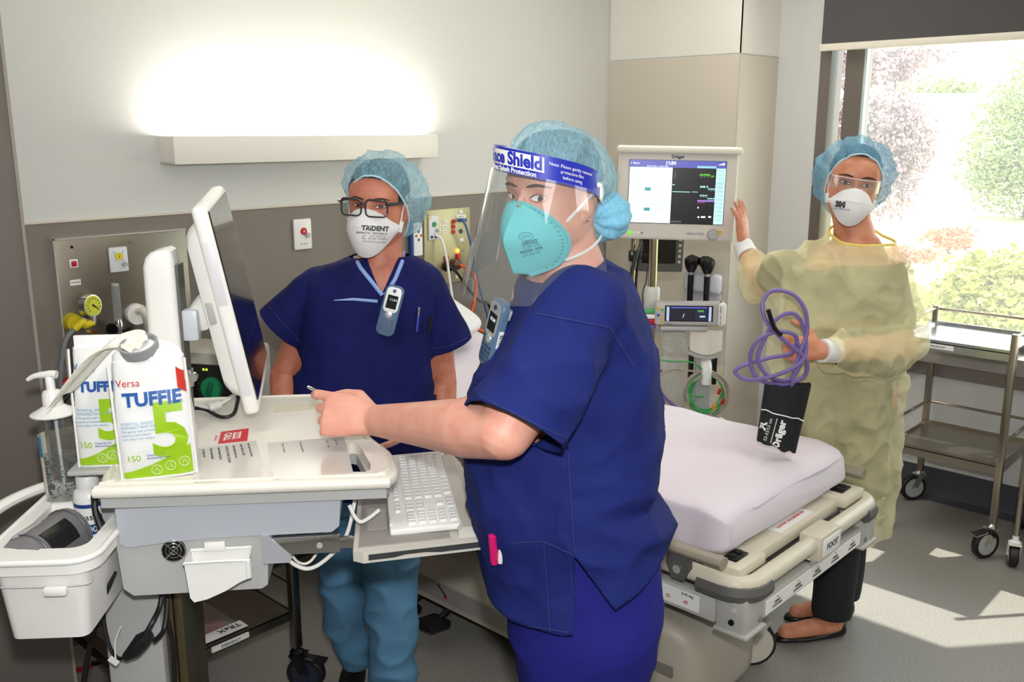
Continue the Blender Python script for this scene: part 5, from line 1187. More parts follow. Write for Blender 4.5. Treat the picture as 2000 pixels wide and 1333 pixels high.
m = MB(HM); m.tube(spline([(.016, 0, .272), (0, 0, .273), (-.03, 0, .270), (-.046, 0, .262)], 5), [.0085, .008, .0055, .004], 10); m.build('pump_spout', white, hs_)
MB(HM).tube([(0, 0, .02), (.001, 0, .20)], .0035, 8).build('dip_tube', mat('dip_tube', (210, 210, 210), .3), hs_)
MB(HM).sheet(lambda u, v: V((.0395 * math.cos(R(150 + 85 * u)), .0305 * math.sin(R(150 + 85 * u)), .015 + .13 * v)), 12, 4).build('label', mat('bottle_label', (226, 216, 200), .5), hs_)
MB(HM).sheet(lambda u, v: V((.0398 * math.cos(R(150 + 85 * u)), .0308 * math.sin(R(150 + 85 * u)), .10 + .045 * v)), 12, 3).build('label_band', mat('label_blue', (60, 140, 190), .5), hs_)
m = MB(CFM); m.box(V((sb.x, 1.86, RZ - .012)), (.09, .075, .024), None, .006); m.build('bottle_perch', white, bt)
# black power lead, splitter and tag hanging under the cart
pc = thing('power_lead', 'black power lead with splitter block hanging under the cart', 'cable', CFM @ L(262, 1260, 1.80))
MB(CFM).tube(spline([L(318, 1145, 1.80), L(312, 1185, 1.78), L(298, 1215, 1.75), L(284, 1240, 1.74)], 6), .0055, 8).build('cable', black, pc)
MB(CFM).tube(spline([L(328, 1145, 1.84), L(325, 1200, 1.82), L(318, 1235, 1.80), L(302, 1252, 1.76)], 6), .0055, 8).build('cable', black, pc)
MB(CFM).tube(spline([L(326, 1210, 1.84), L(336, 1250, 1.84), L(340, 1300, 1.84), L(342, 1380, 1.84)], 6), .0055, 8).build('cable', black, pc)
MB(CFM).tube([L(292, 1240, 1.75), L(278, 1252, 1.75), L(262, 1272, 1.75), L(245, 1285, 1.75)], [.012, .018, .016, .009], 12).build('splitter', black, pc)
MB(CFM).tube(spline([L(245, 1285, 1.75), L(230, 1286, 1.76), L(215, 1265, 1.76), L(204, 1220, 1.78), L(203, 1180, 1.80)], 6), .004, 8).build('cable', black, pc)
MB(CFM).tube(spline([L(226, 1288, 1.745), L(225, 1255, 1.745), L(236, 1225, 1.745)], 5), .0016, 6).build('tag_string', white, pc)
m = MB(CFM); a_ = L(222, 1292, 1.743); m.box(a_, (.022, .001, .014), rot3(0, 40, 0)); m.build('tag', white, pc)
dc = thing('charger_lead', 'black charger lead looping down the left of the mast', 'cable', CFM @ L(195, 1300, 1.74))
MB(CFM).tube(spline([L(186, 955, 1.80), L(184, 990, 1.80), L(206, 1040, 1.79), L(208, 1075, 1.80), L(198, 1110, 1.82), L(194, 1160, 1.84), L(184, 1230, 1.86), L(168, 1300, 1.87), L(158, 1390, 1.88)], 6), .0065, 8).build('cable', black, dc)
MB(CFM).tube(spline([L(188, 960, 1.77), L(186, 1000, 1.75), L(206, 1060, 1.73), L(196, 1095, 1.73)], 6), .006, 8).build('cable', black, dc)
MB(CFM).tube([L(226, 1118, 1.69), L(213, 1145, 1.69), L(205, 1160, 1.69)], [.003, .005, .006], 8).build('jack_lead', black, dc); MB(CFM).tube([L(205, 1160, 1.69), L(196, 1178, 1.69)], [.003, .003], 8).build('jack_tip', chrome, dc)
# red and black tubes hanging behind the tray from the wall panel
rt_ = thing('suction_tubes', 'red and black tubes hanging below the steel panel', 'tube', V((1.2, 2.95, .0)))
for k, (px, mm_) in enumerate((((88, 790), redp), ((98, 795), black), ((110, 800), black))):
    p = onY(px[0], px[1], 3.0); MB().tube(spline([p + V((.10, .06, .05)), p, onY(px[0] - 18 + 6 * k, 850, 3.0), onY(px[0] - 5 + 4 * k, 910, 3.0), V((1.2 + .04 * k, 2.95, .35)), V((1.14 + .04 * k, 2.9, .012)), V((1.02 + .05 * k, 2.88, .012))], 6), .008, 8).build('tube', mm_, rt_)
# defibrillator on the rear trolley
dq = V((1.33, 2.50, .8375)); DFM = CFM @ (Matrix.Translation(CFM.inverted() @ dq)) @ Matrix.Rotation(R(-14), 4, 'Z')
df = thing('defibrillator', 'grey and black defibrillator with a green dial behind the screen', 'defibrillator', DFM)
MB(DFM).box((0, .06, .125), (.30, .18, .25), None, .015).build('case', mat('defib_grey', (170, 166, 156), .45), df)
MB(DFM).box((0, -.032, .112), (.285, .008, .205), None, .004).build('face', mat('defib_black', (22, 22, 22), .4), df)
MB(DFM).box((-.06, -.037, .125), (.13, .004, .13)).build('screen', mat('defib_screen', (14, 14, 18), .15), df)
MB(DFM).text('PHILIPS', .017, (-.05, -.0325, .232), X3, Z3, bold=.0004).build('lettering', ink, df)
gr = mat('green_dial', (20, 130, 80), .35)
MB(DFM).lathe([(.034, 0), (.032, .012), (.022, .014)], (.055, -.036, .145), (0, -1, 0), 28).build('dial', gr, df); MB(DFM).box((.055, -.052, .145), (.016, .008, .05), rot3(0, 20, 0), .003).build('dial_grip', mat('deep_green', (12, 90, 60), .4), df)
b_ = MB(DFM).box((.075, -.038, .068), (.07, .006, .036), None, .003).build('charge_key', mat('yellow_key', (225, 190, 30), .4), df); MB(DFM).text('Charge', .012, (.065, -.0415, .068), X3, Z3).build('lettering', ink, b_)
MB(DFM).box((.075, -.038, .035), (.07, .006, .022), None, .003).build('shock_key', mat('orange_key2', (225, 95, 35), .4), df)
for x in (.03, .04): MB(DFM).lathe([(.004, 0), (.003, .002)], (x, -.036, .20), (0, -1, 0), 10).build('led', lit('lime_led', (190, 220, 60), 1.0), df)
# ================================================================== people
def remesh(mb, voxel, smooth=6, fac=.5):
    """one continuous skin round all overlapping pieces"""
    me = mb.mesh('tmp', smooth=False); ob = bpy.data.objects.new('tmp', me); COL.objects.link(ob)
    a = ob.modifiers.new('r', 'REMESH'); a.mode = 'VOXEL'; a.voxel_size = voxel; a.adaptivity = 0
    if smooth: b = ob.modifiers.new('s', 'SMOOTH'); b.factor = fac; b.iterations = smooth
    dg = bpy.context.evaluated_depsgraph_get(); ev = bpy.data.meshes.new_from_object(ob.evaluated_get(dg))
    bm = bmesh.new(); bm.from_mesh(ev); bpy.data.objects.remove(ob); bpy.data.meshes.remove(me); bpy.data.meshes.remove(ev)
    return bm
def bm_build(bm, name, m, parent, frame=CFM, thick=0.0, **k):
    bm.verts.index_update(); mb = MB(frame); mb.add([v.co.copy() for v in bm.verts], [[v.index for v in f.verts] for f in bm.faces])
    o = mb.build(name, m, parent, sharp=180, **k)
    if thick: s_ = o.modifiers.new('cloth', 'SOLIDIFY'); s_.thickness = thick; s_.offset = -1
    return o
def cut(bm, co, no, rad):
    """open a hem: trims what lies beyond the plane, near co"""
    co, no = V(co), V(no).normalized()
    fs = [f for f in bm.faces if (f.calc_center_median() - co).length < rad]
    geom = set(fs)
    for f in fs: geom.update(f.edges); geom.update(f.verts)
    bmesh.ops.bisect_plane(bm, geom=list(geom), plane_co=co, plane_no=no, clear_outer=True)
def carve(bm, planes, test):
    """cut along planes, then drop faces for which test(centre) is true"""
    for co, no in planes: bmesh.ops.bisect_plane(bm, geom=bm.verts[:] + bm.edges[:] + bm.faces[:], plane_co=V(co), plane_no=V(no).normalized())
    kill = [f for f in bm.faces if test(f.calc_center_median())]
    bmesh.ops.delete(bm, geom=kill, context='FACES')
def wrinkle(bm, fn):
    bm.normal_update(); d = [(v, v.normal.copy() * fn(v.co)) for v in bm.verts]
    for v, q in d: v.co += q
def ridge(p, s_): n = noise.noise(p * s_); return (1 - abs(n)) ** 3
def trg(pl, pr, py, d, hd, e=.8, n=36, tilt=0.0):
    a, b = L(pl, py, d), L(pr, py, d); c = (a + b) / 2; w_ = (b.x - a.x) / 2; out = []
    for j in range(n):
        t = 2 * PI * j / n; cx, sy = math.cos(t), math.sin(t)
        x = w_ * math.copysign(abs(cx) ** e, cx); out.append(c + V((x, hd * math.copysign(abs(sy) ** e, sy), tilt * x)))
    return out
def hring(z, w_, yf, yb, n=32, y0=0.0):
    out = []
    for j in range(n):
        t = 2 * PI * j / n; c, s_ = math.cos(t), math.sin(t)
        x = w_ * math.copysign(abs(c) ** .85, c); y = y0 + ((yb - y0) * abs(s_) ** .85 if s_ > 0 else (yf - y0) * abs(s_) ** .75); out.append(V((x, y, z)))
    return out
def head(mb, HM, neck, nr=.056, k=1.0, jaw=1.0):
    """skull, face, nose, ears and neck; face looks along -Y of HM, eyes at z = 0"""
    T = lambda ps: [HM @ (p * k) for p in ps]
    rows = ((.117, .012, -.012, .03), (.110, .040, -.030, .066), (.092, .060, -.058, .088), (.062, .073, -.080, .101), (.032, .0775, -.0895, .104), (.012, .077, -.0875, .103),
            (-.008, .0755, -.0850, .098), (-.03, .0735, -.0870, .088), (-.055, .0690 * jaw, -.0875, .066), (-.08, .0630 * jaw, -.084, .045), (-.100, .050 * jaw, -.0785, .02), (-.114, .032 * jaw, -.070, -.012), (-.121, .014, -.058, -.03))
    mb.loft([T(hring(*r)) for r in rows])
    mb.capsule(T([V((0, -.082, .012)), V((0, -.096, -.016)), V((0, -.106, -.036))]), [.0075 * k, .0085 * k, .0125 * k], 12)
    for sx in (-1, 1):
        mb.ball(HM @ V((sx * .0785 * k, .012 * k, -.014 * k)), (.007 * k, .018 * k, .030 * k), 14, 9, HM.to_3x3() @ Matrix.Rotation(R(sx * 18), 3, 'Z') @ Matrix.Rotation(R(-12), 3, 'X'))
        mb.ball(HM @ V((sx * .074 * k, .002 * k, -.040 * k)), (.006 * k, .009 * k, .009 * k), 10, 7)
    a = HM @ V((0, .022, -.055)); b = V(neck); mb.capsule([a, a.lerp(b, .5), b], [nr, nr * .97, nr * 1.12], 20)
def sockets(bm, HM, k=1.0):
    inv = HM.inverted(); ydir = (HM.to_3x3() @ V((0, 1, 0))).normalized()
    for v in bm.verts:
        p = inv @ v.co
        if p.y < -.03 and abs(p.z) < .05 and abs(p.x) < .07:
            for sx in (-1, 1): v.co += ydir * (.0075 * math.exp(-(((p.x - sx * .033) / .017) ** 2 + ((p.z - .002) / .0115) ** 2)) - .0028 * math.exp(-(((p.x - sx * .034) / .022) ** 2 + ((p.z - .021) / .008) ** 2)))
def hand_pieces(mb, M, curls, side=1, k=1.0, thumb=((.35, .75, -.25), (.75, .5, -.35), (.9, .1, -.4)), splay=(4, 1, -2, -6)):
    """M: wrist frame, X to the fingertips, Z out of the back of the hand; thumb on the +Y*side edge"""
    T = lambda p: M @ (V((p[0], p[1] * side, p[2])) * k)
    rings = []
    for x, w_, t_, yo in ((-.01, .026, .020, 0), (.015, .029, .019, 0), (.045, .037, .017, .002), (.075, .041, .0145, 0), (.092, .040, .012, -.001), (.099, .036, .009, -.001)):
        rings.append([T((x, yo + w_ * math.copysign(abs(math.cos(a)) ** .8, math.cos(a)), t_ * math.sin(a))) for a in [2 * PI * j / 20 for j in range(20)]])
    mb.loft(rings)
    for i, (y, ln, r_) in enumerate(((.031, .074, .0088), (.0105, .082, .0090), (-.010, .076, .0086), (-.029, .060, .0076))):
        c = curls[i]; p = V((.088, y, .0)); ang = 0; sp = R(splay[i]); pts = [p + V((-.015, 0, 0)), p]; 
        for seg, (fr_, cc) in enumerate(zip((.45, .30, .25), c)):
            ang += R(cc); d = V((math.cos(ang) * math.cos(sp), math.cos(ang) * math.sin(sp), -math.sin(ang))); p = p + d * ln * fr_; pts.append(p)
        mb.capsule([T(q) for q in pts], [r_ * 1.0 * k, r_ * 1.05 * k, r_ * k, r_ * .92 * k, r_ * .75 * k], 12)
    p = V((.022, .020, -.004)); pts = [p]; 
    for d, ln in zip(thumb, (.040, .033, .026)): p = p + V(d).normalized() * ln; pts.append(p)
    mb.capsule([T(q) for q in pts], [.015 * k, .0125 * k, .0105 * k, .0085 * k], 12)
def frame_of(o, x, z):
    x = V(x).normalized(); z = V(z); z = (z - x * z.dot(x)).normalized(); y = z.cross(x)
    return Matrix(((x.x, y.x, z.x, o[0]), (x.y, y.y, z.y, o[1]), (x.z, y.z, z.z, o[2]), (0, 0, 0, 1)))
eyewhite = mat('eye_white', (232, 226, 220), .15); irism = mat('iris_hazel', (92, 74, 52), .12); irisd = mat('iris_dark', (58, 42, 32), .12); lashm = mat('lash_brown', (40, 28, 24), .6); browm = mat('brow_brown', (78, 54, 44), .8)
def face_parts(par, bm, HM, skin, lidm, gaze=(0, 0), open_=1.0, iris=irism, browlift=0.0, bm_col=browm):
    bvh = BVHTree.FromBMesh(bm); R3 = HM.to_3x3(); dirn = (R3 @ V((0, 1, 0))).normalized()
    def surf(x, z, off=.0):
        h = bvh.ray_cast(HM @ V((x, -.35, z)), dirn)
        p = HM.inverted() @ h[0] if h[0] is not None else V((x, -.08, z))
        return V((x, p.y - off, z))
    for sx in (-1, 1):
        c = surf(sx * .032, 0); hw, up_h, lo_h = .0162, .0072 * open_, .0052 * open_
        def lid(u, top):
            x = sx * .032 + hw * u; tilt = .0012 * u * sx
            z = (up_h * (1 - abs(u) ** 2.2) if top else -lo_h * (1 - abs(u) ** 2)) + tilt; return x, z
        def ey(u, v, off=0):
            x, z0 = lid(u, False); _, z1 = lid(u, True); z = z0 + (z1 - z0) * v; s_ = surf(x, z)
            dx, dz = (x - sx * .032) / .0165, z / .0165
            return V((x, min(s_.y, c.y + .003) - .0016 - .0032 * max(0, 1 - dx * dx - dz * dz) - off, z))
        e = MB(CFM); e.sheet(lambda u, v: HM @ ey(u * 2 - 1, v), 18, 8); eo = e.build('eye', eyewhite, par, sharp=180)
        gx, gz = sx * .032 + gaze[0], gaze[1]
        def clampz(x, z): 
            u = max(-.97, min(.97, (x - sx * .032) / hw)); _, a = lid(u, False); _, b = lid(u, True); return max(a, min(b, z))
        for r_, mm, nm, off in ((.0060, iris, 'iris', .0005), (.0026, blackm, 'pupil', .0008)):
            d = MB(CFM); cen = [HM @ (ey((gx - sx * .032) / hw, .5, off) * 1)]; ring = []
            for j in range(18):
                a = 2 * PI * j / 18; x = gx + r_ * math.cos(a); z = clampz(x, gz + r_ * math.sin(a)); u = (x - sx * .032) / hw; _, z0 = lid(u, False); _, z1 = lid(u, True); v = (z - z0) / max(z1 - z0, 1e-5)
                ring.append(HM @ ey(u, max(0, min(1, v)), off))
            cc = sum(ring, V()) / len(ring); d.add(ring + [cc], [(j, (j + 1) % 18, 18) for j in range(18)]); d.build(nm, mm, eo)
        g = MB(CFM); g.ball(HM @ (ey((gx - sx * .032 + .0018) / hw, .68, .0012)), .0008, 6, 4); g.build('eye_glint', white, eo)
        for top, r_, mm, nm in ((True, .0017, lidm, 'upper_lid'), (False, .0012, lidm, 'lower_lid')):
            pts = []
            for i in range(13): u = -1.05 + 2.1 * i / 12; x, z = lid(max(-1, min(1, u)), top); x = sx * .032 + hw * u; q = ey(max(-1, min(1, u)), 1 if top else 0); pts.append(HM @ V((x, q.y - .0006, z + (.0006 if top else -.0006))))
            MB(CFM).tube(pts, [r_ * .6] + [r_] * 5 + [r_ * .6], 7).build(nm, mm, eo)
            if top: MB(CFM).tube([p + R3 @ V((0, -.0012, -.0006)) for p in pts[1:-1]], .0007, 5).build('lashes', lashm, eo)
        # fold above the lid
        br = []
        for i in range(11):
            u = -1 + 2 * i / 10; x = sx * (.034 + .0225 * u); z = .0195 + .0045 * (1 - ((u - .25) / 1.25) ** 2) - .003 * max(0, u) + browlift; br.append(HM @ surf(x, z, .0006))
        MB(CFM).tube(br, [.0012, .0030, .0034, .0030, .0022, .0009], 8, upv=(R3 @ Z3), flat=.9).build('eyebrow', bm_col, par)
SKULL = ((.117, .012, -.012, .03), (.110, .040, -.030, .066), (.092, .060, -.058, .088), (.062, .073, -.080, .101), (.032, .0775, -.0895, .104), (.0, .076, -.085, .100), (-.03, .0735, -.0870, .088), (-.06, .068, -.06, .07), (-.09, .058, -.04, .055))
def hair(par, HM, co, no, m, k=1.035):
    """hair following the skull, kept on the far side of a plane through co"""
    mb = MB(); mb.loft([[p * k for p in hring(*r)] for r in SKULL])
    bm = bmesh.new(); vs = [bm.verts.new(p) for p in mb.v]
    for f_ in mb.f: bm.faces.new([vs[i] for i in f_])
    bmesh.ops.bisect_plane(bm, geom=bm.verts[:] + bm.edges[:] + bm.faces[:], plane_co=V(co), plane_no=V(no).normalized(), clear_inner=True)
    for v in bm.verts: v.co = HM @ v.co
    bm_build(bm, 'hair', m, par); bm.free()
def bouffant(par, HM, c, tilt, a, b, h, seed, m, hairm, roll=0.0, sag=0.0, rim=.9, amp=.05, hk=.915, rimx=None):
    """gathered cap: c centre of the opening, a/b half axes of the bulge, h its height"""
    prof = [(.02, 1.0), (.22, .985), (.42, .95), (.62, .87), (.80, .73), (.93, .54), (1.0, .33), (1.0, .14), (.95, .02), (rim, -.06)]
    T = HM @ Matrix.Translation(c) @ rot3(tilt, roll, 0); n = 88; rnd = random.Random(seed); ph = [rnd.uniform(0, 6.3) for _ in range(6)]
    def pt(j, q, hh, scale=1.0, w_=1.0):
        t = 2 * PI * j / n; f = max(0, min(1, (q - .15) / .8))
        pl = sum(math.sin(t * kf + ph[i]) * am for i, (kf, am) in enumerate(((9, .3), (14, .35), (21, .4), (31, .3), (5, .3)))) * amp * f * w_
        pl += amp * .9 * f * w_ * ((1 - abs(noise.noise(V((math.cos(t) * 7, math.sin(t) * 7, hh * 1.2 + seed))))) ** 6 - .35)
        pl += .035 * w_ * noise.noise(V((math.cos(t) * q * 4, math.sin(t) * q * 4, hh * 4 + seed)))
        r_ = q * (1 + pl) * scale; y = b * r_ * math.sin(t); z = h * hh * scale * (1 + .4 * pl)
        z -= sag * max(0, math.sin(t)) * (1 - hh) * h; xs = 1.0 if rimx is None else 1 - (1 - rimx) * max(0, min(1, (.30 - hh) / .36)) ** 1.3
        return T @ V((a * r_ * xs * math.cos(t), y, z))
    fine = []
    for i in range(len(prof) - 1):
        for k in range(4): fine.append((prof[i][0] + (prof[i + 1][0] - prof[i][0]) * k / 4, prof[i][1] + (prof[i + 1][1] - prof[i][1]) * k / 4))
    fine.append(prof[-1])
    mb = MB(CFM); rows = [[pt(j, q, hh) for j in range(n)] for q, hh in fine]; mb.loft(rows, cap=False); mb.f.append(tuple(range(n)))
    cap = mb.build('bouffant_cap', m, par, sharp=180)
    MB(CFM).tube([pt(j, rim * .995, -.06, 1, .3) for j in range(0, n, 2)], .0028, 6, closed=True).build('elastic_band', mat('cap_elastic', (190, 222, 236), .7), cap)
    no = Matrix.Rotation(R(tilt), 3, 'X') @ V((0, 0, 1)); hair(par, HM, V(c) - no * .004, no, hairm, 1.012)
    return cap
def capmat(name, rgb, al):
    m = mat(name, rgb, .8, alpha=al, bump=(60, .3)); n = m.node_tree.nodes; lk = m.node_tree.links; p = n['Principled BSDF']
    tc = [q for q in n if q.type == 'TEX_COORD'][0]
    mp = n.new('ShaderNodeMapping'); mp.inputs['Scale'].default_value = (1, 1, .25); mp.inputs['Rotation'].default_value = (.5, .4, 0); lk.new(tc.outputs['Object'], mp.inputs['Vector'])
    nz = n.new('ShaderNodeTexNoise'); nz.inputs['Scale'].default_value = 190; nz.inputs['Detail'].default_value = 5; nz.inputs['Roughness'].default_value = .65; lk.new(mp.outputs['Vector'], nz.inputs['Vector'])
    rp = n.new('ShaderNodeMapRange'); rp.inputs[1].default_value = .38; rp.inputs[2].default_value = .66; rp.inputs[3].default_value = max(0, al - .08); rp.inputs[4].default_value = min(1, al + .16); lk.new(nz.outputs['Fac'], rp.inputs[0]); lk.new(rp.outputs[0], p.inputs['Alpha'])
    return m
capm = capmat('blue_cap_gauze', (158, 214, 232), .36)
hairdark = mat('dark_brown_hair', (44, 32, 28), .6, bump=(120, .4, (1, 1, .1)))
navy = mat('navy_scrub_cotton', (26, 36, 98), .8, bump=(700, .12), spec=.15, vary=(9, (33, 44, 112), .6))
navy1 = mat('deep_navy_scrub_cotton', (19, 23, 78), .8, bump=(700, .12), spec=.15, vary=(9, (28, 33, 98), .6))
def phone(M, label):
    t = thing('cordless_phone', label, 'phone', M, 'phones clipped to scrub tops')
    bm_ = mat('phone_blue', (86, 112, 140), .35); sv = mat('phone_silver', (190, 192, 190), .3, .4)
    m = MB(M); m.loft([[V((x, y, z)) for x, z in rrect(w_, h_, .016, 5)] for y, w_, h_ in ((.009, .040, .130), (.006, .050, .138), (-.006, .050, .138), (-.010, .044, .132))]); m.build('shell', bm_, t, sharp=50)
    m = MB(M); m.prism(rrect(.040, .068, .012, 4), (0, -.0095, .030), X3, Z3, (0, -.002, 0)); m.build('silver_face', sv, t)
    sc_ = MB(M).bx(-.014, .014, -.0125, -.0112, .006, .042).build('screen', mat('phone_screen', (22, 26, 26), .12), t)
    MB(M).text('11:34', .009, (.002, -.013, .030), X3, Z3).build('lettering', lit('phone_text', (200, 215, 210), .6), sc_)
    MB(M).cyl((0, -.011, .054), (0, -.013, .054), .005, n=14).build('earpiece', mat('phone_navy', (50, 60, 90), .3), t)
    MB(M).lathe([(.0095, 0), (.0085, .002), (.003, .003)], (0, -.0105, -.010), (0, -1, 0), 18).build('nav_key', sv, t)
    for r_ in range(4):
        for c in range(3): MB(M).prism(rrect(.009, .0055, .002, 2), ((c - 1) * .0125, -.0098, -.026 - r_ * .0095), X3, Z3, (0, -.0022, 0)).build('key', mat('phone_key', (52, 70, 96), .35), t)
    MB(M).box((.014, .014, .045), (.014, .012, .02), None, .003).build('clip', grey, t)
    return t
SK = {}
def skinpt(o, px, py, off=.002):
    """front-most point of a garment on a sight line"""
    if o.name not in SK:
        bpy.context.view_layer.update(); SK[o.name] = BVHTree.FromObject(o, bpy.context.evaluated_depsgraph_get())
    c = V((0, 0, CAMZ)); d = (CFM @ L(px, py, 1) - c).normalized(); iv = (WM[o.name]).inverted()
    h = SK[o.name].ray_cast(iv @ c, (iv.to_3x3() @ d).normalized())
    if h[0] is None: return None
    p = WM[o.name] @ h[0]; return CFM.inverted() @ (p - d * off)
def decal(o, s_, px, py, size, ang, m, par=None, bold=0.0, name='lettering', off=.0012, shear=0.0):
    """lettering laid on a surface; size in picture pixels, ang clockwise tilt"""
    ca, sa = math.cos(R(ang)), math.sin(R(ang)); last = [L(px, py, 1.8)]
    def fn(x, y, z):
        x, y = x * 1000 + y * 1000 * shear, y * 1000; q = skinpt(o, px + x * ca + y * sa, py + x * sa - y * ca, off)
        if q is not None: last[0] = q
        return last[0]
    t = MB(CFM); t.text(s_, size / 1000, (0, 0, 0), X3, Z3, 'CENTER', 0.0, fn=fn, bold=bold); return t.build(name, m, par or o)
def white_mask(par, HM, hw, zt, zb, txt, k=1.0):
    mw_ = mat('white_mask_fibre', (232, 231, 230), .8, bump=(300, .1))
    def pt(u, v):
        a = abs(u); z_top = zt - .045 * a ** 2.2 - .0 ; z_bot = zb + .062 * a ** 2.0; z = z_top + (z_bot - z_top) * v
        mid = math.sin(PI * min(1, max(0, v)) ) ; x = hw * u * (1 - .10 * (1 - mid) * (a))
        fr_ = -.104 - .030 * math.sin(PI * (v * .9 + .08)) ** .8; sd_ = -.040
        y = sd_ + (fr_ - sd_) * max(0, 1 - a ** 2.1) ** .62
        y -= .003 * math.exp(-((v - .33) / .03) ** 2) * (1 - a); return V((x, y, z)) * k
    m = MB(CFM); m.sheet(lambda u, v: HM @ pt(u * 2 - 1, v), 40, 24, .0016); mk = m.build('respirator_mask', mw_, par, sharp=80)
    for v0 in (0, 1): MB(CFM).tube([HM @ pt(-1 + 2 * i / 24, v0) for i in range(25)], .0014, 6).build('mask_edge', mw_, mk)
    MB(CFM).tube([HM @ (pt(-1 + 2 * i / 24, .35) + V((0, -.0008, 0))) for i in range(25)], .0011, 6).build('mask_seam', mat('mask_seam_white', (214, 213, 212), .8), mk)
    for sx in (-1, 1):
        tb1 = MB(CFM); tb1.box(HM @ (pt(sx, .5) + V((sx * .002, .002, .004))), (.012, .004, .03), HM.to_3x3().to_4x4() @ rot3(0, sx * 12, sx * 40), .002); tb1.build('mask_tab', mw_, mk)
        MB(CFM).tube(spline([HM @ pt(sx, .42), HM @ V((sx * .079, -.01, .015)), HM @ V((sx * .082, .05, .035))], 6), .0022, 6, upv=HM.to_3x3() @ Z3).build('mask_strap', mat('strap_pale', (222, 214, 196), .7), mk)
    for s_, size, px, py, ang, bold in txt: decal(mk, s_, px, py, size, ang, mat('mask_ink', (62, 62, 70), .7), bold=bold)
    return mk
def shoe(par, toe, heel, w_, m, name='shoe'):
    toe, heel = V(toe), V(heel); d = (toe - heel); ln = d.length; d.normalize(); s_ = V((-d.y, d.x, 0)); mb = MB(CFM); rings = []
    for t, hw_, z1 in ((0, .55, .045), (.06, .8, .062), (.25, .85, .058), (.45, .85, .052), (.7, 1.0, .042), (.9, .85, .032), (.98, .5, .024), (1.0, .25, .018)):
        c = heel + d * ln * t; rings.append([c + s_ * w_ * hw_ * math.cos(a) + Z3 * (z1 / 2 + z1 / 2 * math.sin(a)) for a in [2 * PI * j / 18 for j in range(18)]])
    mb.loft(rings); return mb.build(name, m, par, sharp=60)

# ------------------------------------------------------------------ nurse in the middle, profile to the cart, face to the camera
D2 = 1.80
n2 = thing('person', 'person in navy scrubs with face shield and teal mask writing at the cart', 'person', CFM @ Matrix.Translation((.11, D2, 0)))
skin2 = mat('fair_skin', (232, 172, 150), .5, sss=.12, vary=(26, (222, 146, 126), .7), bump=(500, .05)); lid2 = mat('fair_lid', (196, 128, 112), .55)
H2 = Matrix.Translation(L(1080, 379, 1.78)) @ rot3(-3, 0, 0) @ Matrix.Rotation(R(-42), 4, 'Z') @ rot3(4, 3, 0)
b = MB()
head(b, H2, L(1118, 545, 1.79), .064, 1.0, 1.08)
b.ball(H2 @ V((0.004, -.03, -.112)), (.045, .045, .03), 16, 10)     # soft under-chin
b.loft([trg(1060, 1190, 520, D2, .08), trg(1000, 1235, 570, D2, .15), trg(985, 1250, 700, D2, .17), trg(955, 1255, 900, D2, .15), trg(985, 1250, 1050, D2, .14), trg(1020, 1240, 1200, D2, .12)])
sh, el, wr = L(1118, 620, 1.65), L(985, 842, 1.54), L(738, 822, 1.88)
b.capsule([sh, sh.lerp(el, .5), el], [.062, .060, .052], 20)
b.capsule([el, el.lerp(wr, .25), el.lerp(wr, .6), wr], [.051, .056, .045, .034], 20)
b.ball(el + V((.004, .01, -.008)), .044, 14, 9)
shr, elr, wrr = L(1075, 600, 1.99), L(960, 800, 2.08), L(815, 830, 2.13)    # far arm, hidden behind
b.capsule([shr, elr], [.058, .045], 16); b.capsule([elr, elr.lerp(wrr, .4), wrr], [.046, .042, .03], 16)
HF2 = frame_of(wr, (-.95, .12, .10), (-.05, -.88, .45))
hand_pieces(b, HF2, ((16, 46, 30), (42, 68, 40), (54, 74, 45), (62, 74, 45)), -1, 1.2, thumb=((.62, .55, -.5), (.9, .05, -.45), (.9, -.2, -.3)))
HFR = frame_of(wrr, (-1, .1, .12), (0, -.3, .95)); hand_pieces(b, HFR, ((15, 25, 15),) * 4, 1, .85)
for px, dd in ((1118, 1.70), (1165, 1.90)):
    b.capsule([L(px, 1150, dd), V((L(px, 1280, dd).x - .005, dd, .48)), V((L(px, 1280, dd).x, dd + .01, .10))], [.07, .06, .045], 18)
    a_ = V((L(px, 1280, dd).x, dd, .05)); b.capsule([a_ + V((.03, 0, -.022)), a_ + V((-.14, -.02, -.03))], [.022, .015], 14)
bm = remesh(b, .0037, 4); sockets(bm, H2)
bm_build(bm, 'body', skin2, n2)
face_parts(n2, bm, H2, skin2, lid2, gaze=(.0045, -.0005), open_=1.0)
bm.free()
bouffant(n2, H2, V((.0, .013, .016)), -32, .098, .121, .107, 3, capm, mat('ash_brown_hair', (70, 58, 52), .6, bump=(120, .4, (1, 1, .1))), amp=.045, sag=.0)
bun = MB(CFM); 
def bunpt(u, v):
    a = 2 * PI * u; t = PI * v; p = V((math.sin(t) * math.cos(a) * .05, math.cos(t) * .046, math.sin(t) * math.sin(a) * .048)); k_ = 1 + .10 * noise.noise(p * 45) + .06 * math.sin(a * 9 + v * 6); return H2 @ (V((.052, .098, -.048)) + p * k_)
bun.sheet(bunpt, 40, 18, wrap=True); bun.build('cap_bun', capmat('blue_cap_gauze_bun', (128, 196, 224), .85), n2, sharp=180)
MB(CFM).ball(H2 @ V((.083, .001, -.043)), .003, 10, 7).build('ear_stud', chrome, n2)
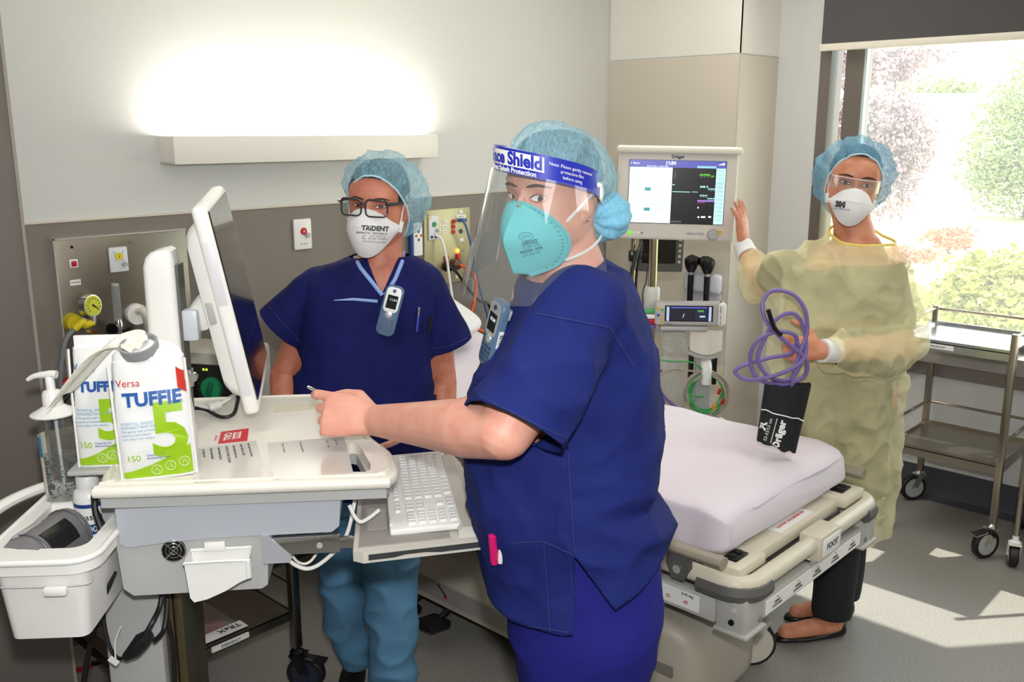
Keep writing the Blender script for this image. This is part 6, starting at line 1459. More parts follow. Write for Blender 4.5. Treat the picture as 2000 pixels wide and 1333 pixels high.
# teal folded mask
tealm = mat('teal_mask_fibre', (112, 206, 210), .8, bump=(260, .08)); tealk = MB(CFM)
ridge_ = spline([V((0, -.103, -.008)), V((0, -.116, -.030)), V((0, -.137, -.070)), V((0, -.126, -.103)), V((0, -.110, -.136))], 6)
edge_ = spline([V((.003, -.101, -.006)), V((.030, -.094, -.014)), V((.056, -.072, -.034)), V((.0725, -.046, -.066)), V((.071, -.040, -.094)), V((.054, -.052, -.122)), V((.02, -.090, -.140))], 4)
edge_ = [edge_[int(i * (len(edge_) - 1) / 24)] for i in range(25)]; ridge_ = [ridge_[int(i * (len(ridge_) - 1) / 24)] for i in range(25)]
def tm(sx):
    def fn(u, v):
        i = min(int(u * 24), 24); a, e_ = ridge_[i], edge_[i]; p = a.lerp(e_, v); p = p + V((.009 * math.sin(PI * v) * math.sin(PI * u) ** .6, -.005 * math.sin(PI * v) * math.sin(PI * u), 0)); return H2 @ V((p.x * sx, p.y, p.z))
    return fn
for sx in (1, -1): tealk.sheet(tm(sx), 24, 14, .0016)
tk2 = tealk.build('respirator_mask', tealm, n2, sharp=60)
for sx in (1, -1): MB(CFM).tube([H2 @ V((e.x * sx + .001 * sx, e.y - .002, e.z)) for e in edge_], .0042, 6, upv=H2.to_3x3() @ V((sx, -.6, 0)).normalized(), flat=.35).build('mask_edge', mat('teal_mask_edge', (100, 190, 196), .8), tk2)
for i in range(4, 22):
    for off in (.10, .135): MB(CFM).box(tm(1)(i / 24, 1 - off) + H2.to_3x3() @ V((.0014, -.0014, 0)), (.0012, .0012, .0032), H2.to_3x3().to_4x4() @ rot3(0, -60 + 120 * i / 24, -40), 0).build('weld_mark', mat('teal_weld', (52, 140, 150), .8), tk2)
MB(CFM).tube([tm(1)(.10, .12) + H2.to_3x3() @ V((.001, -.002, 0)), tm(1)(.10, .35) + H2.to_3x3() @ V((.001, -.002, 0)), tm(1)(.08, .62) + H2.to_3x3() @ V((.001, -.002, 0))], .0022, 6).build('nose_clip', mat('nose_clip', (214, 196, 176), .35, .6), tk2)
tink = mat('teal_ink', (22, 88, 100), .7)
for s_, sz, px, py, bo in (('DE2322', 9.5, 1035, 474, .0003), ('TC 84A 7033', 6.5, 1038, 481, 0), ('NIOSH  N95', 8.5, 1038, 489, .0002), ('LOT 4231707', 6.5, 1038, 497, 0)): decal(tk2, s_, px, py, sz, -14, tink, bold=bo)
decal(tk2, 'nyo', 1027, 461, 12, -8, mat('teal_weld', (52, 140, 150), .8))
MB(CFM).tube([p for p in [skinpt(tk2, 1027 + 14 * math.cos(2 * PI * k / 22), 462 + 8 * math.sin(2 * PI * k / 22), .001) for k in range(22)] if p is not None], .0006, 5, closed=True).build('logo_ring', mat('teal_weld', (52, 140, 150), .8), tk2)
strap = mat('white_elastic', (236, 234, 230), .7)
for p_, nm in (([V((.063, -.050, -.052)), V((.074, -.030, -.030)), V((.0835, .0, -.004)), V((.087, .02, .012))], 'mask_strap'), ([V((.060, -.046, -.112)), V((.066, -.028, -.113)), V((.074, .02, -.10)), V((.070, .06, -.082)), V((.05, .085, -.075))], 'mask_strap')):
    MB(CFM).tube(spline([H2 @ q for q in p_], 6), .0032, 8, upv=H2.to_3x3() @ V((1, -.2, 0)), flat=.45).build(nm, strap, tk2)
# face shield
FS = thing('face_shield', 'clear face shield with a royal blue printed headband', 'face shield', CFM @ H2)
def band(phi, v, off=0):
    r_ = .118 + off - .016 * (abs(phi) / R(100)) ** 2; zc = .072 - .030 * (phi / R(90)) ** 2 * (1.0 if phi > 0 else .7) - .004
    return H2 @ V((r_ * math.sin(phi) * .93, .005 - r_ * math.cos(phi) * 1.06, zc - .022 + .044 * v - .012 * math.sin(phi)))
bandm = mat('royal_blue_band', (36, 48, 170), .35)
MB(CFM).sheet(lambda u, v: band(R(-100 + 205 * u), v), 60, 4, .0012).build('headband', bandm, FS, sharp=80)
MB(CFM).sheet(lambda u, v: band(R(-98 + 200 * u), .1 + .8 * v, -.016), 50, 3, .014).build('foam_pad', mat('foam_pale', (205, 215, 235), .8), FS, sharp=80)
pl2 = MB(CFM); pl2.sheet(lambda u, v: band(R(-34 + 68 * u) , .30 + .60 * v + 0 * u, .0012), 30, 3); plo = pl2.build('name_panel', white, FS, sharp=80)
def bt_(s_, sz, ph, v, mm, par, bold=0): MB(CFM).text(s_, sz, (0, 0, 0), X3, Z3, 'CENTER', .0002, fn=lambda x, y, z: band(R(ph) + x / .122, v + y / .044, .0020 + z), bold=bold).build('lettering', mm, par)
bt_('Face Shield', .031, 0, .60, bandm, plo, .0012); bt_('Direct Splash Protection', .0125, -2, .15, white, FS, .0003)
for i, s_ in enumerate(('Note: Please gently remove', 'protective film', 'before using')): bt_(s_, .0082, 60, .72 - .22 * i, white, FS)
MB(CFM).lathe([(.0055, 0), (.004, .003)], band(R(94), .45, .001), H2.to_3x3() @ V((.95, .1, .1)), 14).build('rivet', white, FS)
MB(CFM).lathe([(.011, 0), (.013, .002), (.010, .004)], band(R(103), .3, -.002), H2.to_3x3() @ V((.95, .25, .05)), 18, sx=.7, sy=1.5).build('strap_end', white, FS)
def visor(u, v):
    phi = R(-92 + 172 * u); r_ = .1195 + .072 * v; z0 = .050 - .030 * (phi / R(90)) ** 2 - .012 * math.sin(phi); z1 = -.178 + .030 * (abs(phi) / R(90)) ** 3
    return H2 @ V((r_ * math.sin(phi) * (.93 - .10 * v), .005 - r_ * math.cos(phi) * 1.06, z0 + (z1 - z0) * v))
MB(CFM).sheet(visor, 48, 16, .0006).build('visor', glassy('clear_visor', (248, 250, 250), body=.025, rough=.03), FS, sharp=80)
MB(CFM).tube([visor(0, v / 12) for v in range(13)] , .0007, 5).build('visor_edge', mat('visor_edge', (235, 238, 240), .2), FS)
# scrub top
g = MB()
g.loft([trg(1068, 1178, 498, 1.80, .07), trg(1040, 1200, 525, 1.80, .12), trg(1012, 1228, 555, 1.80, .17), trg(985, 1250, 600, 1.80, .19), trg(960, 1266, 650, 1.80, .188), trg(940, 1276, 700, 1.80, .188), trg(920, 1282, 760, 1.80, .188), trg(908, 1288, 830, 1.80, .188),
        trg(906, 1292, 900, 1.80, .195), trg(910, 1284, 935, 1.80, .21), trg(920, 1304, 990, 1.80, .22), trg(930, 1310, 1040, 1.80, .225), trg(945, 1305, 1090, 1.80, .225), trg(965, 1298, 1150, 1.80, .22), trg(975, 1292, 1230, 1.80, .215)])
s0, s1 = L(1132, 598, 1.645), L(1012, 838, 1.535)
dn = (s1 - s0).normalized()
g.capsule([s0, s0.lerp(s1, .5), s1 + dn * .03], [.080, .090, .098], 24)
g.ball(L(1140, 592, 1.69), (.075, .08, .07), 18, 12); g.ball(L(1160, 650, 1.68), (.075, .08, .10), 18, 12)
r0, r1 = L(1090, 590, 1.97), L(1010, 790, 2.02); g.capsule([r0, r1], [.085, .085], 20)
bm = remesh(g, .0065, 22)
carve(bm, [(s1, dn)], lambda p: (p - s1).dot(dn) > 0 and p.y < 1.605 and ((p - s1) - dn * (p - s1).dot(dn)).length < .125 and (p - s1).dot(dn) < .16)
carve(bm, [], lambda p: False)
cut(bm, r1, (r1 - r0), .10); cut(bm, L(1130, 515, 1.8), (V((-.25, 0, 1))), .13)
# vent at the side seam: hem high at the seam, low fore and aft
hz_f, hz_b = L(1100, 1230, 1.58).z, L(1190, 1190, 1.58).z
vx, vz = L(1122, 1085, 1.58).x, L(1122, 1085, 1.58).z
bx_, bz_ = L(1198, 1186, 1.58).x, L(1198, 1186, 1.58).z
fx_, fz_ = L(1126, 1240, 1.58).x, L(1126, 1240, 1.58).z
k1 = (bz_ - vz) / (bx_ - vx)
ex_, ez_ = L(1300, 1050, 1.8).x, L(1300, 1050, 1.8).z
def hem(p):
    if p.x < vx: return p.z < fz_ + .004
    if p.x < bx_: return p.z < vz + k1 * (p.x - vx)
    return p.z < bz_ + (p.x - bx_) * .62
carve(bm, [((0, 0, fz_ + .004), (0, 0, 1)), ((vx, 0, 0), (1, 0, 0)), ((vx, 0, vz), (-k1, 0, 1)), ((bx_, 0, bz_), (-.62, 0, 1)), ((bx_, 0, 0), (1, 0, 0))], hem)
# open front of the neck
vn0, vn1, vn2 = L(1060, 530, 1.66), L(1035, 540, 1.95), L(998, 612, 1.80)
pn_ = (vn0 - vn2).cross(vn1 - vn2).normalized()
if pn_.x > 0: pn_ = -pn_
ctr = L(1050, 560, 1.80)
fs = [f for f in bm.faces if (f.calc_center_median() - vn2).length < .11 and f.calc_center_median().z > vn2.z - .004]; 
def fold2(p):
    q = V((p.x * 3.0 + p.z * 1.2, p.y * 2.5, p.z * 3.2 - p.x * 2.0)); a = noise.noise(q * 1.6) * .011
    a += (ridge(V((p.x * 2.2 - p.z * 2.0, p.y * 2, p.z * 2.6 + p.x * 3)), 2.0) - .5) * .016
    a += (ridge(V((p.x * 5 + p.z * 3.0, p.y * 4, p.z * 6 - p.x * 2)), 1.7) - .5) * .006
    zz = (p.z - L(1200, 945, 1.8).z); a -= .012 * math.exp(-(zz / .018) ** 2) * max(0, min(1, (p.x - .12) / .12))
    zz2 = p.z - (L(1130, 1010, 1.6).z - (p.x - .1) * .35); a += .010 * math.exp(-(zz2 / .02) ** 2) * max(0, min(1, (p.x - .08) / .1))
    return a + .0025 * noise.noise(p * 26)
wrinkle(bm, fold2)
top2 = bm_build(bm, 'scrub_top', navy, n2, thick=.003); bm.free()
# stitched details: pocket, hems
def stitch(pts, par, r_=.0013, m=mat('navy_thread', (33, 43, 106), .8)): 
    MB(CFM).tube(pts, r_, 5).build('stitching', m, par)
def stitch_px(o, pix, par, **k):
    pts = [skinpt(o, *p) for p in pix]; pts = [p for p in pts if p is not None]
    if len(pts) > 1: stitch(pts, par, **k)
def lerpx(a, b, n): return [(a[0] + (b[0] - a[0]) * i / n, a[1] + (b[1] - a[1]) * i / n) for i in range(n + 1)]
for ln_ in (lerpx((1000, 1062), (1062, 1058), 5) + lerpx((1062, 1058), (1075, 1235), 12), lerpx((1062, 1058), (1120, 1085), 4), lerpx((1112, 1092), (1128, 1232), 10), lerpx((1020, 1222), (1124, 1238), 8), lerpx((1128, 1100), (1192, 1182), 8), lerpx((1108, 860), (1122, 1080), 12), lerpx((1045, 612), (1190, 640), 10) + lerpx((1190, 640), (1240, 720), 8)):
    stitch_px(top2, ln_, top2)
for pts in ([(934, 772), (1000, 806), (1060, 836), (1106, 856)],): stitch_px(top2, lerpx(pts[0], pts[1], 5) + lerpx(pts[1], pts[2], 5) + lerpx(pts[2], pts[3], 4), top2)
# trousers
g = MB()
g.loft([trg(955, 1275, 1000, 1.80, .185), trg(972, 1282, 1085, 1.80, .205), trg(985, 1290, 1180, 1.80, .212), trg(995, 1278, 1240, 1.80, .20), trg(1012, 1258, 1310, 1.80, .19), trg(1025, 1245, 1360, 1.80, .185)])
for px, dd, w_ in ((1118, 1.70, .108), (1165, 1.90, .105)):
    x = L(px, 1280, dd).x; g.capsule([V((x, dd, .78)), V((x - .005, dd, .45)), V((x, dd + .01, .12))], [w_, w_ * .86, w_ * .72], 22)
bm = remesh(g, .008, 7); cut(bm, V((L(1118, 1280, 1.7).x, 1.70, .075)), (0, 0, -1), .16); cut(bm, V((L(1165, 1280, 1.9).x, 1.90, .075)), (0, 0, -1), .16)
wrinkle(bm, lambda p: .007 * noise.noise(V((p.x * 6, p.y * 6, p.z * 9))) + (ridge(V((p.x * 3 + p.z * 2, p.y * 3, p.z * 5)), 1.6) - .5) * .007)
bm_build(bm, 'trousers', mat('navy_trouser_cotton', (34, 36, 122), .8, bump=(700, .12), spec=.15), n2, thick=.003); bm.free()
for px, dd in ((1118, 1.70), (1165, 1.90)): x = L(px, 1280, dd).x; shoe(n2, V((x - .20, dd - .02, 0)), V((x + .07, dd, 0)), .045, black)
# what she carries
PH2 = CFM @ Matrix.Translation(L(966, 652, 1.735)) @ Matrix.Rotation(R(-62), 4, 'Z') @ rot3(-8, 14, 0)
ph2 = phone(PH2, 'blue cordless phone clipped to the neckline of the nurse at the cart')
sq_ = MB(PH2).bx(.0252, .0258, -.006, .007, -.02, .015).build('phone_sticker', white, ph2); MB(PH2).text('5108', .010, (.0262, 0, -.002), (0, 0, 1), (0, -1, 0) if False else (0, 1, 0)).build('lettering', ink, ph2)
def pen(name, label, p0, p1, r_, m, capc=None, clip=None):
    t = thing(name, label, 'pen', CFM @ V(p0)); p0, p1 = V(p0), V(p1); d = p1 - p0
    MB(CFM).tube([p0, p0 + d * .04, p0 + d * .9, p1], [r_ * .55, r_, r_, r_ * .8], 12).build('barrel', m, t)
    if capc: MB(CFM).tube([p0 - d * .0, p0 + d * .3], [r_ * 1.12, r_ * 1.12], 12).build('cap', capc, t)
    if clip is not None: MB(CFM).box(p0 + d * .16 + V(clip), (.003, .002, d.length * .3), None, .0006).build('clip', capc or chrome, t)
    return t
a_ = skinpt(top2, 962, 1072, .004) or L(962, 1072, 1.6); bt__ = skinpt(top2, 965, 1120, -.004) or L(965, 1120, 1.6)
pen('marker', 'pink marker in the hip pocket of the nurse at the cart', L(962, 1044, a_.y - .009), L(966, 1102, a_.y - .003), .0085, mat('magenta_plastic', (214, 22, 110), .35))
pen('pocket_pen', 'white clip pen in the hip pocket of the nurse at the cart', L(982, 1036, a_.y - .014), L(977, 1100, a_.y - .004), .006, white, white, (-.002, -.007, 0))
dpp = MB(CFM); pxs = lerpx((945, 1084), (1062, 1060), 6) + lerpx((1062, 1060), (1070, 1200), 6) + lerpx((1070, 1200), (985, 1190), 5); pp = [skinpt(top2, *p, .0025) for p in pxs]
wp_ = pen('writing_pen', 'slim silver pen held in the hand over the worktop', L(600, 755, 1.93), L(668, 790, 1.93), .0035, chrome, None, None)
# ------------------------------------------------------------------ nurse behind the cart
D1 = 2.60
n1 = thing('person', 'person in navy scrub top and blue trousers with dark glasses behind the cart', 'person', CFM @ Matrix.Translation((-.39, D1, 0)))
skin1 = mat('ruddy_skin', (206, 134, 108), .5, sss=.10, vary=(30, (178, 98, 76), .7), bump=(500, .05)); lid1 = mat('ruddy_lid', (150, 84, 66), .55)
H1 = Matrix.Translation(L(741, 396, 2.58)) @ rot3(0, 3, 0) @ Matrix.Rotation(R(-12), 4, 'Z') @ rot3(3, 0, 0)
b = MB()
head(b, H1, L(742, 520, D1), .062, 1.0, 1.05)
b.loft([trg(700, 785, 500, D1, .06), trg(660, 815, 525, D1, .075), trg(630, 835, 575, D1, .10), trg(600, 840, 660, D1, .12), trg(590, 840, 800, D1, .12), trg(600, 830, 900, D1, .12)])
for sh_, el_, wr_, side in ((L(622, 590, D1), L(556, 735, D1 + .02), L(562, 860, D1 - .12), 1), (L(836, 590, D1), L(864, 745, D1 + .04), L(862, 860, D1 + .0), -1)):
    b.capsule([sh_, sh_.lerp(el_, .5), el_], [.052, .050, .042], 18); b.capsule([el_, el_.lerp(wr_, .35), wr_], [.043, .042, .029], 18)
    hand_pieces(b, frame_of(wr_, (0, -.15, -1), (-side, -.2, 0)), ((15, 25, 15),) * 4, side * -1, 1.0)
for px, dd in ((686, 2.62), (767, 2.50)):
    x = L(px, 1200, dd).x; b.capsule([V((x * .97, D1, .80)), V((x, dd + .035, .45)), V((x, dd + .01, .11))], [.06, .045, .036], 16); b.capsule([V((x, dd + .02, .026)), V((x + .01, dd - .12, .018))], [.020, .014], 12)
bm = remesh(b, .0050, 5); sockets(bm, H1); bm_build(bm, 'body', skin1, n1)
face_parts(n1, bm, H1, skin1, lid1, gaze=(.001, 0), open_=.62, iris=irisd, bm_col=mat('brow_dark', (60, 40, 32), .8), browlift=-.002); bm.free()
bouffant(n1, H1, V((.006, -.006, -.012)), -54, .122, .136, .152, 21, capm, hairdark, roll=2, amp=.06, rimx=.74)
# loose back of the cap hanging below the ear, hair at the temple
for sx in (-1, 1): m = MB(CFM); m.sheet(lambda u, v: H1 @ V((sx * (.070 + .008 * u), -.048 + .030 * u, .055 - .05 * v)), 5, 6, .004); m.build('temple_hair', hairdark, n1)
white_mask(n1, H1, .073, -.004, -.134, (('TRIDENT', 13, 733, 447, 3, .0006), ('RESPIRATOR . CERTIFIED P2', 5, 726, 456, 3, .0001), ('FLAT FOLD P2', 5, 738, 462, 3, 0), ('AS/NZS 1716:2012', 5, 738, 467, 3, 0), ('FOR SINGLE USE ONLY', 4.5, 732, 473, 3, 0), ('C', 11, 711, 464, 3, 0)))
MB(CFM).ball(H1 @ V((.083, .002, -.048)), .003, 8, 6).build('ear_stud', chrome, n1)
# glasses
gs = thing('glasses', 'dark framed rectangular glasses worn by the nurse behind the cart', 'glasses', CFM @ H1)
gm = mat('graphite_frame', (48, 50, 54), .3)
for sx in (-1, 1):
    lo = [V((sx * (.035 + x), -.126 + .012 * (abs(x + .035 - .035) / .03) ** 2 * (1 if x > 0 else .3), .000 + z - .002 * x / .03 * 0)) for x, z in rrect(.058, .040, .012, 4)]
    lo = [V((p.x, p.y, p.z + (.003 if p.z > 0 else -.001))) for p in lo]
    MB(CFM).tube([H1 @ p for p in lo], .0024, 8, closed=True).build('rim', gm, gs)
    mm = MB(CFM); mm.add([H1 @ p for p in lo], [tuple(range(len(lo)))]); mm.build('lens', glassy('clear_lens_%d' % sx, (250, 250, 250), rough=.01), gs)
    MB(CFM).tube([H1 @ V((sx * .063, -.119, .013)), H1 @ V((sx * .076, -.102, .013)), H1 @ V((sx * .081, -.03, .008)), H1 @ V((sx * .083, .01, .006))], [.005, .0045, .003, .0025], 8, upv=H1.to_3x3() @ Z3).build('temple', gm, gs)
MB(CFM).tube(spline([H1 @ V((-.007, -.1265, .010)), H1 @ V((0, -.129, .013)), H1 @ V((.007, -.1265, .010))], 4), .0028, 8).build('bridge', gm, gs)
# scrub top with pale blue neck trim
g = MB()
g.loft([trg(694, 792, 492, D1, .058), trg(655, 826, 508, D1, .08), trg(622, 850, 525, D1, .10), trg(602, 862, 548, D1, .12), trg(592, 862, 600, D1, .138), trg(588, 856, 660, D1, .142), trg(578, 852, 740, D1, .146), trg(570, 852, 820, D1, .15), trg(566, 850, 900, D1, .155), trg(566, 850, 960, D1, .155)])
sl1 = (L(624, 562, D1), L(550, 640, D1), .060, .082); sl2 = (L(832, 560, D1), L(879, 676, D1 + .01), .060, .066)
for a_, c_, r0_, r1_ in (sl1, sl2): d = (c_ - a_).normalized(); g.capsule([a_, a_.lerp(c_, .5), c_ + d * .03], [r0_, (r0_ + r1_) / 2, r1_], 22)
bm = remesh(g, .0065, 16)
for a_, c_, r0_, r1_ in (sl1, sl2):
    d = (c_ - a_).normalized(); s_ = 1 if c_.x > -.39 else -1; lim = L(600 if s_ < 0 else 845, 650, D1).x
    carve(bm, [(c_, d)], lambda p, c_=c_, d=d, s_=s_, lim=lim: (p - c_).dot(d) > 0 and (p - c_).length < .15 and ((p.x - lim) * s_ > 0))
va, vb, vc = L(688, 462, D1 - .1), L(790, 470, D1 - .1), L(748, 572, D1 - .1)
def pl_of(p, q): d = q - p; return V((d.z, 0, -d.x))
na, nb = pl_of(va, vc), pl_of(vb, vc)
if na.x < 0: na = -na
if nb.x > 0: nb = -nb
carve(bm, [(va, na), (vb, nb)], lambda p: p.y < D1 + .02 and (p - va).dot(na) > 0 and (p - vb).dot(nb) > 0 and p.z > vc.z)
cut(bm, L(742, 497, D1), (0, 0, 1), .10); cut(bm, V((-.42, D1, .70)), (0, 0, -1), .5)
wrinkle(bm, lambda p: .008 * noise.noise(V((p.x * 7, p.y * 5, p.z * 4))) + (ridge(V((p.x * 4 + p.z * 1.5, p.y * 3, p.z * 2.2 - p.x * 1.5)), 1.8) - .5) * .009 + .002 * noise.noise(p * 26))
top1 = bm_build(bm, 'scrub_top', navy1, n1, thick=.003); bm.free()
paleblue = mat('pale_blue_trim', (142, 170, 224), .8)
def px_tube(o, pix, r_, m, name, par, off=.001, flat=.5, n=6):
    pts = []
    for i in range(len(pix) - 1): pts += lerpx(pix[i], pix[i + 1], n)[: -1 if i < len(pix) - 2 else None]
    q = [skinpt(o, *p, off) for p in pts]; q = [p for p in q if p is not None]
    q = [p for i, p in enumerate(q) if i == 0 or (p - q[i - 1]).length < .06]
    if len(q) > 1: MB(CFM).tube(q, r_, 8).build(name, m, par)
px_tube(top1, [(683, 470), (686, 490), (705, 525), (747, 577)], .0058, paleblue, 'neck_trim', top1); px_tube(top1, [(792, 476), (788, 505), (772, 545), (752, 577)], .0058, paleblue, 'neck_trim', top1)
px_tube(top1, [(652, 587), (690, 585), (738, 589)], [.001, .004, .0045], paleblue, 'pocket_trim', top1)
bm_ = None
for ln_ in ([(518, 592), (560, 640), (588, 670)], [(838, 682), (880, 676), (914, 660)]): px_tube(top1, ln_, .0011, mat('navy_thread1', (38, 44, 110), .8), 'stitching', top1)
# pale blue trousers
g = MB(); g.loft([trg(585, 840, 860, D1, .135), trg(585, 842, 920, D1, .14), trg(600, 835, 980, D1 - .02, .14)])
g.capsule([V((L(665, 1000, 2.6).x, 2.58, .66)), L(667, 1110, 2.60), L(674, 1210, 2.62), L(690, 1290, 2.62)], [.10, .078, .066, .052], 22)
g.capsule([V((L(765, 1000, 2.6).x, 2.56, .66)), L(763, 1110, 2.54), L(765, 1210, 2.52), L(768, 1318, 2.50)], [.11, .086, .080, .074], 22)
bm = remesh(g, .0075, 6); cut(bm, V((L(690, 1290, 2.62).x, 2.62, .075)), (0, 0, -1), .10); cut(bm, V((L(768, 1318, 2.5).x, 2.5, .045)), (0, 0, -1), .10)
wrinkle(bm, lambda p: .010 * noise.noise(V((p.x * 9, p.y * 6, p.z * 9))) + (ridge(V((p.x * 5 - p.z * 4, p.y * 3, p.z * 7 + p.x * 2)), 1.5) - .5) * .016 - .004)
bm_build(bm, 'trousers', mat('denim_blue_cotton', (88, 132, 164), .85, bump=(500, .15), spec=.2), n1, thick=.003); bm.free()
for px, dd in ((683, 2.62), (768, 2.50)): x = L(px, 1290, dd).x; shoe(n1, V((x + .01, dd - .16, 0)), V((x, dd + .08, 0)), .048, black)
q_ = skinpt(top1, 762, 605, .0) or L(762, 605, D1 - .14)
PH1 = CFM @ Matrix.Translation(L(762, 607, q_.y - .02)) @ rot3(-8, 15, 0)
phone(PH1, 'blue cordless phone hanging at the neckline of the nurse in glasses')
q_ = skinpt(top1, 815, 620, .0) or L(815, 620, D1 - .13)
pen('pocket_pen', 'silver and blue pen in the breast pocket of the nurse in glasses', L(819, 600, q_.y - .004), L(814, 648, q_.y - .004), .0035, mat('pen_violet', (70, 70, 170), .3), chrome, (0, -.005, 0))
pen('pocket_pen', 'black pen in the breast pocket of the nurse in glasses', L(842, 618, q_.y - .002), L(836, 648, q_.y - .002), .0045, blackm, blackm, (0, -.006, 0))

# ------------------------------------------------------------------ nurse in the yellow gown
D3 = 2.98
n3 = thing('person', 'person in a translucent yellow gown reaching for the monitor by the window', 'person', CFM @ Matrix.Translation((1.06, D3, 0)))
skin3 = mat('tanned_skin', (212, 146, 112), .5, sss=.10, vary=(30, (182, 106, 76), .7), bump=(500, .05)); lid3 = mat('tanned_lid', (140, 82, 60), .55)
H3 = Matrix.Translation(L(1666, 356, 2.96)) @ rot3(0, 8, 0) @ Matrix.Rotation(R(-13), 4, 'Z') @ rot3(3, 0, 0)
b = MB(); head(b, H3, L(1672, 480, D3), .060)
b.loft([trg(1640, 1712, 462, D3, .06), trg(1590, 1730, 496, D3, .08), trg(1555, 1738, 535, D3, .10), trg(1540, 1735, 620, D3, .11), trg(1550, 1730, 760, D3, .12), trg(1565, 1718, 880, D3 + .02, .10), trg(1572, 1712, 960, D3 + .02, .10)])
shL, elL, wrL = L(1732, 535, D3), L(1762, 676, D3 - .09), L(1608, 686, D3 - .27)
shR, elR, wrR = L(1540, 525, D3 + .02), L(1487, 556, 3.22), L(1452, 482, 3.37)
b.capsule([shL, elL], [.052, .042], 16); b.capsule([elL, elL.lerp(wrL, .4), wrL], [.044, .042, .029], 16)
b.capsule([shR, elR], [.052, .042], 16); b.capsule([elR, elR.lerp(wrR, .4), wrR], [.043, .040, .028], 16)
HL3 = frame_of(wrL, (-1, -.10, .10), (.1, -.95, .2)); hand_pieces(b, HL3, ((42, 58, 35), (50, 62, 40), (52, 64, 40), (55, 60, 40)), -1, 1.0, thumb=((.45, .8, -.2), (.75, .6, -.35), (.85, .35, -.4)))
HR3 = frame_of(wrR, (-.10, .05, 1), (.75, -.62, .05)); hand_pieces(b, HR3, ((6, 8, 6), (4, 8, 6), (6, 10, 8), (10, 14, 10)), 1 if False else -1, 1.0, thumb=((.5, .75, -.35), (.85, .45, -.2), (.95, .2, -.1)))
for px, dd, sx in ((1628, 2.94, 0), (1642, 3.08, 1)):
    x = L(px, 1150, dd).x; b.capsule([V((x + .02, D3, .85)), V((x, dd, .45)), V((x - .01, dd, .10))], [.07, .055, .036], 16); b.capsule([V((x + .01, dd, .045)), V((x - .16, dd - .03, .030))], [.034, .030], 12)
bm = remesh(b, .0048, 5); sockets(bm, H3); bm_build(bm, 'body', skin3, n3)
face_parts(n3, bm, H3, skin3, lid3, gaze=(.001, 0), open_=.72, iris=irisd, bm_col=mat('brow_dark', (60, 40, 32), .8)); bm.free()
bouffant(n3, H3, V((.002, -.008, -.010)), -60, .124, .135, .155, 33, capmat('blue_cap_gauze_deep', (128, 192, 222), .44), mat('charcoal_hair', (40, 36, 36), .6, bump=(120, .4, (1, 1, .1))), amp=.055, hk=.95, rimx=.74)
white_mask(n3, H3, .068, -.012, -.126, (('3M', 15, 1641, 400, 7, .0012), ('Aura 1870+ N95', 5, 1643, 409, 7, 0)))
MB(CFM).tube(spline([H3 @ V((.066, .03, -.03)), H3 @ V((.062, .02, -.09)), H3 @ V((.05, -.01, -.15)), H3 @ V((.045, -.03, -.19))], 6), [.010, .008, .003], 8).build('loose_hair', mat('charcoal_hair', (40, 36, 36), .6), n3)
g3 = thing('safety_glasses', 'clear wraparound safety glasses worn by the nurse in yellow', 'glasses', CFM @ H3)
clr = glassy('clear_polycarbonate', (248, 250, 250), rough=.02, body=.04)
MB(CFM).sheet(lambda u, v: H3 @ V((.074 * math.sin(R(-78 + 156 * u)), -.030 - .085 * math.cos(R(-78 + 156 * u)) ** .8, .016 - .036 * v * (1 - .45 * math.exp(-((u - .5) / .07) ** 2)))), 36, 6, .0015).build('lens', clr, g3, sharp=80)
for sx in (-1, 1): MB(CFM).tube([H3 @ V((sx * .072, -.045, .008)), H3 @ V((sx * .080, .0, .006)), H3 @ V((sx * .082, .03, .004))], .0028, 8).build('temple', clr, g3)
MB(CFM).tube([H3 @ V((.074 * math.sin(R(-78 + 156 * i / 20)), -.031 - .085 * math.cos(R(-78 + 156 * i / 20)) ** .8, .0165)) for i in range(21)], .0012, 6).build('brow_bar', mat('clear_edge', (225, 228, 230), .2), g3)
# dark clothes under the gown
darkc = mat('black_clothes', (26, 27, 30), .85, bump=(400, .1))
g = MB(); g.loft([trg(1622, 1728, 500, D3, .085), trg(1560, 1742, 524, D3, .105), trg(1535, 1748, 580, D3, .125), trg(1530, 1742, 680, D3, .13), trg(1540, 1735, 800, D3, .14), trg(1558, 1728, 900, D3 + .02, .12), trg(1566, 1722, 960, D3 + .03, .115)])
g.capsule([shL, shL.lerp(elL, .62)], [.062, .064], 16); g.capsule([shR, shR.lerp(elR, .5)], [.062, .062], 16)
bm = remesh(g, .008, 6); cut(bm, L(1675, 512, D3), (0, 0, 1), .16); wrinkle(bm, lambda p: .006 * noise.noise(p * 9)); bm_build(bm, 'tunic', darkc, n3, thick=.002); bm.free()
g = MB()
for px, dd in ((1628, 2.94), (1642, 3.08)): x = L(px, 1150, dd).x; g.capsule([V((x + .02, D3 + .03, .82)), V((x + .01, dd + .02, .45)), V((x, dd, .10))], [.09, .082, .068], 18)
bm = remesh(g, .008, 6)
for px, dd in ((1628, 2.94), (1642, 3.08)): x = L(px, 1150, dd).x; cut(bm, V((x, dd, .085)), (0, 0, -1), .10)
wrinkle(bm, lambda p: .006 * noise.noise(p * 9)); bm_build(bm, 'trousers', darkc, n3, thick=.002); bm.free()
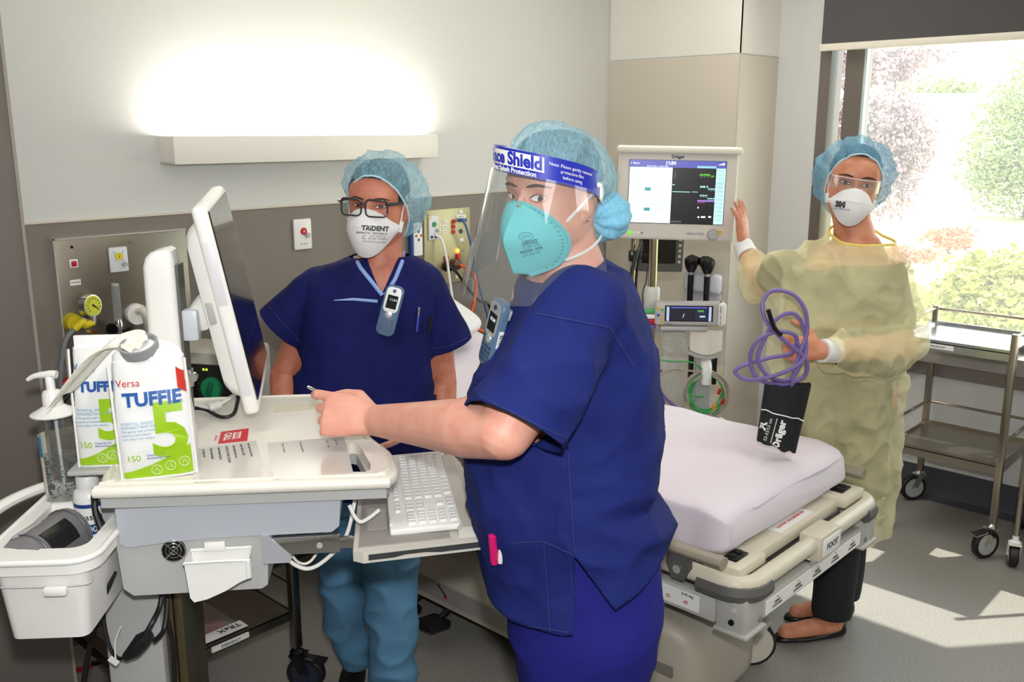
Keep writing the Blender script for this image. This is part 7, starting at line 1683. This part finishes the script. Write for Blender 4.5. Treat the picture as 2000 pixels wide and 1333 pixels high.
for px, dd in ((1628, 2.94), (1642, 3.08)):
    x = L(px, 1150, dd).x; d = V((-1, -.18, 0)).normalized(); heel = V((x + .05, dd + .01, 0)); mb = MB(CFM); s_ = V((-d.y, d.x, 0)); rows = []
    for t, hw_, z1 in ((0, .5, .055), (.05, .8, .058), (.3, .85, .030), (.6, 1, .026), (.85, .85, .030), (.96, .5, .022), (1, .2, .014)):
        c = heel + d * .26 * t; rows.append([c + s_ * .042 * hw_ * math.cos(a) + Z3 * (z1 / 2 + z1 / 2 * math.sin(a)) for a in [2 * PI * j / 18 for j in range(18)]])
    mb.loft(rows); mb.build('flat_shoe', blackm, n3, sharp=60)
# gown
gownm = mat('yellow_gown', (246, 238, 184), .75, alpha=.72, bump=(22, .6), sheen=.2)
gn = gownm.node_tree; tcn = [q for q in gn.nodes if q.type == 'TEX_COORD'][0]; nz = gn.nodes.new('ShaderNodeTexNoise'); nz.inputs['Scale'].default_value = 5; nz.inputs['Detail'].default_value = 6; gn.links.new(tcn.outputs['Object'], nz.inputs['Vector'])
mr = gn.nodes.new('ShaderNodeMapRange'); mr.inputs[1].default_value = .3; mr.inputs[2].default_value = .7; mr.inputs[3].default_value = .38; mr.inputs[4].default_value = .58; gn.links.new(nz.outputs['Fac'], mr.inputs[0]); gn.links.new(mr.outputs[0], gn.nodes['Principled BSDF'].inputs['Alpha'])
g = MB(); g.loft([trg(1622, 1728, 448, D3, .065), trg(1600, 1738, 468, D3, .10), trg(1562, 1752, 490, D3, .125), trg(1530, 1764, 520, D3, .148), trg(1508, 1768, 580, D3, .165), trg(1504, 1758, 650, D3, .17), trg(1510, 1752, 720, D3, .172), trg(1522, 1750, 800, D3 + .01, .160), trg(1540, 1744, 900, D3 + .03, .145), trg(1556, 1730, 1000, D3 + .04, .140), trg(1572, 1716, 1060, D3 + .04, .140)])
g.capsule([L(1736, 538, D3), L(1750, 604, D3 - .03), L(1762, 672, D3 - .09)], [.060, .076, .078], 22); g.capsule([L(1760, 675, D3 - .09), L(1700, 692, D3 - .18), L(1640, 690, D3 - .24), L(1612, 687, D3 - .265)], [.078, .074, .060, .045], 22)
g.capsule([L(1535, 525, D3 + .02), L(1500, 552, 3.14), L(1480, 556, 3.24)], [.068, .062, .060], 20); g.capsule([L(1482, 556, 3.23), L(1468, 525, 3.29), L(1456, 497, 3.345)], [.062, .056, .036], 20)
bm = remesh(g, .0065, 14)
dl_ = (wrL - elL).normalized(); cL = wrL - dl_ * .012; cut(bm, cL, dl_, .08)
dr_ = (wrR - elR).normalized(); cR = wrR - dr_ * .030; cut(bm, cR, dr_, .07); cut(bm, L(1675, 458, D3), V((.10, -.22, 1)), .13); cut(bm, V((1.06, D3, L(1640, 1045, D3).z)), (0, 0, -1), .4)
def fold3(p):
    a = .006 * noise.noise(V((p.x * 6, p.y * 6, p.z * 4))) + (ridge(V((p.x * 4 + p.z * 1.5, p.y * 4, p.z * 2 - p.x * 2)), 1.7) - .5) * .022
    dw = min((p - elL).length, (p - elR).length); a += .010 * max(0, 1 - dw / .2) * noise.noise(V((p.x * 30, p.y * 16, p.z * 22)))
    if p.z < .95: a += (ridge(V((p.x * 9, p.y * 9, p.z * 1.2)), 1.3) - .5) * .020
    a += (ridge(V((p.x * 6 + p.z * 4, p.y * 6, p.z * 5 - p.x * 4)), 1.7) - .5) * .010
    return a + .004 * noise.noise(p * 22)
wrinkle(bm, fold3)
nc = L(1675, 458, D3); lp_ = [v.co.copy() for v in bm.verts if v.is_boundary and (v.co - nc).length < .15 and v.co.z > nc.z - .10]
lp_.sort(key=lambda p: math.atan2(p.y - nc.y, p.x - nc.x)); lp_ = [sum((lp_[(i + k) % len(lp_)] for k in range(-3, 4)), V()) / 7 for i in range(0, len(lp_), 4)] if len(lp_) > 12 else []
gown = bm_build(bm, 'isolation_gown', gownm, n3); bm.free()
tie = mat('yellow_binding', (240, 216, 110), .7)
if lp_: MB(CFM).tube(spline(lp_, 2, closed=True), .0042, 8, closed=True).build('neck_binding', tie, gown)
cuffm = mat('white_knit_cuff', (232, 232, 230), .85, bump=(500, .3, (1, 1, 1)))
for w0, d in ((wrL, dl_), (wrR, dr_)): MB(CFM).tube([w0 - d * .05, w0 - d * .02, w0 + d * .008], [.040, .037, .035], 20).build('knit_cuff', cuffm, gown)
MB(CFM).tube([HL3 @ (V((.098, .010, -.013)) + V((0, 1, 0)) * .0102 * math.cos(2 * PI * k / 16) + V((.79, 0, .61)) * .0102 * math.sin(2 * PI * k / 16)) for k in range(16)], .0013, 6, closed=True).build('ring', mat('gold_ring', (200, 160, 80), .25, 1.0), n3)
# pressure cuff and its purple hose held in her hand
purple = mat('purple_hose', (118, 100, 158), .45)
cu = L(1528, 812, 2.62)
cf_ = thing('pressure_cuff', 'black blood pressure cuff with purple hose held by the nurse in yellow', 'pressure cuff', CFM @ (cu - V((0, 0, .09))))
def cuffpt(u, v, r_=1.0):
    a = 2 * PI * u; x = .068 * math.cos(a) * r_; y = .030 * math.sin(a) * r_; k_ = 1 - .14 * (1 - v); return cu + V((x * k_ - .012 * (1 - v) + (.010 * v), y, -.095 + .19 * v + .018 * math.cos(a) * (1 - v) * -1 + .008 * noise.noise(V((math.cos(a) * 2, math.sin(a) * 2, v * 2)))))
blkc = mat('cuff_black', (18, 18, 22), .75, bump=(400, .15))
m = MB(CFM); m.sheet(cuffpt, 44, 14, .004, wrap=True); cfo = m.build('sleeve', blkc, cf_, sharp=70)
MB(CFM).tube([cuffpt(.5 + .48 * i / 16, .60 - .12 * i / 16, 1.03) + V((0, -.001, 0)) for i in range(1, 16)], .0018, 6).build('white_line', white, cfo)
for s_, sz, px, py, bo in (('Dräger', 20, 1522, 850, .0008), ('23-33/53 cm', 9, 1500, 840, 0), ('M', 24, 1489, 832, .001)): decal(cfo, s_, px, py, sz, -74, white, bold=bo)
px_l = [skinpt(cfo, *p, .001) for p in lerpx((1518, 818), (1505, 866), 6)]; px_l = [p for p in px_l if p]
if len(px_l) > 1: MB(CFM).tube(px_l, .0012, 5).build('white_line', white, cfo)
h0 = HL3 @ V((.095, 0, -.022))
dd = 2.62
loops = [(1545, 775, .0), (1550, 730, 0), (1562, 690, .0), (1576, 650, 0), (1572, 605, .0), (1548, 575, .01), (1510, 568, .01), (1490, 590, .0), (1495, 625, -.01), (1520, 655, -.015), (1550, 680, -.01), (1575, 705, 0), (1570, 735, .01), (1530, 752, .01), (1480, 740, .0), (1465, 700, 0), (1480, 665, -.01), (1520, 648, -.01), (1555, 658, .0),
         (1545, 690, .01), (1500, 700, .01), (1450, 715, .0), (1436, 728, 0), (1460, 742, 0), (1510, 735, -.01), (1560, 712, -.01), (1575, 680, 0), (1566, 630, .01), (1545, 612, .01), (1515, 625, .0), (1495, 660, -.01), (1480, 700, -.01), (1500, 735, 0), (1540, 742, .01), (1568, 700, .01), (1556, 668, 0)]
MB(CFM).tube(spline([L(x, y, dd + o_) for x, y, o_ in loops], 8), .0062, 8).build('hose', purple, cf_)
MB(CFM).tube(spline([L(1500, 605, dd - .02), L(1512, 640, dd - .022), L(1525, 655, dd - .02)], 4), .007, 8).build('hose_joint', blackm, cf_)
